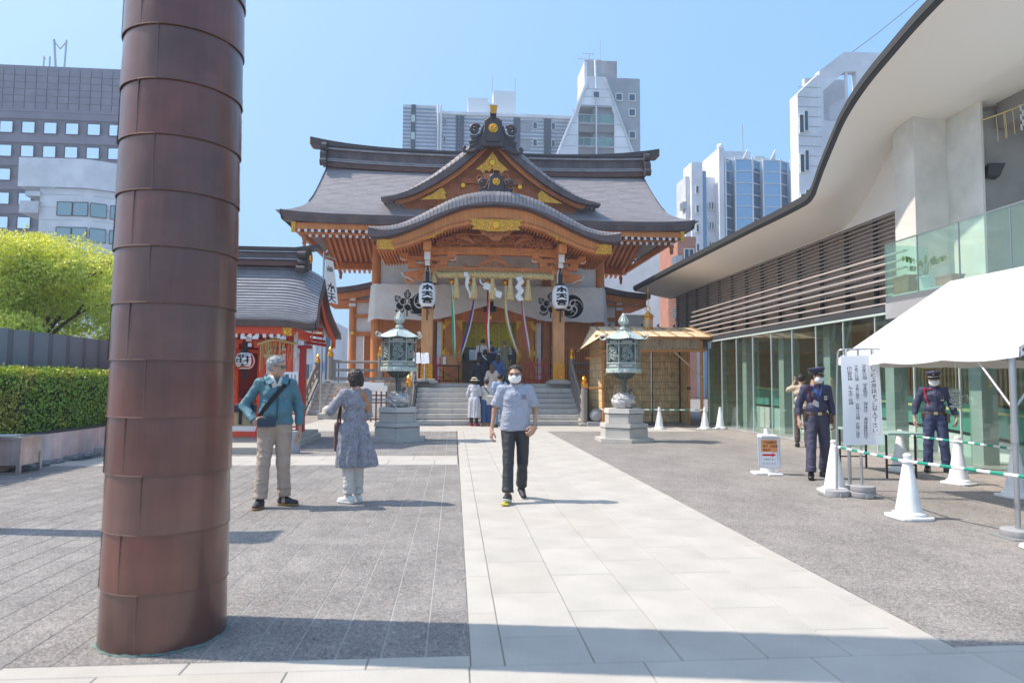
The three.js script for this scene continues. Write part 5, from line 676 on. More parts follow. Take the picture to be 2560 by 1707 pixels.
// ================= curtain, lanterns, rope and ribbons on the porch =================
{
  const cw = 10.4, ch = 1.9, y0 = 3.85, PX = 190;
  const tx = canvasTex(Math.round(cw * PX), Math.round(ch * PX), (c) => { const X = (x) => (x + cw / 2) * PX, Y = (y) => (y0 + ch - y) * PX; c.fillStyle = '#f7f4ee'; c.fillRect(0, 0, 3000, 1000); const r = rng(4); for (let i = 0; i < 260; i++) { c.fillStyle = `rgba(150,135,115,${0.015 + 0.02 * r()})`; c.beginPath(); c.ellipse(r() * 2000, r() * 360, 20 + r() * 90, 8 + r() * 30, r(), 0, 7); c.fill(); } for (const [lx, tx2] of [[-3.45, -2.8], [2.55, 3.45]]) { leafCrest(c, X(lx), Y(4.7), 0.56 * PX, '#15161c', '#f7f4ee'); tomoe(c, X(tx2), Y(4.68), 0.5 * PX, '#15161c', '#f7f4ee'); } });
  const cu = thing('ceremonial_curtain', 'long white curtain with black leaf and comma crests across the hall front', 'curtain', [AX, 4, -28.4]); cu.off = new THREE.Vector3(0, -4, 28.4);
  const bot = (x) => { const a = Math.abs(x); return a > 2.7 ? 4.02 - 0.02 * Math.sin(a * 5) : lerp(4.74, 4.02, smoothstep(a, -0.6, 2.75)); };
  for (const s of [-1, 1]) part('cloth_panel', sheet((u, v) => { const x = s * lerp(0.14, 5.02, u), a = Math.abs(x), t = v, b = bot(x), top = 5.5 + 0.012 * Math.cos(x * 6.28 / 0.49), y = lerp(top, b, t), g = smoothstep(2.9 - a, 0, 2.4), fold = g * 0.05 * Math.sin((t * 9 + a * 2.2)) * t + 0.035 * n3(x * 0.9, y * 0.8, s) + 0.02 * n3(x * 3, y * 3, 5 + s) * t + 0.03 * Math.sin((y - 4) * 5 + a * 3.2) * smoothstep(a, 3.2, 4.8) * t; const wrap = smoothstep(a, 4.72, 5.02); return [x + s * 0.1 * t * wrap, y - wrap * t * 0.1, -28.42 + fold - 0.55 * wrap * wrap + t * 0.06]; }, 110, 26, (u, v, q) => [clamp((q[0] + cw / 2) / cw, 0, 1), clamp((q[1] - y0) / ch, 0, 1)]), new THREE.MeshPhysicalMaterial({ map: tx, roughness: 0.95, transmission: 0.22, thickness: 0, side: THREE.DoubleSide }), cu);
  part('curtain_loop', range(20).map((i) => B(0.05, 0.1, 0.08, -4.7 + i * 0.495, 5.42, -28.46)), MAT.whitePaint, cu); cu.children[2].userData.kind = 'stuff';
  // paper lanterns
  const lt = canvasTex(512, 512, (c) => { c.fillStyle = '#f2f1f4'; c.fillRect(0, 0, 512, 512); for (let i = 0; i < 26; i++) { c.fillStyle = 'rgba(120,120,140,0.14)'; c.fillRect(0, i * 20, 512, 3); } c.strokeStyle = '#0b0b10'; [...'水天宮'].forEach((k, i) => brush(c, k, 202, 44 + i * 142, 108, 25)); c.lineWidth = 6; [...'御神'].forEach((k, i) => { brush(c, k, 62, 190 + i * 62, 50, 6); brush(c, k, 400, 190 + i * 62, 50, 6); }); });
  const lantern = (name, label, tx3, pos, k, group) => {
    const o = thing(name, label, 'lantern', pos, group), prof = curve([[0, 0.17], [0.06, 0.235], [0.2, 0.295], [0.5, 0.315], [0.8, 0.295], [0.94, 0.235], [1, 0.17]]);
    part('paper_shade', sheet((u, v) => { const a = (u - 0.5) * 6.2832, r = prof(v) * k * (1 + 0.012 * Math.sin(v * 26 * 6.28)); return [Math.sin(a) * r, v * 0.88 * k, Math.cos(a) * r]; }, 40, 78, (u, v) => [u, v]), print(tx3, 0.7), o);
    part('end_cap', [lathe([[0, -0.05 * k], [0.17 * k, -0.05 * k], [0.175 * k, 0.02 * k], [0, 0.02 * k]], 24), lathe([[0, 0.87 * k], [0.175 * k, 0.87 * k], [0.17 * k, 0.95 * k], [0, 0.95 * k]], 24)], MAT.black, o);
    part('hanger', [B(0.16 * k, 0.4 * k, 0.03, 0, 0.94 * k, 0), rod([-0.05, 1.3 * k, 0], [0.02, 1.62 * k, 0], 0.025), rod([0.05, 1.3 * k, 0], [-0.02, 1.62 * k, 0], 0.025)], MAT.iron, o);
    part('tail_bar', [B(0.05 * k, 0.46 * k, 0.05 * k, 0, -0.5 * k, 0), B(0.03, 0.2 * k, 0.03, 0.07 * k, -0.3 * k, 0)], MAT.black, o);
    return o;
  };
  const L1 = lantern('paper_lantern', 'white paper lantern with black characters on the left porch post', lt, [AX - 2.5, 4.24, -25.42], 1, 'paper lanterns on the porch posts');
  dup(L1, [AX + 2.5, 4.24, -25.42], 0, 'white paper lantern with black characters on the right porch post');
  // straw rope
  const straw = m([0.68, 0.5, 0.23], 0.95, { t: 'reed', tile: 0.25, mean: 0.62 }), sr = thing('sacred_rope', 'thick twisted straw rope strung between the porch posts', 'rope', [AX, 5.5, -25.75]);
  const core = (x) => 0.02 - 0.05 * x * x * 0.12 + 0.0 * x; for (let k = 0; k < 3; k++) part('strand', tube(range(80).map((i) => { const x = lerp(-2.15, 2.12, i / 79), a = x * 11 + k * 2.094, r = 0.066 * (1 - 0.25 * Math.abs(x) / 2.2); return [x, core(x) + Math.cos(a) * r, Math.sin(a) * r]; }), 0.07, 240, 7), straw, sr);
  part('rope_end', [lathe([[0, -0.34], [0.13, -0.32], [0.1, -0.1], [0.05, 0.02], [0, 0.04]], 14, -2.28, 0.02, 0), tube([[-2.28, 0, 0], [-2.26, 0.1, 0], [-2.1, 0.05, 0]], 0.055, 12, 6), rod([2.1, 0, 0], [2.3, -0.02, 0], 0.09, 0.13, 12)], straw, sr);
  part('bamboo_pole', rod([-2.3, 0.17, 0], [2.3, 0.12, 0], 0.025), m([0.36, 0.34, 0.14], 0.6), sr); for (const x of [-1.6, -1, -0.4, 0.2, 0.8, 1.4]) part('rope_tie', tube([[x, 0.2, 0], [x + 0.02, 0.06, 0.1], [x, -0.1, 0.05]], 0.009, 8, 4), straw, sr);
  const rt = rng(9), straws = [-1.43, -0.76, -0.06, 0.62, 1.3];
  const ta = thing('straw_tassel', 'straw tassel hanging from the rope beside the green ribbon', 'tassel', [AX + straws[0], 4.62, -25.66], 'straw tassels on the rope');
  part('straw_bundle', [lathe([[0, 0], [0.155, 0], [0.13, 0.25], [0.085, 0.6], [0.06, 0.8], [0, 0.82]], 14), ...range(60).map((i) => { const a = rt() * 6.28, r = Math.sqrt(rt()) * 0.17; return rod([Math.cos(a) * 0.06, 0.7, Math.sin(a) * 0.06], [Math.cos(a) * r, -0.03 - rt() * 0.05, Math.sin(a) * r], 0.007, 0.004, 4); })], straw, ta); part('binding', new THREE.TorusGeometry(0.068, 0.014, 5, 18).rotateX(1.57).translate(0, 0.74, 0), straw, ta);
  ['purple', 'red', 'yellow', 'pink'].forEach((k, i) => dup(ta, [AX + straws[i + 1], 4.62 - 0.02 * i, -25.66], i, `straw tassel hanging from the rope beside the ${k} ribbon`));
  const bell = thing('brass_bell', 'small brass bell above the green ribbon', 'bell', [AX + straws[0] - 0.16, 5.16, -25.95], 'brass bells above the ribbons');
  part('bell_body', [sph(0.12, 0, 0.12, 0, 0.95), new THREE.TorusGeometry(0.122, 0.014, 6, 20).rotateX(1.57).translate(0, 0.12, 0)], MAT.goldSmooth, bell); part('bell_ring', new THREE.TorusGeometry(0.05, 0.012, 6, 14).translate(0, 0.27, 0), MAT.goldSmooth, bell);
  ['purple', 'red', 'yellow', 'pink'].forEach((k, i) => dup(bell, [AX + straws[i + 1] - 0.16, 5.16, -25.95], 0, `small brass bell above the ${k} ribbon`));
  const ribs = [['green', [0.02, 0.4, 0.14], -1.62, -1.42], ['purple', [0.09, 0.015, 0.22], -0.78, -1.2], ['red', [0.72, 0.008, 0.02], -0.2, -0.12], ['yellow', [0.72, 0.55, 0.02], 0.46, 0.95], ['pink', [0.75, 0.1, 0.28], 1.14, 1.36]];
  ribs.forEach(([k, c, x0, x1], i) => { const o = thing('bell_ribbon', `${k} and white cloth ribbon hanging from a bell on the porch`, 'ribbon', [AX + x0, 2.42, -25.9], 'bell pull ribbons'); const f = (side) => sheet((u, v) => { const t = v, w = lerp(0.02, 0.046, Math.sin(Math.min(1, t * 1.5) * 1.57)) * (t > 0.85 ? lerp(1, 0.25, (t - 0.85) / 0.15) : 1), tw = t * 1.5 + i, bx = lerp(0, x1 - x0, t * t) + 0.05 * Math.sin(t * 4 + i); return [bx + (u - 0.5 + side * 0.75) * w * 1.5, lerp(2.75, 0.0, t), 0.02 * side + Math.sin(tw) * 0.08 * (u - 0.5)]; }, 3, 30); part('coloured_strip', f(-0.5), new THREE.MeshStandardMaterial({ color: new THREE.Color(...c), roughness: 0.8, side: THREE.DoubleSide }), o); part('white_strip', f(0.5), m([0.78, 0.76, 0.74], 0.85, { side: THREE.DoubleSide }), o); });
  const shide = (x, pos, lab, n, tilt) => { const o = thing('paper_streamer', lab, 'paper streamer', [AX + x, pos, -25.6]); if (tilt) for (let i = 0; i < n; i++) part('paper_fold', B(0.24, 0.24, 0.008, 0, -0.12, 0.012 * i).rotateZ(-0.3).translate(0.02 + 0.22 * i, -0.22 - 0.15 * i, 0), MAT.whitePaint, o); else part('paper_fold', ext(poly([...range(n + 1).map((i) => [(i % 2 ? 0.06 : -0.06) - 0.12, 0.02 - i * 0.18]), ...range(n + 1).map((i) => [((n - i) % 2 ? 0.06 : -0.06) + 0.1, 0.06 - (n - i) * 0.18])]), 0.012, 0), MAT.whitePaint, o); part('paper_band', tube(tilt ? [[-0.24, 0.05, 0], [-0.2, -0.1, 0.02], [0, -0.2, 0.02]] : [[0.1, 0.1, 0], [0.06, 0, 0.02], [0, -0.1, 0.01]], 0.03, 10, 5), MAT.whitePaint, o); return o; };
  shide(0.98, 5.42, 'white zigzag paper streamer between yellow and pink ribbons', 5, 0); shide(-0.3, 5.3, 'white zigzag paper streamer crossing the red ribbon', 3, 1);
  const sh3 = thing('paper_streamer', 'thin twisted white paper streamer beside the purple ribbon', 'paper streamer', [AX - 1.08, 4.6, -25.6]); part('paper_band', sheet((u, v) => [0.04 * Math.sin(v * 9) + v * 0.16 + (u - 0.5) * lerp(0.16, 0.07, v), 0.98 - v * 0.95, Math.sin(v * 7) * 0.05 * (u - 0.5)], 2, 18), MAT.whitePaint, sh3); part('paper_fold', B(0.14, 0.16, 0.008, 0, 0.84, 0.02), MAT.whitePaint, sh3);
}
// ================= things on the porch floor =================
{
  const y = 1.42, d = thing('offertory_chest', 'large dark worn wooden offertory chest in front of the doorway', 'chest', [AX - 0.15, y, -27.4]);
  const dw = m([0.1, 0.068, 0.05], 0.8, { t: 'wood', tile: 0.8 });
  part('chest_body', slab(2.0, 0.75, 0.8, 0, 0.08, 0, 0.02), dw, d); part('chest_foot', [B(0.14, 0.08, 0.86, -0.8, 0, 0), B(0.14, 0.08, 0.86, 0.8, 0, 0)], dw, d); part('rim', [B(2.1, 0.06, 0.08, 0, 0.83, 0.4), B(2.1, 0.06, 0.08, 0, 0.83, -0.4)], dw, d); for (let i = 0; i < 9; i++) part('grille_bar', B(1.96, 0.04, 0.05, 0, 0.83, -0.32 + i * 0.08), dw, d);
  for (const s of [-0.55, 0.55]) { const n = thing('notice_sheet', s < 0 ? 'white notice sheet on dark board behind the chest, left one' : 'white notice sheet on dark board behind the chest, right one', 'notice', [AX + s * 1.05 + 0.0, y + 0.88, -27.75]); part('board', B(0.95, 0.56, 0.03, 0, 0, 0), MAT.charcoal, n); part('sheet', B(0.68, 0.42, 0.008, s > 0 ? -0.05 : 0.05, 0.06, 0.022), m([0.62, 0.68, 0.75], 0.7), n); part('foot', B(0.5, 0.06, 0.2, 0, -0.06, 0), MAT.charcoal, n); }
  const t = thing('side_table', 'dark cross-braced table left of the offertory chest', 'table', [AX - 1.72, y, -26.9]);
  part('tabletop', slab(0.95, 0.04, 0.5, 0, 0.66, 0, 0.006), MAT.iron, t); for (const x of [-0.43, 0.43]) for (const z of [-0.2, 0.2]) part('leg', B(0.045, 0.66, 0.045, x, 0, z), MAT.iron, t); part('brace', [bar([-0.42, 0.1, 0.2], [0.42, 0.58, 0.2], 0.02), bar([0.42, 0.1, 0.2], [-0.42, 0.58, 0.2], 0.02)], MAT.iron, t); part('stretcher', B(0.9, 0.03, 0.03, 0, 0.08, 0.2), MAT.iron, t);
  const b = thing('donation_box', 'pale wooden donation box with a white label on the dark table', 'box', [AX - 1.68, y + 0.7, -26.9]); part('box_body', slab(0.6, 0.36, 0.36, 0, 0, 0, 0.01), m([0.52, 0.25, 0.09], 0.6, { t: 'wood', tile: 0.5 }), b); part('box_lid', slab(0.64, 0.04, 0.4, 0, 0.36, 0, 0.008), m([0.55, 0.28, 0.1], 0.6, { t: 'wood', tile: 0.5 }), b); part('label', B(0.12, 0.3, 0.006, -0.18, 0.03, 0.184), MAT.whitePaint, b);
  const fence = (name, lab, pos, n, w, h, mat, rails) => { const o = thing(name, lab, 'barrier', pos); for (let i = 0; i < n; i++) part('upright', slab(0.05, h, 0.05, -w / 2 + w * i / (n - 1), 0, 0, 0.006), mat, o); for (const q of rails) part('rail', B(w + 0.1, 0.05, 0.04, 0, h * q, 0.004), mat, o); part('foot', [B(0.06, 0.06, 0.3, -w / 2, 0.0, 0.02), B(0.06, 0.06, 0.3, w / 2, 0.0, 0.02)], mat, o); return o; };
  const rm = m([0.45, 0.02, 0.03], 0.55);
  fence('red_barrier', 'red lattice barrier right of the doorway behind the walking man', [AX + 1.72, y, -26.7], 6, 0.8, 1.0, rm, [0.12, 0.34, 0.72]); fence('red_barrier', 'narrow red lattice barrier left of the side table', [AX - 2.16, y, -26.2], 3, 0.3, 1.0, rm, [0.06, 0.2, 0.68]); fence('dark_barrier', 'dark wooden barrier left of the right porch post', [AX + 2.62, y, -27.0], 3, 0.5, 0.82, m([0.05, 0.022, 0.018], 0.6), [0.14, 0.48, 0.8]);
  const ns = thing('notice_stand', 'slender stand with two tilted notice sheets by the left porch post', 'notice stand', [AX - 2.72, y, -25.62]);
  const nt = canvasTex(128, 192, (c) => { c.fillStyle = '#e9ecf4'; c.fillRect(0, 0, 128, 192); const r = rng(12); for (let i = 0; i < 6; i++) for (let j = 0; j < 13; j++) { c.fillStyle = i % 3 ? 'rgba(80,80,110,0.7)' : 'rgba(190,90,90,0.7)'; c.fillRect(12 + i * 19, 40 + j * 11, 4 + r() * 6, 7); } c.fillStyle = '#c99'; c.fillRect(20, 10, 50, 18); });
  part('pole', [rod([-0.12, 0, 0], [-0.12, 0.75, 0], 0.016), rod([0.14, 0, 0.02], [0.14, 0.75, 0], 0.022)], MAT.whitePaint, ns); part('base', [slab(0.3, 0.04, 0.26, -0.12, 0, 0), slab(0.34, 0.05, 0.28, 0.16, 0, 0)], MAT.charcoal, ns); for (const x of [-0.16, 0.16]) { const g = new THREE.BoxGeometry(0.29, 0.46, 0.014); g.rotateX(-0.5); g.rotateZ(x < 0 ? 0.14 : 0.12); g.translate(x, 0.92, 0); part('notice_sheet', g, print(nt, 0.6), ns); }
}
// ================= rails with gilt finials =================
{
  const cap = (x, y, z, k = 1) => lathe([[0, 0.42], [0.015, 0.405], [0.05, 0.36], [0.085, 0.31], [0.075, 0.26], [0.05, 0.235], [0.085, 0.215], [0.09, 0.195], [0.06, 0.185], [0.105, 0.16], [0.115, 0.15], [0.115, 0], [0, 0]].map(([a, b]) => [a * k, b * k]).reverse(), 20, x, y, z);
  const rail = (name, lab, pos, posts, bars, grp) => { const o = thing(name, lab, 'railing', pos, grp); o.off = new THREE.Vector3(...pos).negate(); for (const [x, y0, h, z, k = 1] of posts) { const p = part('post', rod([x, y0, z], [x, y0 + h, z], 0.11 * k, 0.105 * k, 18), MAT.greyWood, o); part('gilt_finial', cap(x, y0 + h, z, k), MAT.goldSmooth, p); part('stone_foot', slab(0.36 * k, 0.06, 0.36 * k, x, y0 - 0.01, z, 0.01), MAT.stone[1], p); } for (const b of bars) part('rail', b, MAT.greyWood, o); return o; };
  for (const s of [-1, 1]) {
    const x = AX + s * 2.98, W = s < 0 ? 'left' : 'right';
    rail('stair_railing', `grey wooden stair railing with gilt finials on the ${W} side of the main stairs`, [x, 0, -24.4], [[x, 0.04, 1.26, -23.15], [x + s * 0.05, 1.46, 0.92, -25.95]], [tube([[x, 0.78, -23.2], [x, 1.1, -23.9], [x, 1.75, -25.0], [x, 2.14, -25.6], [x + s * 0.05, 2.2, -25.9]], 0.055, 30, 8), bar([x, 0.45, -23.2], [x, 1.75, -25.9], 0.08, 0.1), bar([x, 0.14, -23.2], [x, 1.48, -25.9], 0.12, 0.16), bar([x, 0.62, -23.95], [x, 1.1, -23.95], 0.07, 0.07), bar([x, 1.05, -24.7], [x, 1.55, -24.7], 0.07, 0.07)], 'railings of the main stairs');
    part('stair_cheek', ext(poly([[-23.3, 0], [-25.9, 0], [-25.9, 1.34], [-23.3, 0.1]]), 0.24, 0).rotateY(-Math.PI / 2).translate(x + 0.12, 0, 0), MAT.stone[0], scene).userData = { label: s < 0 ? 'sloping stone cheek along the left edge of main stairs' : 'sloping stone cheek along the right edge of main stairs', category: 'stair cheek', kind: 'thing' };
  }
  rail('platform_railing', 'grey wooden railing with gilt finials along the left platform', [-3.8, 1.42, -27], [[-4.82, 1.46, 0.95, -27], [-2.9, 1.46, 0.98, -27]], [rod([-4.82, 2.22, -27], [-1.5, 2.22, -27], 0.05), bar([-4.82, 1.9, -27], [-1.5, 1.9, -27], 0.09, 0.1), bar([-4.82, 1.56, -27], [-1.5, 1.56, -27], 0.12, 0.14), bar([-4.66, 1.5, -27], [-4.66, 2.2, -27], 0.12, 0.05), bar([-3.85, 1.5, -27], [-3.85, 1.9, -27], 0.1, 0.1)]);
  rail('platform_railing', 'grey wooden railing with gilt finial behind the reed shelter', [6, 1.42, -27], [[7.5, 1.46, 0.95, -27]], [rod([4.6, 2.22, -26.6], [7.5, 2.22, -27], 0.05), bar([4.6, 1.9, -26.6], [7.5, 1.9, -27], 0.09, 0.1)]);
  // left side stairs with their own railing
  const st = thing('side_stairs', 'narrow grey stone side stairs left of the hall platform', 'stairs', [-5.85, 0, -31.5]); st.off = new THREE.Vector3(5.85, 0, 31.5); const rr = rng(77);
  for (let i = 0; i < 8; i++) for (const [a, b] of [[-6.4, -5.75], [-5.744, -4.9]]) part('step_stone', slab(b - a - 0.006, 0.175, 0.4, (a + b) / 2, i * 0.175, -30.8 - i * 0.33, 0.008), MAT.stair[Math.floor(rr() * 4)], st);
  rail('side_railing', 'grey wooden railing with gilt finials beside the side stairs', [-6.55, 0, -31.5], [[-6.55, 0.02, 1.3, -30.45, 1.15], [-6.5, 1.4, 0.95, -33.2]], [tube([[-6.5, 1.0, -30.5], [-6.5, 1.55, -31.4], [-6.5, 2.15, -32.6], [-6.5, 2.25, -33.2]], 0.06, 24, 8), bar([-6.5, 0.6, -30.5], [-6.5, 1.9, -33.1], 0.09, 0.1), bar([-6.5, 0.25, -30.5], [-6.5, 1.5, -33.1], 0.14, 0.16), ...range(4).map((i) => bar([-6.5, 0.6 + i * 0.4, -30.9 - i * 0.6], [-6.5, 1.2 + i * 0.38, -30.9 - i * 0.6], 0.09, 0.16))]);
  part('iron_rail', [rod([-5.9, 1.42, -33], [-5.9, 2.5, -33], 0.025), rod([-5.5, 1.42, -33], [-5.5, 2.45, -33], 0.025), rod([-5.9, 2.48, -33], [-5.0, 2.4, -33], 0.025)], MAT.iron, scene).userData = { label: 'thin dark iron handrail at the top of the side stairs', category: 'handrail', kind: 'thing' };
  for (const [x, z, l] of [[-4.9, -33.5, 'gilt finial post on the far platform beside the lattice door']]) { const o = thing('finial_post', l, 'post', [x, 1.42, z]); part('post', rod([0, 0, 0], [0, 0.9, 0], 0.1, 0.1, 14), MAT.greyWood, o); part('gilt_finial', cap(0, 0.9, 0), MAT.goldSmooth, o); }
  const bf = thing('brown_fence', 'low reddish brown iron fence beside the left bronze lantern', 'fence', [-2.75, 0.02, -25]); for (let i = 0; i < 5; i++) part('upright', slab(0.05, 1.1, 0.05, -0.42 + i * 0.18, 0, 0, 0.008), m([0.12, 0.045, 0.035], 0.6), bf); for (const y of [0.06, 0.66, 0.92]) part('rail', B(0.9, 0.05, 0.04, 0, y, 0.004), m([0.12, 0.045, 0.035], 0.6), bf);
  single('stone_block', 'rounded white stone block on a plinth behind the woman', 'stone block', [slab(1.0, 0.22, 0.7, -4.75, 0, -27.3, 0.02), lathe([[0, 0.55], [0.3, 0.52], [0.44, 0.4], [0.46, 0.22], [0, 0.22]].reverse(), 20, -4.7, 0, -27.3)], MAT.stone[2]);
}
// ================= bronze lanterns on stone plinths =================
{
  const br = m([0.32, 0.36, 0.335], 0.5, { metal: 0.2, t: 'blotch', tile: 0.5, mean: 0.72 }), brPale = m([0.5, 0.57, 0.53], 0.45, { metal: 0.1, t: 'blotch', tile: 0.4, mean: 0.72 }), brDark = m([0.12, 0.14, 0.13], 0.55, { metal: 0.4 }), wire = m([0.3, 0.26, 0.25], 0.5, { metal: 0.5 });
  const hex = (w, h, y, rot = 0, w2 = w) => { const g = new THREE.CylinderGeometry(w2 / 1.732, w / 1.732, h, 6, 1); g.rotateY(rot); g.translate(0, y + h / 2, 0); g.deleteAttribute('normal'); const q = g.toNonIndexed(); q.computeVertexNormals(); return uvBox(q); };
  const pl = thing('stone_plinth', 'stepped hexagonal stone plinth under the left bronze lantern', 'plinth', [-1.41, 0, -17.4], 'lantern plinths');
  part('base_slab', hex(1.34, 0.09, 0), MAT.stair[1], pl);
  // each course: six face stones with joints and a cap
  for (const [w, y, h] of [[1.08, 0.09, 0.26], [0.88, 0.46, 0.24]]) for (let i = 0; i < 6; i++) { const a = R(30 + i * 60), s = w / 1.732; part('face_stone', slab(s - 0.026, h - 0.012, 0.16, 0, y, w / 2 - 0.085, 0.006).rotateY(a), MAT.stair[i % 4], pl); }
  part('cap_stone', hex(1.11, 0.1, 0.355, 0, 1.07), MAT.stair[0], pl); part('cap_stone', hex(0.92, 0.12, 0.705, 0, 0.88), MAT.stair[2], pl); part('core_stone', hex(0.76, 0.6, 0.09), m([0.07, 0.068, 0.065], 0.95), pl);
  const la = thing('bronze_lantern', 'tall verdigris bronze garden lantern left of the stairs', 'lantern', [-1.41, 0.826, -17.4], 'bronze garden lanterns'); la.off = new THREE.Vector3(0, -0.826, 0);
  const r = rng(15);
  const rock = new THREE.SphereGeometry(0.285, 40, 26), P = rock.attributes.position; for (let i = 0; i < P.count; i++) { const x = P.getX(i), y = P.getY(i), z = P.getZ(i), k = 1 + 0.25 * n3(x * 14, y * 14, z * 14) + 0.12 * n3(x * 34, y * 34, z * 34); P.setXYZ(i, x * k * 1.02, y * k * 0.74, z * k * 1.02); } rock.translate(0, 1.0, 0); rock.computeVertexNormals();
  part('wave_base', [rock.toNonIndexed(), ...range(26).map(() => { const a = r() * 6.28; return swirl(Math.cos(a) * 0.2, 0.9 + r() * 0.22, Math.sin(a) * 0.2, 0.05, 1.1, 1, 0.012); })], m([0.62, 0.6, 0.59], 0.35, { metal: 0.3, t: 'asphalt', tile: 0.35 }), la);
  part('stem', [lathe([[0.13, 1.0], [0.085, 1.14], [0.068, 1.25], [0.07, 1.5], [0.1, 1.58], [0.2, 1.64], [0.27, 1.7], [0.3, 1.725], [0, 1.725]], 24), ...range(12).map((i) => { const a = i * 0.5236; return tube([[Math.sin(a) * 0.09, 1.56, Math.cos(a) * 0.09], [Math.sin(a) * 0.2, 1.62, Math.cos(a) * 0.2], [Math.sin(a) * 0.28, 1.71, Math.cos(a) * 0.28]], 0.022, 8, 5); }), tube([[0.08, 1.05, 0.06], [0.14, 1.15, 0.04], [0.1, 1.24, 0.08], [0.19, 1.3, 0.06]], 0.03, 12, 5)], brDark, la);
  const lobed = poly(range(96).map((i) => { const a = i / 96 * 6.2832, q = 0.43 + 0.025 * Math.abs(Math.cos(a * 6)); return [Math.sin(a) * q, Math.cos(a) * q]; })); part('lobed_tray', ext(lobed, 0.085, 0, 0.006).rotateX(-Math.PI / 2).translate(0, 1.72, 0), brPale, la);
  const rot = R(30), bd = part('fire_box', [hex(0.72, 0.1, 1.86, rot), hex(0.7, 0.13, 1.8, rot)], br, la); part('fire_box_core', hex(0.6, 0.7, 1.85, rot), brDark, la);
  part('moulding', [hex(0.76, 0.03, 1.95, rot), hex(0.75, 0.025, 2.44, rot), hex(0.8, 0.03, 1.8, rot)], brPale, la);
  for (let i = 0; i < 6; i++) { const a = R(i * 60), s = 0.72 / 1.732, turn = (g) => g.rotateY(a); const ring = []; for (let k = 0; k < 34; k++) { const x = (r() - 0.5) * (s - 0.1), y = 2.0 + r() * 0.42; ring.push(turn(new THREE.TorusGeometry(0.018 + r() * 0.022, 0.008, 5, 10).translate(x, y, 0.345))); } ring.push(turn(new THREE.TorusGeometry(0.11, 0.014, 6, 24).scale(1, 1.35, 1).translate(0, 2.21, 0.35))); for (let k = 0; k < 5; k++) ring.push(turn(sph(0.035, Math.cos(k * 1.257) * 0.06, 2.21 + Math.sin(k * 1.257) * 0.08, 0.345, 1, 8, 6))); part('openwork_panel', ring, br, la); part('corner_bar', rod([Math.sin(a + R(30)) * 0.415, 1.8, Math.cos(a + R(30)) * 0.415], [Math.sin(a + R(30)) * 0.415, 2.55, Math.cos(a + R(30)) * 0.415], 0.022, 0.022, 8), br, la); part('slot_panel', [turn(B(0.26, 0.05, 0.01, 0, 2.48, 0.352)), turn(B(0.26, 0.05, 0.01, 0, 1.87, 0.362))], m([0.5, 0.5, 0.47], 0.5), la); }
  part('upper_band', hex(0.7, 0.1, 2.45, rot), brDark, la);
  part('lantern_roof', sheet((u, v) => { const a = u * 6.2832, c = Math.abs(((a / 1.0472) % 1) - 0.5) * 2, t = v, rr2 = lerp(0.06, 0.5 + 0.06 * c * c, t); return [Math.sin(a) * rr2, 2.79 - 0.235 * Math.pow(t, 1.5) - 0.02 * Math.sin(t * 3.14) * (1 - c) + 0.035 * c * c * t * t, Math.cos(a) * rr2]; }, 96, 14), brPale, la);
  part('roof_underside', hex(0.9, 0.02, 2.545, 0), brDark, la);
  for (let i = 0; i < 6; i++) { const a = R(i * 60), q = (rad, y) => [Math.sin(a) * rad, y, Math.cos(a) * rad]; part('roof_rib', tube([q(0.06, 2.8), q(0.25, 2.735), q(0.44, 2.61), q(0.56, 2.575), q(0.63, 2.62), q(0.62, 2.68), q(0.57, 2.69), q(0.55, 2.66)], 0.017, 30, 6), brPale, la); }
  part('finial', [lathe([[0, 2.76], [0.05, 2.77], [0.06, 2.8], [0.1, 2.83], [0.09, 2.88], [0.04, 2.9], [0.03, 2.93], [0.08, 2.98], [0.1, 3.03], [0.06, 3.1], [0.015, 3.18], [0, 3.2]], 18), ...range(8).map((i) => { const a = i * 0.785; return tube([[Math.sin(a) * 0.05, 2.93, Math.cos(a) * 0.05], [Math.sin(a) * 0.13, 3.02, Math.cos(a) * 0.13], [Math.sin(a) * 0.08, 3.13, Math.cos(a) * 0.08], [0, 3.24, 0]], 0.012, 10, 5); })], brPale, la);
  part('wire_cage', [...range(9).map((j) => new THREE.TorusGeometry(0.31 - 0.012 * j, 0.0032, 4, 40).rotateX(1.5708).translate(0, 0.86 + j * 0.065, 0)), ...range(14).map((i) => { const a = i / 14 * 6.28; return tube([[Math.sin(a) * 0.31, 0.83, Math.cos(a) * 0.31], [Math.sin(a) * 0.23, 1.38, Math.cos(a) * 0.23], [Math.sin(a) * 0.09, 1.48, Math.cos(a) * 0.09]], 0.0035, 8, 4); })], wire, la);
  dup(pl, [4.29, 0, -17.1], 0, 'stepped hexagonal stone plinth under the right bronze lantern'); dup(la, [4.29, 0.826, -17.1], 0, 'tall verdigris bronze garden lantern right of the stairs');
}
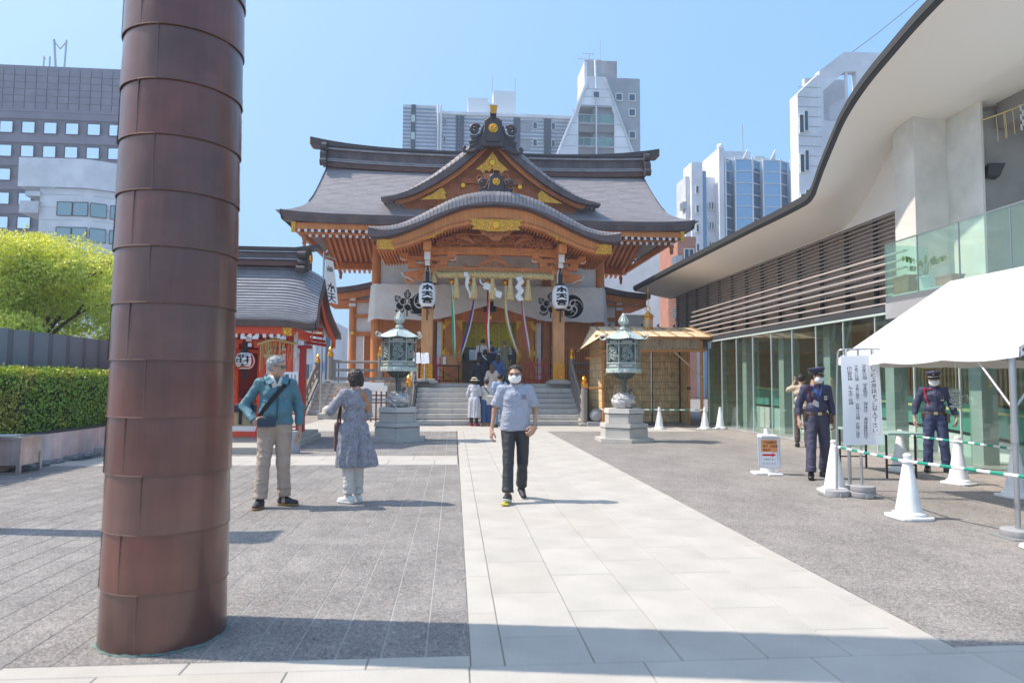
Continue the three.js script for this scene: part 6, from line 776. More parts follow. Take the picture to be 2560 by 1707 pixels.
// ================= reed shelter =================
{
  const o = thing('reed_shelter', 'reed-screen shelter on bamboo poles right of the main stairs', 'shelter', [6.8, 0, -24]); o.off = new THREE.Vector3(-6.8, 0, 24);
  const reed = m([0.74, 0.54, 0.29], 0.9, { t: 'reed', tile: 1.1, tileY: 1.1, mean: 0.6, bump: 0.006 }), bam = m([0.5, 0.2, 0.05], 0.55, { t: 'wood', tile: 0.5 }), tie = MAT.black, reedH = m([0.68, 0.52, 0.34], 0.9, { t: 'reed', tile: 1.1, mean: 0.6, bump: 0.006 });
  const screen = (nm, a, b, y0, y1, mat = reed) => { const L = Math.hypot(b[0] - a[0], b[1] - a[1]); part(nm, sheet((u, v) => [lerp(a[0], b[0], u), lerp(y0, y1, v), lerp(a[1], b[1], u) + 0.01 * n3(u * 9, v * 3, a[0])], 20, 10, (u, v) => [u * L, lerp(y0, y1, v)]), mat, o); for (let k = 1; k < 11; k++) { const y = y0 + (y1 - y0) * k / 11; tieList.push(tube([[a[0], y, a[1] + 0.02], [(a[0] + b[0]) / 2, y + 0.015, (a[1] + b[1]) / 2 + 0.02], [b[0], y, b[1] + 0.02]], 0.005, 6, 4)); } };
  const tieList = [], x0 = 5.05, x1 = 8.5, zf = -22.95, zb = -25.2;
  for (let i = 0; i < 3; i++) screen('reed_screen', [x0 + 0.1 + i * 1.12, zb + 0.02 * i], [x0 + 1.2 + i * 1.12, zb + 0.02 * i], 0.03, 2.75); screen('reed_screen', [x0, zf], [x0 - 0.02, zb], 0.05, 2.95); screen('reed_screen', [x1, zb], [x1 - 0.25, zf - 0.5], 0.03, 2.75);
  screen('valance_screen', [x0 + 0.1, zf + 0.02], [x1 - 0.05, zf + 0.02], 2.62, 3.0, reedH);
  part('roof_screen', sheet((u, v) => [lerp(x0 - 0.05, x1 + 0.75, u) - 0.25 * (1 - v) * u, lerp(3.58, 3.06, v) + 0.015 * n3(u * 8, v * 4, 2), lerp(zb, zf + 0.25, v)], 24, 8, (u, v) => [u * 4, v * 2.4]), reedH, o);
  part('side_flap', sheet((u, v) => [lerp(lerp(x0 + 0.02, x0 - 0.08, u), lerp(4.62, 4.02, u), v), lerp(lerp(3.56, 3.08, u), lerp(2.62, 2.5, u), v), lerp(zb, zf + 0.5, u)], 10, 8, (u, v) => [v * 1.2, u * 3]), reedH, o);
  for (const [a, b, q] of [[[x0, 0, zf], [x0, 3.05, zf], 0.05], [[x1, 0, zf], [x1, 3.0, zf], 0.055], [[x1 - 0.25, 0, zf - 0.6], [x1 - 0.25, 3.0, zf - 0.6], 0.05], [[x0, 0, zb], [x0, 3.5, zb], 0.05], [[x1, 0, zb], [x1, 3.5, zb], 0.05], [[x0 - 0.2, 2.56, zf + 0.06], [x1 + 0.12, 2.6, zf + 0.06], 0.05], [[x0 - 0.3, 3.06, zf + 0.1], [x1 + 0.55, 3.02, zf + 0.1], 0.045], [[x0 + 0.1, 2.4, zf], [x0 - 0.62, 2.3, zf + 0.1], 0.04], [[x0 + 0.06, 1.3, zf + 0.05], [x0 - 0.5, 1.28, zf], 0.035]]) part('pole', rod(a, b, q, q * 0.95, 10), bam, o);
  part('brace', [rod([x1 - 1.0, 2.55, zf + 0.1], [x1 + 0.05, 1.62, zf + 0.1], 0.02), rod([x0 + 0.45, 2.0, zf + 0.1], [x0 - 0.02, 1.72, zf + 0.1], 0.02)], m([0.55, 0.38, 0.26], 0.7), o);
  for (let i = 0; i < 7; i++) { const x = x0 + 0.1 + i * 0.62; part('roof_batten', bar([x - 0.02 * i, 3.09, zf + 0.26], [x + 0.02, 3.62, zb], 0.025, 0.025), m([0.4, 0.26, 0.1], 0.8), o); part('rope_knot', [sph(0.045, x + 0.02, 3.64, zb + 0.02), bar([x - 0.03, 3.6, zb + 0.05], [x + 0.06, 3.72, zb + 0.05], 0.02)], tie, o); }
  for (const [x, y, z] of [[x0, 2.58, zf], [x1, 2.6, zf], [x0, 1.3, zf], [x1 - 0.25, 1.3, zf - 0.6], [x1, 0.2, zf], [x0, 3.02, zf], [x1, 3.0, zf]]) part('rope_lashing', range(4).map((k) => new THREE.TorusGeometry(0.066, 0.01, 5, 14).rotateX(1.57).translate(x, y - 0.04 + k * 0.024, z)), tie, o);
  part('screen_divider', [rod([x0 + 1.2, 0, zb + 0.05], [x0 + 1.2, 2.7, zb + 0.05], 0.018), rod([x0 + 2.34, 0, zb + 0.07], [x0 + 2.34, 2.7, zb + 0.07], 0.02), rod([x1 - 0.05, 0, zb + 0.08], [x1 - 0.05, 2.7, zb + 0.08], 0.018)], tie, o);
  tag(part('screen_string', tieList, m([0.1, 0.06, 0.03], 0.9), o), null, null, null, 'stuff');
  single('rope_pile', 'grey stone weight beside the stairs at the shelter foot', 'stone', [(() => { const g = new THREE.DodecahedronGeometry(0.26, 1); g.scale(1, 0.9, 0.6); g.translate(4.86, 0.36, -23.1); return g; })(), slab(0.6, 0.14, 0.4, 4.8, 0, -23.1, 0.01)], MAT.concrete).name = 'stone_weight';
}
// ================= red sub-shrine on the left =================
{
  const o = thing('red_shrine', 'small vermilion shrine with a curved ribbed copper roof left of the hall', 'shrine', [-5, 0, -16.6]); o.off = new THREE.Vector3(5, 0, 16.6);
  const xl = -6.75, xr = -3.22, t1 = (t) => 2.8 + 1.48 * Math.pow(1 - t, 1.3), roofM = m([0.3, 0.29, 0.315], 0.42, { t: 'shingle', tile: 1.4, mean: 0.66, metal: 0.2 });
  const drop = (x, t) => { const s = clamp((x - (xr - 0.95)) / 0.95, 0, 1), s2 = clamp((xl + 0.95 - x) / 0.95, 0, 1); return Math.max(s, s2) ** 2.4 * 0.3 * (1 - 0.55 * t); };
  const S = (u, t) => { const x = lerp(xl, xr + 0.12 * smoothstep(t, 0.3, 1) - 0.28 * Math.pow(1 - t, 2) * 0, u); return [x, t1(t) - drop(x, t) + 0.08 * Math.pow(Math.abs(u * 2 - 1), 6) * t, -17 + 1.6 * t]; };
  const nC = 21; for (let j = 0; j < nC; j++) part('roof_course', [sheet((u, v) => { const q = S(u, (j + v) / nC); return [q[0], q[1] + 0.022 * v, q[2] + 0.016 * v]; }, 40, 1, (u, v, q) => [q[0] + j * 0.3, j * 0.11 + v * 0.1]), sheet((u, v) => { const q = S(u, (j + 1) / nC); return [q[0], q[1] + 0.022 * (1 - v), q[2] + 0.016 * (1 - v)]; }, 40, 1)], roofM, o);
  part('rear_slope', sheet((u, v) => { const q = S(u, v); return [q[0], q[1], -17 - 1.75 * v]; }, 20, 12), roofM, o);
  part('eave_edge', [sheet((u, v) => { const q = S(u, 1); return [q[0], q[1] - 0.14 * v, q[2] + 0.01 - 0.05 * v]; }, 40, 2), sheet((u, v) => { const q = S(u, 1); return [q[0], q[1] - 0.14, q[2] - 0.04 - 0.4 * v]; }, 40, 1)], MAT.roofEdge, o);
  for (const s of [0, 1]) part('verge_edge', [sheet((u, v) => { const t = Math.abs(u * 2 - 1), q = S(s, t); return [q[0] + (s ? 0.01 : -0.01) + 0.03 * v * (s ? 1 : -1), q[1] + 0.01 - 0.17 * v, u < 0.5 ? -17 + 1.6 * t : -17 - 1.75 * t]; }, 40, 3), sheet((u, v) => { const t = Math.abs(u * 2 - 1), q = S(s, t); return [q[0] + (s ? 0.04 - 0.3 * v : -0.04 + 0.3 * v), q[1] - 0.16, u < 0.5 ? -17 + 1.6 * t : -17 - 1.75 * t]; }, 40, 1)], MAT.roofEdge, o);
  const R2 = (x0, x1, y0, y1, th, mat, n) => part(n, BX(x0, x1, y0, y1, -17 - th / 2, -17 + th / 2), mat, o);
  R2(xl + 0.3, -3.75, 4.24, 4.36, 0.5, m([0.14, 0.06, 0.05], 0.5), 'ridge_layer'); R2(xl + 0.3, -3.72, 4.38, 4.41, 0.56, roofM, 'ridge_layer'); R2(xl + 0.3, -3.75, 4.41, 4.56, 0.36, MAT.roofEdge, 'ridge'); R2(xl + 0.3, -3.74, 4.57, 4.6, 0.46, roofM, 'ridge_layer'); part('ridge_cap', ext(poly([[xl, 4.62], [-3.9, 4.62], [-3.35, 4.7], [-3.35, 4.78], [-3.9, 4.7], [xl, 4.7]]), 0.44, -17.22), MAT.roofDark, o);
  part('ridge_end_ornament', [B(0.16, 0.5, 0.5, -3.66, 4.15, -17), rod([-3.62, 4.5, -16.72], [-3.8, 4.5, -16.72], 0.1, 0.1, 16), rod([-3.62, 4.3, -16.7], [-3.8, 4.3, -16.7], 0.075, 0.075, 16), rod([-3.62, 4.14, -16.62], [-3.82, 4.14, -16.62], 0.085, 0.085, 16)], MAT.roofDark, o);
  part('gold_crest', rod([-3.57, 4.48, -17], [-3.54, 4.48, -17], 0.13, 0.12, 20), MAT.goldSmooth, o);
  // vermilion timber
  part('fascia', [BX(xl + 0.1, xr - 0.35, 2.5, 2.66, -15.62, -15.52)], MAT.red, o); part('gold_fascia_end', BX(-3.82, -3.62, 2.46, 2.67, -15.56, -15.48), MAT.gold, o);
  const raf = [], tip = []; for (let x = xl + 0.2; x < -3.8; x += 0.155) { raf.push(bar([x, 2.46, -15.56], [x, 2.75, -16.5], 0.06, 0.075)); tip.push(BX(x - 0.034, x + 0.034, 2.415, 2.5, -15.56, -15.53)); } tag(part('rafter', raf, MAT.red, o), null, null, null, 'stuff'); tag(part('white_rafter_tip', tip, MAT.whitePaint, o), null, null, null, 'stuff');
  for (let i = 0; i < 9; i++) { const t = 0.08 + i * 0.115, y = t1(t) - 0.5; for (const s of [1]) part('gable_rafter', bar([-3.45, y + 0.12, -17 - 1.7 * t], [-4.0, y + 0.2, -17 - 1.7 * t], 0.07, 0.08), MAT.red, o); }
  part('bargeboard', [sheet((u, v) => { const t = Math.abs(u * 2 - 1), q = S(1, t); return [q[0] - 0.1, q[1] - 0.16 - 0.26 * v, u < 0.5 ? -17 + 1.5 * t : -17 - 1.65 * t]; }, 30, 1)], MAT.red, o); part('gold_verge_end', [B(0.06, 0.22, 0.12, -3.26, 2.34, -18.58), B(0.05, 0.3, 0.05, -3.3, 2.6, -16.4)], MAT.gold, o);
  part('gable_wall', ext(poly([[-15.9, 2.5], [-18.1, 2.5], [-17.2, 3.9], [-16.8, 3.9]]), 0.06, 0).rotateY(-Math.PI / 2).translate(-3.9, 0, 0), MAT.redDeep, o); part('gable_beam', [BX(-3.95, -3.8, 2.5, 2.72, -18.2, -15.8), BX(-3.92, -3.72, 2.72, 3.5, -17.1, -16.9)], MAT.red, o); part('gable_pendant', [B(0.06, 0.5, 0.14, -3.5, 3.4, -17), B(0.06, 0.6, 0.12, -3.62, 1.98, -15.9)], MAT.whitePaint, o);
  for (const x of [-6.3, -4.97, -4.4, -3.78]) part('post', rod([x, 0.2, -16], [x, 2.5, -16], x === -4.4 || x === -6.3 ? 0.1 : 0.075, 0.085, 16), MAT.red, o);
  part('beam', [BX(-6.6, -3.7, 2.26, 2.4, -16.06, -15.94), BX(-6.6, -3.62, 2.08, 2.16, -16.05, -15.95), BX(-6.4, -3.7, 0.46, 0.62, -16.06, -15.9)], MAT.red, o); part('bracket', [B(0.4, 0.09, 0.2, -4.97, 2.3, -15.9), B(0.24, 0.1, 0.2, -4.97, 2.2, -15.88), B(0.4, 0.09, 0.2, -4.4, 2.3, -15.9), B(0.24, 0.1, 0.2, -4.4, 2.2, -15.88)], MAT.red, o); part('white_bracket_tip', [B(0.12, 0.12, 0.03, -4.62, 2.34, -15.75), B(0.14, 0.08, 0.03, -4.62, 2.22, -15.72), B(0.16, 0.07, 0.03, -4.7, 2.04, -15.76), tube([[-4.28, 2.4, -15.8], [-4.16, 2.36, -15.8], [-4.08, 2.44, -15.8], [-3.95, 2.48, -15.8]], 0.025, 10, 5), tube([[-4.3, 2.04, -15.8], [-4.22, 1.98, -15.8], [-4.2, 2.1, -15.8], [-4.12, 2.16, -15.8]], 0.02, 10, 5)], MAT.whitePaint, o);
  part('white_panel', [BX(-4.3, -3.86, 0.7, 2.06, -16.08, -16.02), BX(-3.7, -3.5, 0.7, 2.1, -16.1, -16.04)], MAT.white, o); part('side_frame', [BX(-3.55, -3.42, 0.3, 2.2, -16.12, -15.98), BX(-3.9, -3.3, 2.2, 2.28, -16.14, -15.96)], MAT.redDeep, o);
  part('inner_wall', [BX(-6.4, -4.35, 0.6, 2.5, -17.6, -17.5), BX(-6.45, -6.35, 0.5, 2.5, -17.6, -16), BX(-4.4, -4.34, 0.6, 2.5, -17.6, -16.05)], MAT.redDeep, o);
  for (let i = 0; i < 5; i++) part('step', BX(-6.2, -4.5, 0.3 + i * 0.15, 0.43 + i * 0.15, -16.2 - i * 0.2, -15.95 - i * 0.2), MAT.redDeep, o);
  part('foundation', [BX(-6.7, -3.5, 0, 0.22, -18.1, -15.88)], MAT.stone[1], o); part('white_sill', BX(-6.5, -3.75, 0.32, 0.44, -15.95, -15.9), MAT.white, o); part('ground_sill', BX(-6.6, -3.6, 0.2, 0.32, -16.05, -15.86), MAT.red, o); part('gold_boss', lathe([[0, 0.03], [0.05, 0.02], [0.06, 0]], 14).rotateX(1.5708).translate(-4.4, 0.5, -15.88), MAT.goldSmooth, o);
  part('stone_terrace', [slab(3.9, 0.14, 3.9, -5.35, 0, -16.0, 0.012)], MAT.stone[3], o);
  const st = m([0.66, 0.48, 0.2], 0.95), sr = thing('straw_garland', 'short straw garland with loose strands under the red shrine eave', 'straw garland', [-3.98, 2.1, -15.75]), r = rng(17); part('rope', tube([[-0.45, 0.18, 0], [-0.1, 0.28, 0], [0.4, 0.2, -0.1]], 0.03, 12, 6), st, sr); part('loose_straw', range(46).map(() => { const x = -0.4 + r() * 0.78, l = 0.25 + r() * 0.5; return tube([[x, 0.24, 0], [x + 0.03 * (r() - 0.5), 0.24 - l * 0.5, 0.01], [x + 0.1 * (r() - 0.5), 0.24 - l, 0.02]], 0.005, 5, 4); }), st, sr);
  const lt = canvasTex(512, 512, (c) => { c.fillStyle = '#f0e9e4'; c.fillRect(0, 0, 512, 512); c.fillStyle = '#c61f1c'; c.fillRect(150, 70, 26, 380); c.fillRect(336, 70, 26, 380); c.fillRect(40, 70, 60, 380); c.fillRect(412, 70, 60, 380); c.fillRect(176, 440, 160, 40); c.strokeStyle = '#0a0a10'; [...'辨財天'].forEach((k, i) => brush(c, k, 190, 52 + i * 142, 130, 17)); });
  const lo = thing('red_paper_lantern', 'red and white paper lantern with black characters under the red shrine eave', 'lantern', [-4.68, 1.72, -15.7]); const pf = curve([[0, 0.1], [0.1, 0.16], [0.5, 0.21], [0.9, 0.16], [1, 0.1]]);
  part('paper_shade', sheet((u, v) => { const a = (u - 0.5) * 6.2832, q = pf(v) * (1 + 0.015 * Math.sin(v * 100)); return [Math.sin(a) * q, v * 0.36, Math.cos(a) * q]; }, 36, 50, (u, v) => [u, v]), print(lt, 0.7), lo); part('end_cap', [lathe([[0, -0.04], [0.1, -0.04], [0.1, 0.01], [0, 0.01]], 18), lathe([[0, 0.35], [0.1, 0.35], [0.1, 0.4], [0, 0.4]], 18)], MAT.black, lo); part('hanger', [B(0.1, 0.2, 0.03, 0, 0.4, 0), B(0.03, 0.2, 0.03, 0, -0.22, 0), B(0.06, 0.12, 0.02, 0.03, -0.2, 0)], MAT.iron, lo);
  const cd = thing('orange_cord', 'knotted orange cord with gilt bells beside the red lantern', 'cord', [-5.0, 0.9, -15.8]); part('cord', [tube([[0, 1.4, 0], [0.01, 0.7, 0], [0, 0.1, 0]], 0.016, 12, 6), ...[0.95, 0.62, 0.3].flatMap((y) => [-1, 1].map((s) => new THREE.TorusGeometry(0.055, 0.013, 5, 14).translate(s * 0.05, y, 0)))], m([0.75, 0.19, 0.02], 0.7), cd); part('gilt_bell', [0.86, 0.52, 0.22].flatMap((y) => [sph(0.035, -0.05, y, 0.02), sph(0.035, 0.05, y, 0.02)]), MAT.goldSmooth, cd); part('tassel', lathe([[0, 0], [0.05, 0], [0.035, 0.16], [0, 0.18]], 12, 0, -0.06, 0), m([0.75, 0.16, 0.02], 0.8), cd);
  const nb = thing('notice_board', 'white notice board with black text on a red stand behind the left man', 'notice board', [-3.62, 0.14, -14.9]), nt = canvasTex(192, 192, (c) => { c.fillStyle = '#e8e8ea'; c.fillRect(0, 0, 192, 192); c.strokeStyle = '#222'; const q = '祈願御守神身体健康子授安産厄除初宮詣'; for (let i = 0; i < 6; i++) for (let j = 0; j < 9 - (i % 3); j++) brush(c, q[(i * 5 + j) % q.length], 160 - i * 28, 22 + j * 17, 14, 1.6); });
  const ng = new THREE.BoxGeometry(0.5, 0.42, 0.03); ng.rotateY(0.25); ng.translate(0.04, 1.3, 0); part('board', ng, print(nt, 0.7), nb); part('frame', [B(0.04, 1.5, 0.04, 0.27, 0, -0.08), B(0.04, 1.5, 0.04, -0.27, 0, 0.06)], MAT.redDeep, nb); part('cross_bar', range(4).map((i) => bar([-0.27, 0.2 + i * 0.14, 0.06], [0.27, 0.2 + i * 0.14, -0.08], 0.03, 0.03)), MAT.redDeep, nb); part('white_bar', bar([-0.3, 0.48, 0.1], [0.34, 0.48, -0.06], 0.03, 0.04), MAT.whitePaint, nb);
  single('stone_bollard', 'short grey-green stone bollard at the terrace corner', 'bollard', lathe([[0, 0], [0.17, 0], [0.16, 0.4], [0.14, 0.44], [0, 0.44]], 18, -3.28, 0, -14.25), MAT.concrete);
}
// ================= gilt hanging lanterns, banner flag =================
{
  const g = thing('gilt_hanging_lantern', 'gilt openwork lantern hanging from the right wing eave', 'lantern', [7.1, 3.3, -24.6], 'gilt hanging lanterns');
  const hx = (r0, r1, h, y) => { const q = new THREE.CylinderGeometry(r1, r0, h, 6, 1).translate(0, y + h / 2, 0).toNonIndexed(); q.computeVertexNormals(); return q; };
  part('roof', [hx(0.24, 0.1, 0.12, 0.62), hx(0.1, 0.03, 0.08, 0.74)], MAT.gold, g); part('body', [hx(0.17, 0.19, 0.44, 0.16)], MAT.gold, g); part('window', range(6).map((i) => B(0.09, 0.3, 0.012, 0, 0.22, 0.162).rotateY(R(i * 60 + 30))), m([0.5, 0.46, 0.4], 0.5), g); part('foot', [hx(0.2, 0.18, 0.05, 0.11), ...range(6).map((i) => { const a = R(i * 60); return tube([[Math.sin(a) * 0.17, 0.14, Math.cos(a) * 0.17], [Math.sin(a) * 0.19, 0.06, Math.cos(a) * 0.19], [Math.sin(a) * 0.25, 0, Math.cos(a) * 0.25]], 0.02, 6, 5); })], MAT.gold, g); part('hook', [new THREE.TorusGeometry(0.08, 0.016, 6, 16).translate(0, 0.9, 0), rod([0, 0.98, 0], [0, 1.7, 0], 0.012)], MAT.goldSmooth, g);
  dup(g, [-5.62, 3.35, -29.4], 0.4, 'gilt openwork lantern hanging from the left wing eave');
  const ft = canvasTex(160, 512, (c) => { c.fillStyle = '#e8e6e6'; c.fillRect(0, 0, 160, 512); leafCrest(c, 62, 110, 40, '#14161c', '#e8e6e6'); tomoe(c, 104, 108, 28, '#14161c', '#e8e6e6'); c.strokeStyle = '#14161c'; [...'水天宮'].forEach((k, i) => brush(c, k, 25, 270 + i * 118, 112, 13)); });
  const f = thing('banner_flag', 'tall white banner flag with crest behind the red shrine roof', 'flag', [-5.35, 0, -28]); part('pole', [rod([0, 0, 0], [0, 6.7, 0], 0.04), rod([-0.12, 6.6, 0], [0.5, 6.4, 0], 0.025)], MAT.steel, f); part('cloth', sheet((u, v) => [0.07 + u * (0.32 + 0.22 * v), 6.42 - 0.1 * u - v * 1.75, 0.05 * Math.sin(v * 5 + u * 2)], 6, 16, (u, v) => [u, 1 - v]), print(ft, 0.9, { side: THREE.DoubleSide }), f);
}
// ================= cones, bars, signs and tent on the right =================
{
  const wp = m([0.82, 0.82, 0.82], 0.45, { t: 'blotch', tile: 0.8, mean: 0.72 });
  const cone = thing('traffic_cone', 'white traffic cone nearest the path, in front of the tent pole', 'traffic cone', [4.99, 0, -7.2], 'white traffic cones');
  part('cone_body', [lathe([[0.17, 0.03], [0.165, 0.06], [0.135, 0.075], [0.13, 0.1], [0.042, 0.64], [0.036, 0.66], [0.045, 0.665], [0.045, 0.685], [0.036, 0.69], [0.03, 0.7], [0, 0.705]], 28)], wp, cone); part('cone_base', ext(poly(range(24).map((i) => { const a = i / 24 * 6.2832, q = 0.2 / Math.max(Math.abs(Math.cos(a)), Math.abs(Math.sin(a))); return [Math.cos(a) * Math.min(q, 0.245), Math.sin(a) * Math.min(q, 0.245)]; })), 0.03, 0, 0.004).rotateX(-Math.PI / 2), wp, cone);
  for (const [x, z, l] of [[5.17, -8.98, 'white traffic cone standing behind the banner stand'], [5.3, -5.72, 'white traffic cone cut off at the right frame edge'], [7.47, -9.63, 'white traffic cone beside the seated-belt guard on the right, near lane'], [7.54, -11.06, 'white traffic cone at the far end of the right barrier bar'], [7.35, -8.45, 'white traffic cone behind the tent pole at the right edge'], [6.55, -21.5, 'white traffic cone in the middle of the shelter opening'], [8.05, -21.5, 'white traffic cone at the right shelter post'], [8.6, -21.6, 'white traffic cone close to the glass, right of the shelter']]) dup(cone, [x, 0, z], x * 3, l);
  scene.children.filter((q) => q.userData.label?.includes('seated-belt')).forEach((q) => { q.userData.label = 'white traffic cone in the middle of the right barrier lane'; });
  const gm = m([0.0, 0.28, 0.19], 0.45), barOf = (a, b, lab, n) => { const A = new THREE.Vector3(...a), D = new THREE.Vector3(...b).sub(A), o = thing('barrier_bar', lab, 'barrier bar', a, 'green and white barrier bars'); for (let i = 0; i < n; i++) { const p = A.clone().addScaledVector(D, i / n).sub(A), q = A.clone().addScaledVector(D, (i + 1) / n).sub(A); part('bar_segment', rod(p.toArray(), q.toArray(), 0.017, 0.017, 10), i % 2 ? gm : wp, o); } for (const e of [new THREE.Vector3(), D]) part('end_ring', new THREE.TorusGeometry(0.055, 0.014, 6, 16).rotateX(1.5708).translate(e.x, e.y, e.z), wp, o); return o; };
  barOf([5.2, 0.61, -8.98], [4.99, 0.61, -7.2], 'green and white bar from the banner stand to the near cone', 11); barOf([4.99, 0.615, -7.2], [5.3, 0.615, -5.72], 'green and white bar from the near cone to the frame edge', 11); barOf([7.54, 0.62, -11.06], [7.47, 0.62, -9.63], 'green and white bar in front of the right guard', 9); barOf([7.47, 0.625, -9.63], [7.35, 0.625, -8.45], 'green and white bar from the middle lane cone to the tent pole', 9); barOf([6.55, 0.615, -21.5], [8.05, 0.615, -21.5], 'green and white bar across the right part of the shelter opening', 9); barOf([4.72, 0.62, -21.5], [6.55, 0.62, -21.5], 'green and white bar behind the right bronze lantern', 11);
  // small sign on a weighted stand
  const sg = thing('information_sign', 'small orange and white sign with a red arrow on a white stand', 'sign', [5.08, 0, -10.82]); sg.rotation.y = -0.12; sg.scale.setScalar(0.71);
  const tx = canvasTex(512, 720, (c) => { c.fillStyle = '#e9ebf0'; c.fillRect(0, 0, 512, 720); c.strokeStyle = '#e8a070'; c.lineWidth = 8; c.strokeRect(44, 40, 424, 640); c.fillStyle = '#ec9a58'; c.fillRect(48, 44, 416, 300); c.strokeStyle = '#33251c'; htext(c, 'ご祈祷受付', 92, 70, 66, 9); htext(c, '御守・縁起物', 92, 168, 60, 8); htext(c, '御朱印', 92, 262, 60, 8); c.fillStyle = '#d8201e'; c.fillRect(72, 392, 260, 52); c.beginPath(); c.moveTo(320, 368); c.lineTo(430, 418); c.lineTo(320, 468); c.fill(); c.strokeStyle = '#333'; htext(c, 'お進み下さい', 92, 500, 50, 6); c.strokeStyle = '#223'; c.lineWidth = 8; for (let i = 0; i < 5; i++) { c.beginPath(); c.ellipse(110 + i * 72, 628, i ? 18 : 26, 20, 0, 0.6, 5.6); c.stroke(); } });
  const bd = new THREE.BoxGeometry(0.5, 0.7, 0.02).rotateX(-0.06).translate(0, 0.5, 0.185); part('sign_frame', bd, m([0.66, 0.67, 0.7], 0.5), sg); const fp = new THREE.PlaneGeometry(0.44, 0.64).rotateX(-0.06).translate(0, 0.5, 0.1965); part('sign_face', fp, print(tx, 0.6), sg); part('stand', [lathe([[0.16, 0.03], [0.14, 0.12], [0.1, 0.5], [0.09, 0.78], [0.1, 0.8], [0.1, 0.85], [0.055, 0.87], [0.05, 1.0], [0.035, 1.03], [0, 1.03]], 22), slab(0.36, 0.06, 0.32, 0, 0.84, 0.06, 0.02)], wp, sg); part('foot', [slab(0.62, 0.05, 0.4, 0, 0, 0.0, 0.015), slab(0.3, 0.04, 0.2, 0.1, 0, 0.24, 0.01)], wp, sg);
  // banner on a weighted pipe frame
  const bs = thing('banner_stand', 'white hanging banner with vertical handwriting on a pipe stand', 'banner', [5.2, 0, -8.6]); bs.off = new THREE.Vector3(-5.2, 0, 8.6);
  const bt = canvasTex(760, 2000, (c) => { c.fillStyle = '#eeeef1'; c.fillRect(0, 0, 760, 2000); c.strokeStyle = '#26263a'; vtext(c, '申し込み用紙をご記入下さい', 575, 130, 110, 11, 1.13); c.strokeStyle = '#d9a9a0'; c.lineWidth = 5; c.strokeRect(545, 90, 175, 1680); c.strokeStyle = '#2c2c40'; vtext(c, '安産祈願 安産御守 御神守 身体健康御守', 415, 210, 82, 8, 1.02); vtext(c, '子授け祈願 子授け御守 厄除け祈願 厄除け御守', 262, 210, 72, 7.5, 1.0); vtext(c, '初宮詣 七五三詣', 110, 240, 98, 10, 1.1); });
  part('cloth', sheet((u, v) => [5.045 + u * 0.455 + 0.02 * v * u, 1.83 - v * 1.16 + 0.012 * u, -8.56 + u * 0.11 + 0.012 * Math.sin(u * 5 + v * 2) * v + 0.02 * Math.sin(v * 3)], 14, 24, (u, v) => [u, 1 - v]), print(bt, 0.8, { side: THREE.DoubleSide }), bs);
  part('pipe_frame', [tube([[5.03, 0.04, -8.69], [5.035, 1.0, -8.66], [5.04, 1.8, -8.62], [5.06, 1.9, -8.6], [5.14, 1.915, -8.57], [5.52, 1.92, -8.46]], 0.013, 60, 8), rod([5.3, 0.06, -8.56], [5.3, 1.91, -8.58], 0.017)], MAT.steel, bs); part('clip', [B(0.03, 0.1, 0.03, 5.12, 1.82, -8.57), B(0.03, 0.1, 0.03, 5.44, 1.82, -8.49)], MAT.steel, bs);
  const wt = (x, z, n, p) => part('weight', [...range(n).map((i) => lathe([[0, i * 0.075], [0.145, i * 0.075], [0.15, 0.01 + i * 0.075], [0.15, 0.062 + i * 0.075], [0.14, 0.07 + i * 0.075], [0, 0.072 + i * 0.075]], 28, x, 0.006, z)), B(0.09, 0.035, 0.02, x, 0.012, z + 0.145)], MAT.concrete, p); wt(5.04, -8.69, 1, bs); wt(5.3, -8.54, 2, bs); part('foot_plate', [B(0.42, 0.006, 0.3, 5.04, 0, -8.69)], MAT.steel, bs);
  // tent
  const te = thing('white_tent', 'white gable event tent on steel poles at the right edge', 'tent', [7, 0, -7.7]); te.off = new THREE.Vector3(-7, 0, 7.7);
  const tm = m([0.8, 0.8, 0.79], 0.75, { t: 'blotch', tile: 1.4, mean: 0.72, side: THREE.DoubleSide, phys: 1, transmission: 0.15, thickness: 0, bumpT: 'wrinkle', bumpTile: 1.6, bump: 0.02 }), ex = 5.4, rx = 7.1, ey = 1.83, ry = 2.95, z0 = -9.2, z1 = -6.1;
  for (const s of [-1, 1]) part('canopy', sheet((u, v) => { const x = s < 0 ? lerp(rx, ex, v) : lerp(rx, 2 * rx - ex, v); return [x, lerp(ry, ey, v) - 0.015 * Math.sin(v * 3.14) * Math.sin(u * 3.14), lerp(z0, z1, u)]; }, 30, 16), tm, te);
  const val = (f, n) => sheet((u, v) => f(u, v * (0.1 + 0.03 * Math.abs(Math.sin(u * n)))), 60, 3); part('valance', [val((u, d) => [ex - 0.01 - 0.05 * d, ey - d, lerp(z0, z1, u)], 9.4), val((u, d) => [2 * rx - ex, ey - d, lerp(z0, z1, u)], 9), val((u, d) => { const x = lerp(ex, 2 * rx - ex, u); return [x, lerp(ey, ry, 1 - Math.abs(x - rx) / (rx - ex)) - d, z1]; }, 11), val((u, d) => { const x = lerp(ex, 2 * rx - ex, u); return [x, lerp(ey, ry, 1 - Math.abs(x - rx) / (rx - ex)) - d, z0]; }, 11)], tm, te);
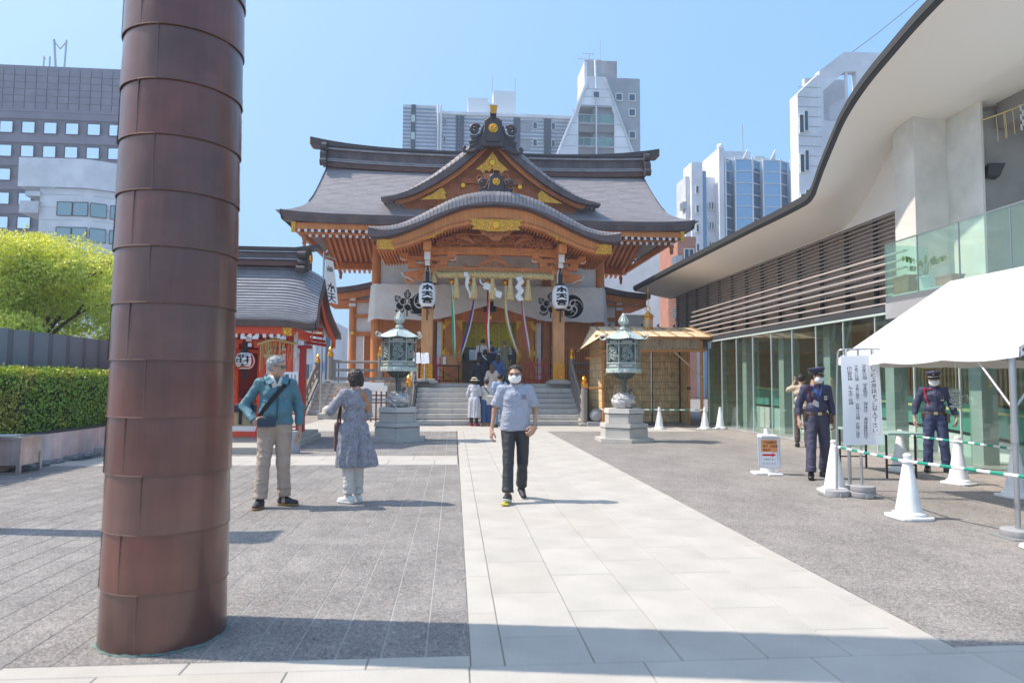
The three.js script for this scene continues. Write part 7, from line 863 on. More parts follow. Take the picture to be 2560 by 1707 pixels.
  part('end_valance', sheet((u, v) => [lerp(ex + 0.02, 2 * rx - ex, u), ey - 0.02 - 0.11 * v - 0.008 * Math.sin(u * 40) * v, z0 + 0.12 + 0.01 * Math.sin(u * 30)], 40, 3), m([0.66, 0.58, 0.5], 0.85, { side: THREE.DoubleSide, phys: 1, transmission: 0.2, thickness: 0 }), te); const xr2 = 2 * rx - ex; for (const [x, z] of [[ex + 0.04, -6.25], [ex + 0.06, z0 + 0.1], [xr2 - 0.05, -6.25], [xr2 - 0.05, z0 + 0.1]]) { part('pole', [rod([x, 0.02, z], [x, 1.0, z], 0.024, 0.024, 12), rod([x, 1.0, z], [x, ey - 0.04, z], 0.03, 0.03, 12), rod([x, 0.9, z], [x, 1.08, z], 0.038, 0.038, 12)], MAT.steel, te); wt(x, z, 1, te); part('brace', [rod([x, 1.22, z], [x, ey - 0.05, z + (z > -7 ? -0.5 : 0.5)], 0.014), rod([x, 1.22, z], [x + (x < rx ? 0.5 : -0.5), ey, z], 0.014)], MAT.steel, te); }
  part('eave_pipe', [rod([ex + 0.04, ey - 0.03, z0], [ex + 0.04, ey - 0.03, z1], 0.018), rod([xr2 - 0.04, ey - 0.03, z0], [xr2 - 0.04, ey - 0.03, z1], 0.018), rod([rx, ry - 0.05, z0], [rx, ry - 0.05, z1], 0.02), rod([ex, ey - 0.03, z0 + 0.05], [xr2, ey - 0.03, z0 + 0.05], 0.018)], MAT.steel, te);
  part('foot_sheet', B(0.34, 0.006, 0.34, ex + 0.02, 0, -6.25), m([0.27, 0.28, 0.29], 0.5), te); part('hanging_lining', sheet((u, v) => [xr2 - 0.15, ey - 0.02 - v * 0.16, lerp(z0, z1, u)], 20, 2), m([0.6, 0.53, 0.45], 0.8, { side: THREE.DoubleSide }), te);
  // folding table with a writing board, coiled cord
  const ft = thing('folding_table', 'folding table beside the glass behind the banner', 'table', [7.0, 0, -10.9]); part('tabletop', slab(0.6, 0.03, 1.6, 0, 0.68, 0, 0.005), m([0.3, 0.42, 0.38], 0.5), ft); for (const z of [-0.65, 0.65]) part('leg', [bar([-0.24, 0, z], [-0.24, 0.68, z], 0.025), bar([0.24, 0, z], [0.24, 0.68, z], 0.025), bar([-0.24, 0.2, z], [0.24, 0.2, z], 0.02)], MAT.iron, ft);
  const ea = thing('writing_board', 'tilted cardboard writing board with papers on the folding table', 'board', [6.85, 0.71, -10.95]); const eb = new THREE.BoxGeometry(0.5, 0.66, 0.015).rotateX(-0.25).rotateZ(-0.08).rotateY(-0.15).translate(0, 0.33, 0); part('board', eb, m([0.58, 0.47, 0.31], 0.8), ea); part('paper', [B(0.1, 0.36, 0.004, -0.1, 0.12, 0.0).rotateX(-0.25).translate(0, 0.02, 0.06), B(0.1, 0.3, 0.004, 0.08, 0.2, 0.0).rotateX(-0.25).translate(0, 0.02, 0.06)], MAT.whitePaint, ea); part('strut', bar([0, 0.5, -0.1], [0, 0, -0.28], 0.02), MAT.iron, ea);
  const rc = rng(41), cc = thing('coiled_cord', 'loosely coiled pale cord hanging under the far tent edge', 'cord', [6.9, 1.1, -8.9]); part('cord', tube([[0, 0.75, 0], [0.005, 0.5, 0], [0, 0.27, 0]], 0.006, 8, 5), MAT.paleGreen, cc); part('coil', tube(range(60).map((i) => { const a = i * 1.7; return [Math.cos(a) * (0.05 + 0.06 * rc()), 0.02 + (i % 20) * 0.014 + 0.03 * rc(), Math.sin(a) * 0.04]; }), 0.005, 260, 4), MAT.paleGreen, cc);
}

// ================= people =================
const V = (x, y, z) => new THREE.Vector3(x, y, z);
// capsules [a, ra, b, rb, flat] joined by a smooth minimum on a grid, meshed with surface nets
function blob(prims, { cell = 0.012, k = 0.03, mod, pad = 0.03, ell = [] } = {}) {
  const lo = V(9, 9, 9), hi = V(-9, -9, -9); for (const [a, ra, b, rb] of prims) { const r = Math.max(ra, rb) + pad; for (const p of [a, b]) { lo.min(V(p.x - r, p.y - r, p.z - r)); hi.max(V(p.x + r, p.y + r, p.z + r)); } } for (const [c, r] of ell) { lo.min(V(c.x - r.x - pad, c.y - r.y - pad, c.z - r.z - pad)); hi.max(V(c.x + r.x + pad, c.y + r.y + pad, c.z + r.z + pad)); }
  const nx = Math.ceil((hi.x - lo.x) / cell) + 2, ny = Math.ceil((hi.y - lo.y) / cell) + 2, nz = Math.ceil((hi.z - lo.z) / cell) + 2, G = new Float32Array(nx * ny * nz).fill(1), at = (i, j, l) => (l * ny + j) * nx + i;
  const smin = (a, b) => { const h = Math.max(k - Math.abs(a - b), 0) / k; return Math.min(a, b) - h * h * k * 0.25; };
  const run = (mn, mx, f) => { const r = (v, o, n) => clamp(Math.floor((v - o) / cell), 0, n - 1), i0 = r(mn.x, lo.x, nx), i1 = r(mx.x, lo.x, nx) + 1, j0 = r(mn.y, lo.y, ny), j1 = r(mx.y, lo.y, ny) + 1, l0 = r(mn.z, lo.z, nz), l1 = r(mx.z, lo.z, nz) + 1; for (let l = l0; l < Math.min(l1, nz); l++) for (let j = j0; j < Math.min(j1, ny); j++) for (let i = i0; i < Math.min(i1, nx); i++) { const q = at(i, j, l), d = f(lo.x + i * cell, lo.y + j * cell, lo.z + l * cell); G[q] = G[q] > 0.99 ? d : smin(G[q], d); } };
  for (const [a, ra, b, rb, flat] of prims) { const r = Math.max(ra, rb) + k + cell * 2.5, dx = b.x - a.x, dy = b.y - a.y, dz = b.z - a.z, L2 = dx * dx + dy * dy + dz * dz || 1e-9, L = Math.sqrt(L2); run(V(Math.min(a.x, b.x) - r, Math.min(a.y, b.y) - r, Math.min(a.z, b.z) - r), V(Math.max(a.x, b.x) + r, Math.max(a.y, b.y) + r, Math.max(a.z, b.z) + r), (x, y, z) => { const px = x - a.x, py = y - a.y, pz = z - a.z, t0 = (px * dx + py * dy + pz * dz) / L2, t = t0 < 0 ? 0 : t0 > 1 ? 1 : t0, ex = px - dx * t, ey = py - dy * t, ez = pz - dz * t; let d = Math.sqrt(ex * ex + ey * ey + ez * ez) - (ra + (rb - ra) * t); if (flat) d = Math.max(d, (t0 - 1) * L); return d; }); }
  for (const [c, r] of ell) { const m0 = Math.min(r.x, r.y, r.z), e = k + cell * 2.5; run(V(c.x - r.x - e, c.y - r.y - e, c.z - r.z - e), V(c.x + r.x + e, c.y + r.y + e, c.z + r.z + e), (x, y, z) => (Math.hypot((x - c.x) / r.x, (y - c.y) / r.y, (z - c.z) / r.z) - 1) * m0); }
  if (mod) for (let l = 0; l < nz; l++) for (let j = 0; j < ny; j++) for (let i = 0; i < nx; i++) { const q = at(i, j, l); if (G[q] < 0.09) G[q] = mod(G[q], lo.x + i * cell, lo.y + j * cell, lo.z + l * cell); }
  const pos = [], nor = [], idx = [], id = new Int32Array(nx * ny * nz).fill(-1);
  const C = [[0, 0, 0], [1, 0, 0], [0, 1, 0], [1, 1, 0], [0, 0, 1], [1, 0, 1], [0, 1, 1], [1, 1, 1]], E = []; for (let a = 0; a < 8; a++) for (let b = a + 1; b < 8; b++) if (C[a].reduce((s, v, q) => s + Math.abs(v - C[b][q]), 0) === 1) E.push([a, b]);
  const v8 = new Float32Array(8);
  for (let l = 0; l < nz - 1; l++) for (let j = 0; j < ny - 1; j++) for (let i = 0; i < nx - 1; i++) {
    let neg = 0; for (let q = 0; q < 8; q++) { v8[q] = G[at(i + C[q][0], j + C[q][1], l + C[q][2])]; if (v8[q] < 0) neg++; } if (!neg || neg === 8) continue;
    let x = 0, y = 0, z = 0, n = 0; for (const [a, b] of E) if ((v8[a] < 0) !== (v8[b] < 0)) { const t = v8[a] / (v8[a] - v8[b]); x += C[a][0] + (C[b][0] - C[a][0]) * t; y += C[a][1] + (C[b][1] - C[a][1]) * t; z += C[a][2] + (C[b][2] - C[a][2]) * t; n++; }
    id[at(i, j, l)] = pos.length / 3; pos.push(lo.x + (i + x / n) * cell, lo.y + (j + y / n) * cell, lo.z + (l + z / n) * cell);
    let gx = 0, gy = 0, gz = 0; for (let q = 0; q < 8; q++) { gx += (C[q][0] * 2 - 1) * v8[q]; gy += (C[q][1] * 2 - 1) * v8[q]; gz += (C[q][2] * 2 - 1) * v8[q]; } const g = Math.hypot(gx, gy, gz) || 1; nor.push(gx / g, gy / g, gz / g);
  }
  for (let l = 1; l < nz - 1; l++) for (let j = 1; j < ny - 1; j++) for (let i = 1; i < nx - 1; i++) { const s = G[at(i, j, l)] < 0; const quad = (a, b, c, d, f) => { if (a < 0 || b < 0 || c < 0 || d < 0) return; f ? idx.push(a, b, c, a, c, d) : idx.push(a, c, b, a, d, c); };
    if (s !== G[at(i + 1, j, l)] < 0) quad(id[at(i, j - 1, l - 1)], id[at(i, j, l - 1)], id[at(i, j, l)], id[at(i, j - 1, l)], s); if (s !== G[at(i, j + 1, l)] < 0) quad(id[at(i - 1, j, l - 1)], id[at(i - 1, j, l)], id[at(i, j, l)], id[at(i, j, l - 1)], s); if (s !== G[at(i, j, l + 1)] < 0) quad(id[at(i - 1, j - 1, l)], id[at(i, j - 1, l)], id[at(i, j, l)], id[at(i - 1, j, l)], s); }
  const g = new THREE.BufferGeometry(); g.setAttribute('position', new THREE.Float32BufferAttribute(pos, 3)); g.setAttribute('normal', new THREE.Float32BufferAttribute(nor, 3)); g.setIndex(idx); uvBox(g);
  // distance sampled back from the grid, for laying straps and badges on the cloth
  g.hit = (x, y, dir) => { const z0 = dir > 0 ? hi.z : lo.z; for (let t = 0; t < hi.z - lo.z; t += cell * 0.35) { const z = z0 - dir * t, i = Math.round((x - lo.x) / cell), j = Math.round((y - lo.y) / cell), l = Math.round((z - lo.z) / cell); if (i < 0 || j < 0 || l < 0 || i >= nx || j >= ny || l >= nz) continue; if (G[at(i, j, l)] < 0) return z; } return 0; };
  return g;
}
const cap = (a, ra, b, rb, flat) => [V(...a), ra, V(...b), rb, flat];
const cloth = (c, { rough = 0.85, ...o } = {}) => m(c, rough, { t: 'cloth', tile: 0.5, mean: 0.8, bumpT: 'wrinkle', bumpTile: 0.62, bump: 0.022, ...o });
const SKIN = m([0.52, 0.31, 0.215], 0.55, { t: 'blotch', tile: 0.3, mean: 0.72 }), HAIR = m([0.018, 0.014, 0.013], 0.45, { bumpT: 'wood', bumpTile: 0.16, bump: 0.012 }), SOLE = m([0.75, 0.75, 0.73], 0.6), MASK = m([0.83, 0.83, 0.84], 0.8, { t: 'cloth', tile: 0.2, mean: 0.8 });
const asGeo = (list) => mg(list);
// head at the origin looking to +z
function headParts({ hair = 'short', cell = 0.0045 }) {
  const skin = blob([cap([-0.026, -0.05, 0.022], 0.044, [0.026, -0.05, 0.022], 0.044), cap([0, -0.07, 0.04], 0.034, [0, -0.084, 0.052], 0.027), cap([0, 0.016, 0.086], 0.008, [0, -0.024, 0.102], 0.012), cap([-0.012, -0.026, 0.094], 0.008, [0.012, -0.026, 0.094], 0.008), cap([-0.036, 0.024, 0.074], 0.012, [0.036, 0.024, 0.074], 0.012), cap([-0.018, -0.052, 0.084], 0.007, [0.018, -0.052, 0.084], 0.007), cap([0.074, 0.016, -0.014], 0.011, [0.074, -0.026, -0.004], 0.008), cap([-0.074, 0.016, -0.014], 0.011, [-0.074, -0.026, -0.004], 0.008), cap([0, -0.04, -0.02], 0.052, [0, -0.19, -0.035], 0.054)], { cell, k: 0.022, ell: [[V(0, 0.03, -0.012), V(0.073, 0.085, 0.092)], [V(0, -0.022, 0.028), V(0.061, 0.084, 0.06)]], mod: (d, x, y, z) => { for (const s of [-1, 1]) { const e = Math.hypot(x - s * 0.03, (y - 0.006) * 1.3, z - 0.098) - 0.014; d = Math.max(d, -e + 0.0); } return d; } });
  const styles = {
    short: (d, x, y, z) => Math.max(d, z * 0.8 - y * 0.62 - 0.012, -0.07 - y, (Math.abs(x) - 0.06) * 0.9 + (z - 0.0) * 0.6 - y * 0.5 - 0.012),
    receding: (d, x, y, z) => Math.max(d, z * 0.8 - y * 0.72 + 0.014 - Math.max(0, 0.02 - Math.abs(x)) * 0.5, -0.065 - y, (Math.abs(x) - 0.06) * 0.9 + z * 0.6 - y * 0.5 - 0.008),
    bob: (d, x, y, z) => Math.max(d, z * 0.75 - y * 0.5 - 0.03, -0.095 - y), long: (d, x, y, z) => Math.max(d, z * 0.75 - y * 0.5 - 0.02),
  };
  const big = hair === 'bob' ? 0.02 : hair === 'long' ? 0.018 : 0.011, prims = hair === 'long' ? [cap([0, 0.0, -0.05], 0.08, [0, -0.2, -0.075], 0.075), cap([-0.05, -0.05, -0.03], 0.04, [-0.07, -0.2, -0.05], 0.035), cap([0.05, -0.05, -0.03], 0.04, [0.07, -0.2, -0.05], 0.035)] : hair === 'bob' ? [cap([-0.045, -0.02, -0.04], 0.055, [-0.04, -0.07, -0.04], 0.05), cap([0.045, -0.02, -0.04], 0.055, [0.04, -0.07, -0.04], 0.05)] : [];
  const hg = blob(prims, { cell, k: 0.03, ell: [[V(0, 0.034, -0.016), V(0.075 + big, 0.086 + big, 0.093 + big)]], mod: (d, x, y, z) => styles[hair](d + 0.008 * n3(x * 40, y * 40, z * 40) + 0.008 * n3(x * 100 + 3, y * 45, z * 100), x + 0.012 * n3(y * 50, z * 50, x * 20), y + 0.014 * n3(x * 70, z * 60, 3), z) });
  return { skin, hair: hg };
}
// hand: wrist at w, fingers along d, thumb towards t; curl 0..1
function hand(w, d, t, s, curl, k = 1) {
  const D = V(...d).normalize(), T = V(...t); T.addScaledVector(D, -T.dot(D)).normalize(); const N = V().crossVectors(D, T).multiplyScalar(s), P = (a, b, c) => V(...w).addScaledVector(D, a * k).addScaledVector(T, b * k).addScaledVector(N, c * k), pr = [];
  for (const b of [0.026, 0.009, -0.009, -0.026]) pr.push([P(0.0, b * 0.6, 0), 0.019 * k, P(0.082, b * 1.15, 0), 0.0135 * k]);
  [[0.03, 0.04, 0.026, 0.02], [0.0105, 0.045, 0.029, 0.021], [-0.0095, 0.042, 0.027, 0.02], [-0.029, 0.033, 0.021, 0.017]].forEach(([b, l1, l2, l3], i) => { let a = 0.084, c = 0, ang = curl * 0.5 + i * 0.05 * curl, p = P(a, b, c); for (const l of [l1, l2, l3]) { a += Math.cos(ang) * l; c += Math.sin(ang) * l; const q = P(a, b * 1.06, c); pr.push([p, 0.0095 * k, q, 0.0085 * k]); p = q; ang += 0.25 + curl * 0.75; } });
  const t1 = P(0.045, 0.05, 0.012), t2 = P(0.075, 0.058, 0.025 + 0.01 * curl), t3 = P(0.1, 0.052, 0.034 + 0.016 * curl); pr.push([P(0.015, 0.02, 0.004), 0.017 * k, t1, 0.014 * k], [t1, 0.012 * k, t2, 0.011 * k], [t2, 0.0105 * k, t3, 0.009 * k]); return pr;
}
function strip(pts, w, th, up = null) { // flat band through points, w wide
  const c = new THREE.CatmullRomCurve3(pts.map((p) => V(...p))), N = 40, g = []; const F = (u, o, n) => { const p = c.getPoint(u), t = c.getTangent(u), nn = V(...(up ?? [0, 0, 1])), side = V().crossVectors(t, nn).normalize(), nrm = V().crossVectors(side, t).normalize(); return [p.x + side.x * o + nrm.x * n, p.y + side.y * o + nrm.y * n, p.z + side.z * o + nrm.z * n]; };
  g.push(sheet((u, v) => F(u, (v - 0.5) * w, th), N, 1), sheet((u, v) => F(u, (0.5 - v) * w, 0), N, 1), sheet((u, v) => F(u, w / 2, v * th), N, 1), sheet((u, v) => F(u, -w / 2, th - v * th), N, 1)); return mg(g);
}
function person(o) {
  const H = o.H ?? 1.68, q = H / 1.7, fem = o.fem ? 1 : 0, cell = o.cell ?? 0.012, far = o.far, sw = (o.shoulder ?? (fem ? 0.155 : 0.178)), belly = o.belly ?? 0;
  const J = { hipY: 0.9, lean: 0, ...o.pose }, lx = J.lean, sh = (s) => V(s * sw + lx, 1.395, -0.01), hip = (s) => V(s * 0.088, 0.9, 0);
  const arm = { 1: { e: [0.235, 1.13, -0.03], w: [0.245, 0.885, 0.03], d: [0, -1, 0.12], t: [0, 0.1, 1], c: 0.5 }, [-1]: { e: [-0.235, 1.13, -0.03], w: [-0.245, 0.885, 0.03], d: [0, -1, 0.12], t: [0, 0.1, 1], c: 0.5 } }, leg = { 1: { k: [0.1, 0.49, 0.02], a: [0.105, 0.085, -0.01], yaw: 0.2 }, [-1]: { k: [-0.1, 0.49, 0.02], a: [-0.105, 0.085, -0.01], yaw: -0.2 } };
  for (const s of [1, -1]) { Object.assign(arm[s], J.arm?.[s]); Object.assign(leg[s], J.leg?.[s]); }
  const root = thing('person', o.label, 'person', o.pos, o.group); root.rotation.y = o.turn ?? 0; root.scale.setScalar(q);
  const torso = (e) => [cap([-sw + 0.05 + lx, 1.385, -0.012], 0.048 + e, [sw - 0.045 + lx, 1.385, -0.012], 0.048 + e), cap([-0.07 + lx, 1.27, 0.0], 0.085 + e - 0.01 * fem, [0.07 + lx, 1.27, 0.0], 0.085 + e - 0.01 * fem), cap([-0.062, 1.1, 0.01 + belly], 0.082 + e - 0.014 * fem + belly, [0.062, 1.1, 0.01 + belly], 0.082 + e - 0.014 * fem + belly), cap([0, 1.3, 0], 0.08 + e, [0, 1.0, 0.008 + belly * 0.6], 0.085 + e + belly * 0.5), cap([-0.075, 0.95, 0], 0.088 + e, [0.075, 0.95, 0], 0.088 + e)];
  const aPr = (s, e, stop, flat) => { const A = sh(s), E = V(...arm[s].e), W = V(...arm[s].w), out = []; if (stop === 'short') { const M = A.clone().lerp(E, 0.78); out.push([A, 0.045 + e, M, 0.046 + e * 1.5, flat]); } else { out.push([A, 0.044 + e, E, 0.036 + e]); const M = E.clone().lerp(W, stop); out.push([E, 0.036 + e, M, lerp(0.036, 0.027, stop) + e, flat]); } return out; };
  const lPr = (s, e, low, calf, flat) => { const A = hip(s), K = V(...leg[s].k), F = V(...leg[s].a), M = K.clone().lerp(F, low); return [[A, 0.078 + e, K, 0.05 + e], [K, 0.048 + e, M, calf + e, flat]]; };
  // bare body: one mesh, hidden under the clothes where they cover it
  const skinMat = o.skin ?? SKIN, hd = headParts({ hair: o.hairStyle ?? 'short', cell: far ? 0.009 : 0.0045 }), hm = new THREE.Matrix4().compose(V(lx + (J.headX ?? 0), 1.585, 0.012 + (J.headZ ?? 0)), new THREE.Quaternion().setFromEuler(new THREE.Euler(J.pitch ?? 0, J.yaw ?? 0, J.roll ?? 0, 'YXZ')), V(1, 1, 1));
  const body = blob([...torso(-0.012), ...[1, -1].flatMap((s) => [...aPr(s, -0.004, 1), ...lPr(s, -0.012, 1, 0.04), [V(...leg[s].a), 0.036, V(leg[s].a[0], leg[s].a[1] - 0.03, leg[s].a[2] + 0.03), 0.034]]), cap([lx, 1.4, -0.02], 0.058, [lx + (J.headX ?? 0) * 0.7, 1.5, 0.0], 0.052)], { cell: far ? 0.022 : 0.014 });
  const hands = [1, -1].map((s) => blob(hand(arm[s].w, arm[s].d, arm[s].t, s, arm[s].c), { cell: far ? 0.009 : 0.0042, k: 0.008, pad: 0.015 }));
  const B1 = part('body', [body, hd.skin.clone().applyMatrix4(hm), ...hands], skinMat, root);
  part('hair', hd.hair.clone().applyMatrix4(hm), o.hair ?? HAIR, root);
  const onHead = (nm, list, mat) => part(nm, asGeo([].concat(list)).applyMatrix4(hm), mat, root);
  if (!far) { for (const s of [-1, 1]) { onHead('eye', [sph(0.0105, s * 0.03, 0.006, 0.083, 0.55, 10, 8)], MAT.black); onHead('eyebrow', [bar([s * 0.014, 0.031, 0.089], [s * 0.046, 0.03, 0.08], 0.006, 0.006)], o.brow ?? HAIR); } if (!o.mask) onHead('mouth', [bar([-0.018, -0.053, 0.0915], [0.018, -0.053, 0.0915], 0.002, 0.004)], m([0.3, 0.1, 0.08], 0.6)); }
  if (o.mask) { onHead('face_mask', blob([cap([-0.03, -0.045, 0.03], 0.05, [0.03, -0.045, 0.03], 0.05), cap([0, -0.01, 0.088], 0.016, [0, -0.03, 0.1], 0.022), cap([0, -0.075, 0.05], 0.04, [0, -0.08, 0.055], 0.036)], { cell: 0.0045, k: 0.03, ell: [[V(0, -0.024, 0.03), V(0.0665, 0.08, 0.066)]], mod: (d, x, y, z) => Math.max(d + 0.002 * Math.sin(y * 260), y - (-0.004 + 0.01 * Math.max(0, z - 0.08) * 10), -0.1 - y, -0.012 - z + Math.abs(y + 0.04) * 0.3) }), MASK); onHead('mask_loop', [-1, 1].map((s) => tube([[s * 0.062, -0.01, 0.03], [s * 0.074, 0.022, -0.008], [s * 0.078, 0.0, -0.024], [s * 0.07, -0.045, 0.02]], 0.0016, 12, 4)), MASK); }
  if (o.glasses) onHead('glasses', [...[-1, 1].flatMap((s) => [new THREE.TorusGeometry(0.021, 0.0024, 5, 20).scale(1.15, 0.8, 1).translate(s * 0.031, 0.004, 0.1), bar([s * 0.055, 0.012, 0.096], [s * 0.078, 0.016, -0.005], 0.003, 0.004)]), bar([-0.008, 0.008, 0.104], [0.008, 0.008, 0.104], 0.003)], MAT.black);
  if (o.glasses) onHead('lens', [-1, 1].map((s) => new THREE.CircleGeometry(0.02, 16).scale(1.15, 0.8, 1).translate(s * 0.031, 0.004, 0.101)), m([0.4, 0.38, 0.42], 0.1, { phys: 1, transmission: 0.7, thickness: 0 }));
  const fold = (amp, f) => (d, x, y, z) => d + amp * (n3(x * f, y * f * 1.6 + 7, z * f) + 0.45 * n3(x * f * 2.3 + y * 9, y * f * 1.4 - x * 12, z * f * 2.1)) - amp * 0.1;
  // trousers, shirt, shoes
  const T = o.trousers, Sx = o.shirt, tf = fold(0.007, 7);
  if (T) { const low = T.low ?? 0.93; const g = blob([cap([-0.074, 0.955, 0.004 + belly * 0.5], 0.094 + (T.e ?? 0) * 0.3, [0.074, 0.955, 0.004 + belly * 0.5], 0.094 + (T.e ?? 0) * 0.3), ...[1, -1].flatMap((s) => lPr(s, 0.011 + (T.e ?? 0), low, 0.052, true))], { cell: far ? 0.016 : cell, k: 0.025, mod: (d, x, y, z) => Math.max(tf(d, x, y, z) + 0.0035 * smoothstep(0.3 - y, 0, 0.15) * Math.sin(y * 62 + x * 22 + z * 15 + 4 * n3(x * 6, y * 6, z * 6)), y - 1.03) }); root.pants = g; part('trousers', g, T.mat, root); }
  if (Sx) { const e = Sx.e ?? 0.016, sf = fold(Sx.fold ?? 0.006, 7), hem = Sx.hem ?? 0.9, flare = Sx.flare ?? 0; const pr = [...torso(e), ...[1, -1].flatMap((s) => aPr(s, e * 0.95, Sx.sleeve ?? 1, true)), cap([lx, 1.4, -0.02], 0.07 + e * 0.5, [lx, 1.465, -0.008], 0.064)]; if (Sx.boxy) pr.push(cap([-0.065, 1.3, 0], 0.08 + e, [-0.085, hem - 0.02, 0.005], 0.092 + e), cap([0.065, 1.3, 0], 0.08 + e, [0.085, hem - 0.02, 0.005], 0.092 + e)); if (hem < 0.86) { const y1 = hem - 0.02; pr.push(cap([-0.08, 0.9, 0], 0.1 + e, [-0.08 - flare * 0.5 + (Sx.blow ?? 0) * 0.2, y1, 0], 0.1 + e + flare * 0.6), cap([0.08, 0.9, 0], 0.1 + e, [0.08 + flare * 0.5 + (Sx.blow ?? 0), y1 + (Sx.blow ? 0.03 : 0), 0.02], 0.1 + e + flare * 0.5)); } const g = blob(pr, { cell: far ? 0.016 : cell, k: 0.03, mod: (d, x, y, z) => Math.max(sf(d, x, y, z) + (hem < 0.86 && y < 1.0 ? 0.012 * Math.sin(Math.atan2(z, x) * 11 + y * 3) * smoothstep(1.02 - y, 0, 0.3) : 0), hem - y + 0.006 * Math.sin(x * 20), y - 1.462 - (Math.abs(x - lx) > 0.09 ? 1 : 0)) }); root.top = g; part(Sx.name ?? 'shirt', g, Sx.mat, root); if (Sx.collar) part('collar', blob([cap([lx, 1.445, -0.012], 0.072, [lx, 1.485, -0.004], 0.068)], { cell: 0.006, k: 0.01, mod: (d, x, y, z) => Math.max(d, y - 1.495 + Math.max(0, z) * 0.55, 1.43 - y + (z > 0 ? -0.12 * z * 3 : 0), -(Math.hypot(x - lx, z + 0.008) - 0.058), z > 0.03 ? 0.012 - Math.abs(x - lx) + (1.5 - y) * 0.1 : -1) }), Sx.collar, root); }
  const Sh = o.shoes ?? { mat: MAT.black };
  for (const s of [1, -1]) { const L = leg[s], M = new THREE.Matrix4().compose(V(L.a[0], L.a[1] - 0.085, L.a[2]), new THREE.Quaternion().setFromEuler(new THREE.Euler(L.pitch ?? 0, L.yaw ?? 0, 0, 'YXZ')), V(1, 1, 1)); const sc = far ? 0.012 : 0.0065, up = blob([cap([0, 0.062, -0.025], 0.046, [0, 0.05, -0.03], 0.044), cap([0, 0.05, -0.02], 0.042, [0.004, 0.034, 0.14], 0.038), cap([0, 0.085, 0.0], 0.042, [0, 0.05, 0.06], 0.04)], { cell: sc, k: 0.02, mod: (d, x, y) => Math.max(d, 0.02 - y) }), so = blob([cap([0, 0.03, -0.032], 0.048, [0.004, 0.03, 0.142], 0.044)], { cell: sc, k: 0.01, mod: (d, x, y) => Math.max(d, 0.0 - y, y - 0.026) }); const shoe = part('shoe', up.applyMatrix4(M), Sh.mat, root); part('sole', so.applyMatrix4(M), Sh.sole ?? Sh.mat, shoe); if (Sh.trim) part('shoe_trim', range(4).map((i) => bar([-0.02, 0.088 - i * 0.01, 0.04 + i * 0.022], [0.02, 0.088 - i * 0.01, 0.045 + i * 0.022], 0.006)).map((g) => g.applyMatrix4(M)), Sh.trim, shoe); }
  root.onHead = onHead; root.lx = lx; return root;
}
const band = (p, geo, dir, list, w, th, nm, mat) => { const c = new THREE.CatmullRomCurve3(list.map(([x, y]) => V(x, y, 0))), pts = range(13).map((i) => { const q = c.getPoint(i / 12); return [q.x, q.y, geo.hit(q.x, q.y, dir) + dir * 0.004]; }); for (let k = 0; k < 3; k++) for (let i = 1; i < 12; i++) { const mid = (pts[i - 1][2] + pts[i + 1][2]) / 2; if ((mid - pts[i][2]) * dir > 0) pts[i][2] = mid; } return part(nm, strip(pts, w, th + 0.004, [0, 0, dir]), mat, p); };
const belt = (p, mat, y0 = 0.985, buckle) => { const q = part('belt', blob([cap([-0.074, 0.955, 0.004], 0.101, [0.074, 0.955, 0.004], 0.101), cap([-0.065, 1.06, 0.008], 0.1, [0.065, 1.06, 0.008], 0.1)], { cell: 0.007, k: 0.02, mod: (d, x, y) => Math.max(d - 0.008, y0 - y, y - y0 - 0.042) }), mat, p); if (buckle) part('buckle', slab(0.055, 0.046, 0.012, 0, y0, 0.122, 0.003), buckle, q); };
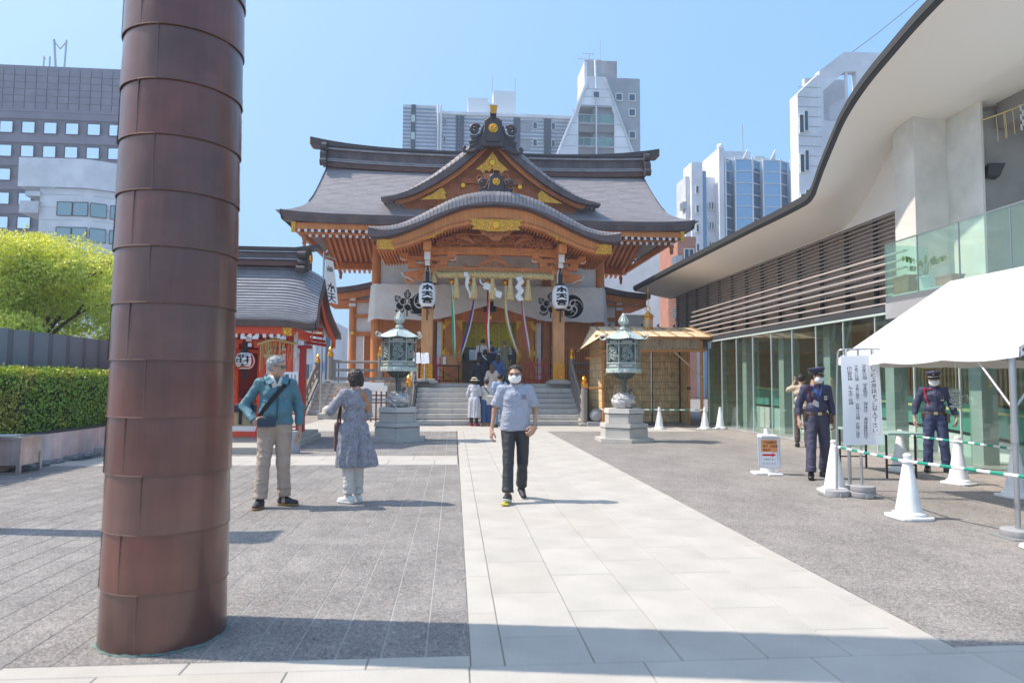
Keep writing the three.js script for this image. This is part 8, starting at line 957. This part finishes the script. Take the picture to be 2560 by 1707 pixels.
{
  // man walking towards the camera
  const w = person({ label: 'masked man in grey polo shirt and black trousers walking down the path', pos: [0.76, 0, -8.5], turn: 0.02, H: 1.66, mask: true, glasses: true, hairStyle: 'receding', skin: m([0.5, 0.28, 0.19], 0.5, { t: 'blotch', tile: 0.3, mean: 0.72 }), belly: 0.002,
    pose: { yaw: -0.22, pitch: 0.03, headX: -0.01, leg: { [-1]: { k: [-0.1, 0.5, 0.13], a: [-0.115, 0.1, 0.22], yaw: -0.3, pitch: -0.26 }, 1: { k: [0.1, 0.48, -0.02], a: [0.105, 0.125, -0.22], yaw: 0.08, pitch: 0.3 } }, arm: { [-1]: { e: [-0.262, 1.13, -0.06], w: [-0.3, 0.885, -0.03], d: [-0.08, -1, 0.16], t: [0.2, 0.1, 1], c: 0.55 }, 1: { e: [0.262, 1.13, -0.05], w: [0.235, 0.93, 0.13], d: [-0.5, -0.62, 0.35], t: [-0.6, 0.7, 0.4], c: 0.8 } } },
    shirt: { mat: cloth([0.36, 0.38, 0.46]), sleeve: 'short', hem: 0.88, e: 0.02, boxy: 1, collar: cloth([0.33, 0.35, 0.43]) }, trousers: { mat: cloth([0.036, 0.036, 0.04], { rough: 0.7, bump: 0.009 }), e: 0.008, low: 0.9 }, shoes: { mat: m([0.035, 0.035, 0.04], 0.6), sole: m([0.62, 0.62, 0.56], 0.6), trim: m([0.65, 0.6, 0.04], 0.5) } });
  const g = w.top; band(w, g, 1, [[0, 1.42], [0, 1.36], [0, 1.3]], 0.03, 0.003, 'placket', cloth([0.33, 0.35, 0.43])); for (const y of [1.385, 1.33]) part('button', sph(0.006, 0, y, g.hit(0, y, 1) + 0.006), MAT.black, w);
  const em = canvasTex(96, 96, (c) => { c.fillStyle = '#8a8ea6'; c.fillRect(0, 0, 96, 96); c.fillStyle = '#3c5a34'; c.beginPath(); c.arc(48, 44, 28, 3.14, 0); c.fill(); c.fillStyle = '#d8c890'; c.fillRect(30, 40, 36, 8); c.fillStyle = '#b8443a'; c.fillRect(12, 50, 72, 14); c.fillStyle = '#2c3c60'; c.fillRect(34, 66, 28, 10); }); const eg = new THREE.PlaneGeometry(0.07, 0.06); eg.rotateY(0.25); eg.translate(0.098, 1.305, g.hit(0.098, 1.305, 1) + 0.005); part('chest_emblem', eg, print(em), w);
  part('wristwatch', new THREE.TorusGeometry(0.034, 0.008, 6, 20).rotateX(1.0).translate(0.238, 0.955, 0.115), m([0.3, 0.34, 0.4], 0.3, { metal: 0.7 }), w); part('sole_edge', [B(0.09, 0.012, 0.1, -0.16, 0.018, 0.37, -0.3)], m([0.66, 0.58, 0.04], 0.5), w);
  // older man in a teal jacket
  const teal = cloth([0.085, 0.19, 0.235], { rough: 0.7 }), L = person({ label: 'grey-haired man in teal jacket and beige trousers looking aside, hand on hip', pos: [-2.08, 0, -8.2], turn: 0.3, H: 1.73, glasses: true, hair: m([0.3, 0.3, 0.31], 0.6), brow: m([0.2, 0.2, 0.2], 0.7), belly: 0.014,
    pose: { yaw: 1.0, pitch: 0.06, leg: { [-1]: { k: [-0.115, 0.49, 0.03], a: [-0.145, 0.085, 0.03], yaw: -0.35 }, 1: { k: [0.1, 0.49, 0.0], a: [0.12, 0.085, -0.06], yaw: 1.0 } }, arm: { [-1]: { e: [-0.335, 1.14, -0.08], w: [-0.225, 0.97, 0.12], d: [0.9, -0.1, 0.25], t: [0.1, 1, 0.2], c: 0.5 }, 1: { e: [0.262, 1.12, -0.05], w: [0.27, 0.87, 0.03], d: [0.02, -1, 0.12], t: [-0.2, 0.1, 1], c: 0.6 } } },
    shirt: { name: 'jacket', mat: teal, sleeve: 0.95, hem: 0.93, e: 0.018, fold: 0.011, boxy: 1 }, trousers: { mat: cloth([0.42, 0.325, 0.265]), e: 0.014 }, shoes: { mat: m([0.03, 0.032, 0.038], 0.6), sole: m([0.4, 0.2, 0.07], 0.7), trim: m([0.06, 0.06, 0.07], 0.6) } });
  const lg = L.top; band(L, lg, 1, [[0.14, 1.44], [0.07, 1.36], [-0.03, 1.24], [-0.12, 1.12], [-0.17, 1.03]], 0.05, 0.006, 'shoulder_strap', MAT.black); band(L, lg, 1, [[0.012, 1.38], [0.015, 1.2], [0.01, 0.98]], 0.012, 0.003, 'zip', m([0.025, 0.07, 0.1], 0.5));
  part('shirt_collar', [strip([[-0.075, 1.49, 0.02], [-0.05, 1.44, 0.085], [-0.01, 1.36, lg.hit(-0.01, 1.36, 1) + 0.004]], 0.06, 0.006), strip([[0.075, 1.49, 0.02], [0.055, 1.44, 0.085], [0.03, 1.37, lg.hit(0.03, 1.37, 1) + 0.004]], 0.055, 0.006)], cloth([0.6, 0.58, 0.54]), L); part('jacket_collar', [strip([[-0.1, 1.47, -0.03], [-0.1, 1.46, 0.05], [-0.07, 1.39, 0.115]], 0.07, 0.012), strip([[0.1, 1.47, -0.03], [0.1, 1.46, 0.05], [0.08, 1.39, 0.11]], 0.07, 0.012)], teal, L);
  const bag = thing('shoulder_bag', 'tan and dark shoulder bag hanging behind the man in teal', 'bag', [-2.44, 0.93, -8.24]); part('bag_body', [slab(0.2, 0.24, 0.12, 0, 0, 0, 0.03)], cloth([0.42, 0.34, 0.2]), bag); part('bag_flap', slab(0.22, 0.1, 0.14, 0.01, 0.16, 0.004, 0.02), cloth([0.05, 0.05, 0.07]), bag); part('buckle_strap', B(0.03, 0.2, 0.15, -0.03, 0.02, 0), MAT.black, bag);
  const wl = thing('phone_wallet', 'dark blue wallet case held at the waist by the man in teal', 'wallet', [-2.13, 0.93, -8.02]); part('case', slab(0.2, 0.1, 0.03, 0, 0, 0, 0.006), m([0.025, 0.045, 0.08], 0.45), wl); part('red_tag', [tube([[-0.09, 0.02, 0.01], [-0.12, -0.06, 0.02], [-0.14, -0.13, 0.02]], 0.008, 8, 5)], m([0.5, 0.02, 0.04], 0.6), wl); wl.rotation.y = 0.25;
  // woman seen from behind
  const px = tex(512, 512, (u, v) => { const a = fb(u, v, 9, 9, 201, 3), b = Math.abs(Math.sin(fb(u, v, 7, 7, 211, 2) * 26)), c = fb(u, v, 34, 34, 221, 2), k = 0.58 + 0.3 * (b - 0.5) + 0.3 * (c - 0.5) + 0.2 * (a - 0.5); return [k * 0.62, k * 0.63, k * 0.72]; }); px.repeat.set(1 / 0.6, 1 / 0.6);
  const dress = new THREE.MeshStandardMaterial({ map: px, color: new THREE.Color(0.66, 0.65, 0.66), roughness: 0.85 }), W = person({ label: 'woman with short dark hair in grey paisley dress seen from behind', pos: [-1.2, 0, -8.42], turn: Math.PI + 0.5, H: 1.585, fem: 1, hairStyle: 'bob', hair: m([0.03, 0.018, 0.018], 0.45),
    pose: { yaw: 0.1, pitch: 0.05, leg: { 1: { k: [0.075, 0.48, 0], a: [0.06, 0.085, -0.03], yaw: 0.55 }, [-1]: { k: [-0.075, 0.48, 0.02], a: [-0.07, 0.085, 0.05], yaw: 0.5 } }, arm: { [-1]: { e: [-0.2, 1.12, 0.06], w: [-0.1, 1.05, 0.25], d: [0.4, 0.3, 0.6], t: [0, 1, 0], c: 0.6 }, 1: { e: [0.3, 1.18, 0.06], w: [0.2, 1.3, 0.17], d: [-0.5, 0.8, 0.1], t: [0, 0.2, 1], c: 0.5 } } },
    shirt: { name: 'dress', mat: dress, sleeve: 0.7, hem: 0.46, e: 0.024, flare: 0.1, blow: -0.09, fold: 0.012 }, trousers: { mat: cloth([0.6, 0.55, 0.5]), e: 0.012, low: 0.92 }, shoes: { mat: m([0.72, 0.71, 0.7], 0.5), sole: SOLE, trim: m([0.3, 0.3, 0.4], 0.6) } });
  band(W, W.top, -1, [[-0.03, 1.47], [-0.09, 1.38], [-0.15, 1.26], [-0.17, 1.17]], 0.04, 0.006, 'bag_strap', m([0.5, 0.2, 0.05], 0.55));
  const wb = thing('brown_bag', 'dark brown shoulder bag at the hip of the woman in the dress', 'bag', [-1.4, 0.62, -8.5]); part('bag_body', [slab(0.1, 0.34, 0.28, 0, 0, 0, 0.03, 0.2)], cloth([0.14, 0.075, 0.07]), wb); part('bag_handle', tube([[0.0, 0.33, -0.1], [0.02, 0.55, 0], [0.0, 0.33, 0.1]], 0.012, 14, 6), cloth([0.14, 0.075, 0.07]), wb);
  // two guards in navy
  const navy = cloth([0.042, 0.044, 0.095], { rough: 0.6, bump: 0.011 }), navyT = cloth([0.056, 0.052, 0.095], { rough: 0.65, bump: 0.01 }), leather = m([0.09, 0.05, 0.035], 0.45), capOn = (p) => { p.onHead('cap_crown', [(() => { const g = sheet((u, v) => { const a = u * 6.2832, r = [0.088, 0.092, 0.124, 0.118, 0.0][Math.round(v * 4)], y = [0.052, 0.088, 0.122, 0.138, 0.142][Math.round(v * 4)]; return [Math.sin(a) * r, y + Math.cos(a) * 0.022 * v, Math.cos(a) * r * 1.06 - 0.006]; }, 36, 4); return g; })()], navy); p.onHead('cap_band', [sheet((u, v) => { const a = u * 6.2832; return [Math.sin(a) * 0.0915, 0.05 + v * 0.036, Math.cos(a) * 0.098 - 0.006]; }, 36, 1)], MAT.black); p.onHead('cap_peak', [sheet((u, v) => { const a = (u - 0.5) * 2.2; return [Math.sin(a) * (0.088 + 0.03 * v), 0.056 - 0.022 * v - 0.01 * Math.cos(a), Math.cos(a) * (0.094 + 0.055 * v) - 0.006]; }, 20, 4)], m([0.015, 0.015, 0.02], 0.2, { side: THREE.DoubleSide })); p.onHead('cap_cord', [tube(range(9).map((i) => { const a = (i / 8 - 0.5) * 2.1; return [Math.sin(a) * 0.096, 0.06, Math.cos(a) * 0.103 - 0.006]; }), 0.005, 20, 6)], m([0.6, 0.6, 0.6], 0.4)); p.onHead('cap_badge', [rod([0, 0.1, 0.108], [0, 0.1, 0.118], 0.014, 0.012, 14)], MAT.gold); };
  const guardKit = (p, red) => { const g = p.top; belt(p, leather, 0.985, m([0.6, 0.5, 0.25], 0.35, { metal: 0.7 })); band(p, g, 1, [[-0.155, 1.43], [-0.15, 1.34], [-0.125, 1.24], [-0.1, 1.16]], 0.016, 0.01, 'shoulder_cord', m(red, 0.6)); band(p, g, 1, [[-0.15, 1.44], [-0.1, 1.42], [-0.04, 1.43]], 0.014, 0.008, 'collar_cord', m(red, 0.6));
    const bt = canvasTex(64, 72, (c) => { c.fillStyle = '#e6e2dd'; c.fillRect(0, 0, 64, 72); c.fillStyle = '#7a1540'; for (let i = 0; i < 5; i++) { c.beginPath(); c.arc(32 + Math.sin(i * 1.257) * 11, 36 - Math.cos(i * 1.257) * 11, 10, 0, 7); c.fill(); } }); const q = new THREE.BoxGeometry(0.05, 0.06, 0.004); q.rotateY(0.3); q.translate(0.105, 1.255, g.hit(0.105, 1.255, 1) + 0.004); part('badge', q, print(bt), p); const pk = new THREE.BoxGeometry(0.1, 0.03, 0.006); pk.rotateY(0.28); pk.translate(0.1, 1.315, g.hit(0.1, 1.315, 1) + 0.003); part('pocket_flap', pk, navy, p); const pk2 = new THREE.BoxGeometry(0.1, 0.03, 0.006); pk2.rotateY(-0.28); pk2.translate(-0.09, 1.315, g.hit(-0.09, 1.315, 1) + 0.003); part('pocket_flap', pk2, navy, p); band(p, g, 1, [[0, 1.42], [0, 1.25], [0, 1.06]], 0.024, 0.003, 'placket', navy); part('holster', [slab(0.05, 0.16, 0.06, 0.19, 0.85, 0.05, 0.012)], leather, p); part('pouch', [slab(0.06, 0.09, 0.06, -0.18, 0.92, 0.04, 0.012)], leather, p); capOn(p); };
  const G1 = person({ label: 'guard in navy uniform and peaked cap with blue lanyard, head turned aside', pos: [5.66, 0, -10.3], turn: -0.12, H: 1.69, mask: true, glasses: true, pose: { yaw: 0.95, pitch: 0.05, leg: { [-1]: { k: [-0.125, 0.5, 0.08], a: [-0.16, 0.085, 0.14], yaw: -0.4 }, 1: { k: [0.12, 0.49, 0.0], a: [0.15, 0.085, -0.14], yaw: 0.4 } }, arm: { [-1]: { e: [-0.25, 1.14, -0.07], w: [-0.27, 0.9, -0.02], c: 0.6 }, 1: { e: [0.24, 1.14, -0.06], w: [0.26, 0.9, 0.02], c: 0.5 } } }, shirt: { mat: navy, sleeve: 0.96, hem: 0.985, e: 0.02, fold: 0.007, collar: navy }, trousers: { mat: navyT, e: 0.014 }, shoes: { mat: m([0.012, 0.012, 0.014], 0.15) } }); guardKit(G1, [0.16, 0.008, 0.02]);
  band(G1, G1.top, 1, [[-0.075, 1.45], [-0.045, 1.36], [-0.02, 1.24]], 0.014, 0.003, 'lanyard', m([0.03, 0.12, 0.5], 0.6)); band(G1, G1.top, 1, [[0.07, 1.45], [0.035, 1.36], [-0.012, 1.24]], 0.014, 0.003, 'lanyard', m([0.03, 0.12, 0.5], 0.6)); const id = new THREE.BoxGeometry(0.11, 0.08, 0.004); id.rotateZ(-0.5); id.translate(-0.05, 1.165, G1.top.hit(-0.05, 1.2, 1) + 0.022); part('identity_card', id, m([0.6, 0.6, 0.6], 0.4), G1);
  const G2 = person({ label: 'guard in navy uniform and peaked cap facing forward by the glass wall', pos: [8.1, 0, -10.95], turn: -0.5, H: 1.66, mask: true, pose: { yaw: -0.1, pitch: 0.12, roll: 0.07, leg: { [-1]: { k: [-0.11, 0.49, 0.03], a: [-0.13, 0.085, 0.0], yaw: -0.3 }, 1: { k: [0.12, 0.49, 0.03], a: [0.16, 0.085, 0.0], yaw: 0.35 } }, arm: { [-1]: { e: [-0.27, 1.14, -0.05], w: [-0.31, 0.9, -0.02], c: 0.7 }, 1: { e: [0.27, 1.14, -0.05], w: [0.32, 0.92, 0.0], c: 0.7 } } }, shirt: { mat: navy, sleeve: 0.96, hem: 0.985, e: 0.02, fold: 0.007, collar: navy }, trousers: { mat: cloth([0.04, 0.052, 0.125], { rough: 0.65, bump: 0.01 }), e: 0.014 }, shoes: { mat: m([0.012, 0.012, 0.014], 0.15) } }); guardKit(G2, [0.6, 0.01, 0.015]);
  person({ label: 'person in beige shirt standing by the glass behind the left guard', pos: [8.1, 0, -15.4], turn: 2.6, H: 1.68, far: 1, pose: { arm: { 1: { e: [0.32, 1.32, 0.1], w: [0.16, 1.5, 0.1], d: [-0.4, 1, 0], c: 0.5 } } }, shirt: { mat: cloth([0.5, 0.4, 0.3]), sleeve: 'short', hem: 0.9 }, trousers: { mat: cloth([0.1, 0.07, 0.06]) } });
  // visitors on the stairs and the porch, all seen from behind
  const Q = 'visitors queueing on the stairs', denim = cloth([0.05, 0.1, 0.24]), bag2 = (p, y, mat, x = 0.13, z = -0.16) => part('bag', slab(0.16, 0.24, 0.1, x, y, z, 0.03), mat, p), strapB = (p, a, b, mat) => band(p, p.top, -1, [[a[0], a[1]], [(a[0] + b[0]) / 2, (a[1] + b[1]) / 2], [b[0], b[1]]], 0.03, 0.008, 'strap', mat);
  const base = { far: 1, group: Q };
  const hatW = person({ ...base, label: 'visitor in straw sun hat and pale overall at the foot of the stairs', pos: [0.66, 0, -22.9], turn: Math.PI - 0.5, H: 1.6, fem: 1, hairStyle: 'bob', pose: { arm: { [-1]: { e: [-0.2, 1.15, 0.08], w: [-0.16, 1.2, 0.26], c: 0.6 } } }, shirt: { name: 'overall', mat: cloth([0.5, 0.5, 0.55]), sleeve: 0.7, hem: 0.3, e: 0.03, flare: 0.02 }, trousers: { mat: MAT.black, low: 0.95 }, shoes: { mat: m([0.3, 0.02, 0.03], 0.6) } }); hatW.onHead('sun_hat', [lathe([[0.175, 0.03], [0.12, 0.05], [0.1, 0.06], [0.1, 0.11], [0.07, 0.14], [0, 0.15]], 24)], cloth([0.62, 0.52, 0.36]));
  const capW = person({ ...base, label: 'visitor in dark cap, cream top and wide jeans at the foot of the stairs', pos: [1.07, 0, -23.0], turn: Math.PI + 0.25, H: 1.55, fem: 1, pose: { arm: { 1: { e: [0.2, 1.15, 0.1], w: [0.15, 1.3, 0.2], c: 0.6 } } }, shirt: { mat: cloth([0.66, 0.63, 0.57]), sleeve: 0.9, hem: 0.86, e: 0.03 }, trousers: { mat: denim, e: 0.04, low: 0.9 }, shoes: { mat: m([0.5, 0.3, 0.14], 0.6) } }); capW.onHead('baseball_cap', [lathe([[0.1, 0.03], [0.1, 0.07], [0.07, 0.125], [0, 0.14]], 20), B(0.12, 0.012, 0.1, 0, 0.03, 0.13)], m([0.06, 0.05, 0.06], 0.8)); strapB(capW, [0.12, 1.44], [-0.12, 1.12], MAT.black);
  const blueM = person({ ...base, label: 'man in pale blue shirt with dark strap behind the walking man', pos: [1.46, 0, -22.2], turn: Math.PI + 0.15, H: 1.72, pose: { arm: { [-1]: { e: [-0.2, 1.12, 0.12], w: [-0.05, 1.1, 0.25], c: 0.5 } } }, shirt: { mat: cloth([0.36, 0.46, 0.62]), sleeve: 0.6, hem: 0.84, e: 0.026 }, trousers: { mat: cloth([0.14, 0.26, 0.42]) } }); strapB(blueM, [-0.13, 1.45], [0.15, 1.1], m([0.03, 0.03, 0.08], 0.7)); { const tb = thing('tote_bag', 'cream cloth tote bag beside the visitor in pale blue', 'bag', [1.2, 0.74, -22.1]); part('bag_body', [slab(0.3, 0.3, 0.1, 0, 0, 0, 0.03)], cloth([0.6, 0.52, 0.44]), tb); part('bag_handle', tube([[-0.08, 0.28, 0], [0, 0.55, 0], [0.08, 0.28, 0]], 0.014, 10, 5), cloth([0.6, 0.52, 0.44]), tb); }
  person({ ...base, label: 'visitor with brown hair and beige top on the middle steps', pos: [1.32, 0.53, -24.2], turn: Math.PI, H: 1.56, fem: 1, hairStyle: 'long', hair: m([0.12, 0.06, 0.035], 0.5), shirt: { mat: cloth([0.58, 0.48, 0.42]), sleeve: 0.8, hem: 0.7, e: 0.028 }, trousers: { mat: denim } });
  person({ ...base, label: 'visitor in black top with short dark hair on the left of the steps', pos: [0.85, 0.71, -24.6], turn: Math.PI, H: 1.62, fem: 1, hairStyle: 'bob', shirt: { mat: cloth([0.02, 0.022, 0.034]), sleeve: 0.6, hem: 0.6, e: 0.036 }, trousers: { mat: MAT.black } });
  person({ ...base, label: 'long-haired visitor in blue denim jacket on the upper steps', pos: [1.56, 0.89, -24.9], turn: Math.PI, H: 1.58, fem: 1, hairStyle: 'long', hair: m([0.035, 0.018, 0.018], 0.5), shirt: { mat: denim, sleeve: 0.9, hem: 0.8, e: 0.026 }, trousers: { mat: cloth([0.6, 0.42, 0.45]) } });
  const bj = person({ ...base, label: 'visitor in black jacket with white strap high on the steps', pos: [1.12, 1.065, -25.3], turn: Math.PI, H: 1.6, fem: 1, hairStyle: 'bob', shirt: { mat: cloth([0.025, 0.025, 0.03]), sleeve: 0.95, hem: 0.82, e: 0.03 }, trousers: { mat: MAT.black } }); strapB(bj, [0.1, 1.45], [-0.06, 1.3], MAT.whitePaint);
  person({ ...base, label: 'visitor in dark navy top with bobbed hair at the top of the steps', pos: [1.4, 1.24, -25.65], turn: Math.PI, H: 1.55, fem: 1, hairStyle: 'bob', hair: m([0.03, 0.014, 0.014], 0.5), shirt: { mat: cloth([0.018, 0.02, 0.035]), sleeve: 0.9, hem: 0.8 }, trousers: { mat: MAT.black } });
  const ww = person({ ...base, label: 'visitor in white sweater with dark shoulder bag before the offertory chest', pos: [1.08, 1.42, -26.6], turn: Math.PI, H: 1.72, shirt: { mat: cloth([0.62, 0.57, 0.57]), sleeve: 0.95, hem: 0.86, e: 0.028 }, trousers: { mat: denim } }); strapB(ww, [0.12, 1.45], [0.13, 1.15], MAT.black); bag2(ww, 0.95, MAT.black);
  person({ ...base, label: 'visitor in bright blue shirt half hidden before the offertory chest', pos: [1.36, 1.42, -26.75], turn: Math.PI, H: 1.66, shirt: { mat: cloth([0.1, 0.25, 0.6]), sleeve: 'short', hem: 0.86 }, trousers: { mat: MAT.black } });
  const ov = person({ ...base, label: 'visitor with reddish hair and olive vest at the right of the chest', pos: [1.93, 1.42, -26.6], turn: Math.PI, H: 1.66, fem: 1, hair: m([0.2, 0.1, 0.1], 0.5), shirt: { mat: cloth([0.2, 0.19, 0.12]), sleeve: 'short', hem: 0.55, e: 0.03 }, trousers: { mat: cloth([0.2, 0.19, 0.12]) } }); part('white_sleeve', [1, -1].map((s) => rod([s * 0.17, 1.4, -0.01], [s * 0.235, 1.16, -0.03], 0.07, 0.075, 12)), MAT.whitePaint, ov); bag2(ov, 0.95, MAT.black, -0.22, -0.05);
}
{ // tall post standing left of the frame: only its shadow falls across the court
  const s = thing('wooden_post', 'tall wooden notice post casting the long shadow across the left court', 'post', [-5.8, 0, -7.25]); part('post', slab(0.28, 5.2, 0.24, 0, 0, 0, 0.02), MAT.greyWood, s); part('post_roof', [bar([-0.45, 5.05, 0], [0.05, 5.5, 0], 0.5, 0.05), bar([0.45, 5.05, 0], [-0.05, 5.5, 0], 0.5, 0.05)], MAT.greyWood, s);
}

renderer.render(scene, camera);
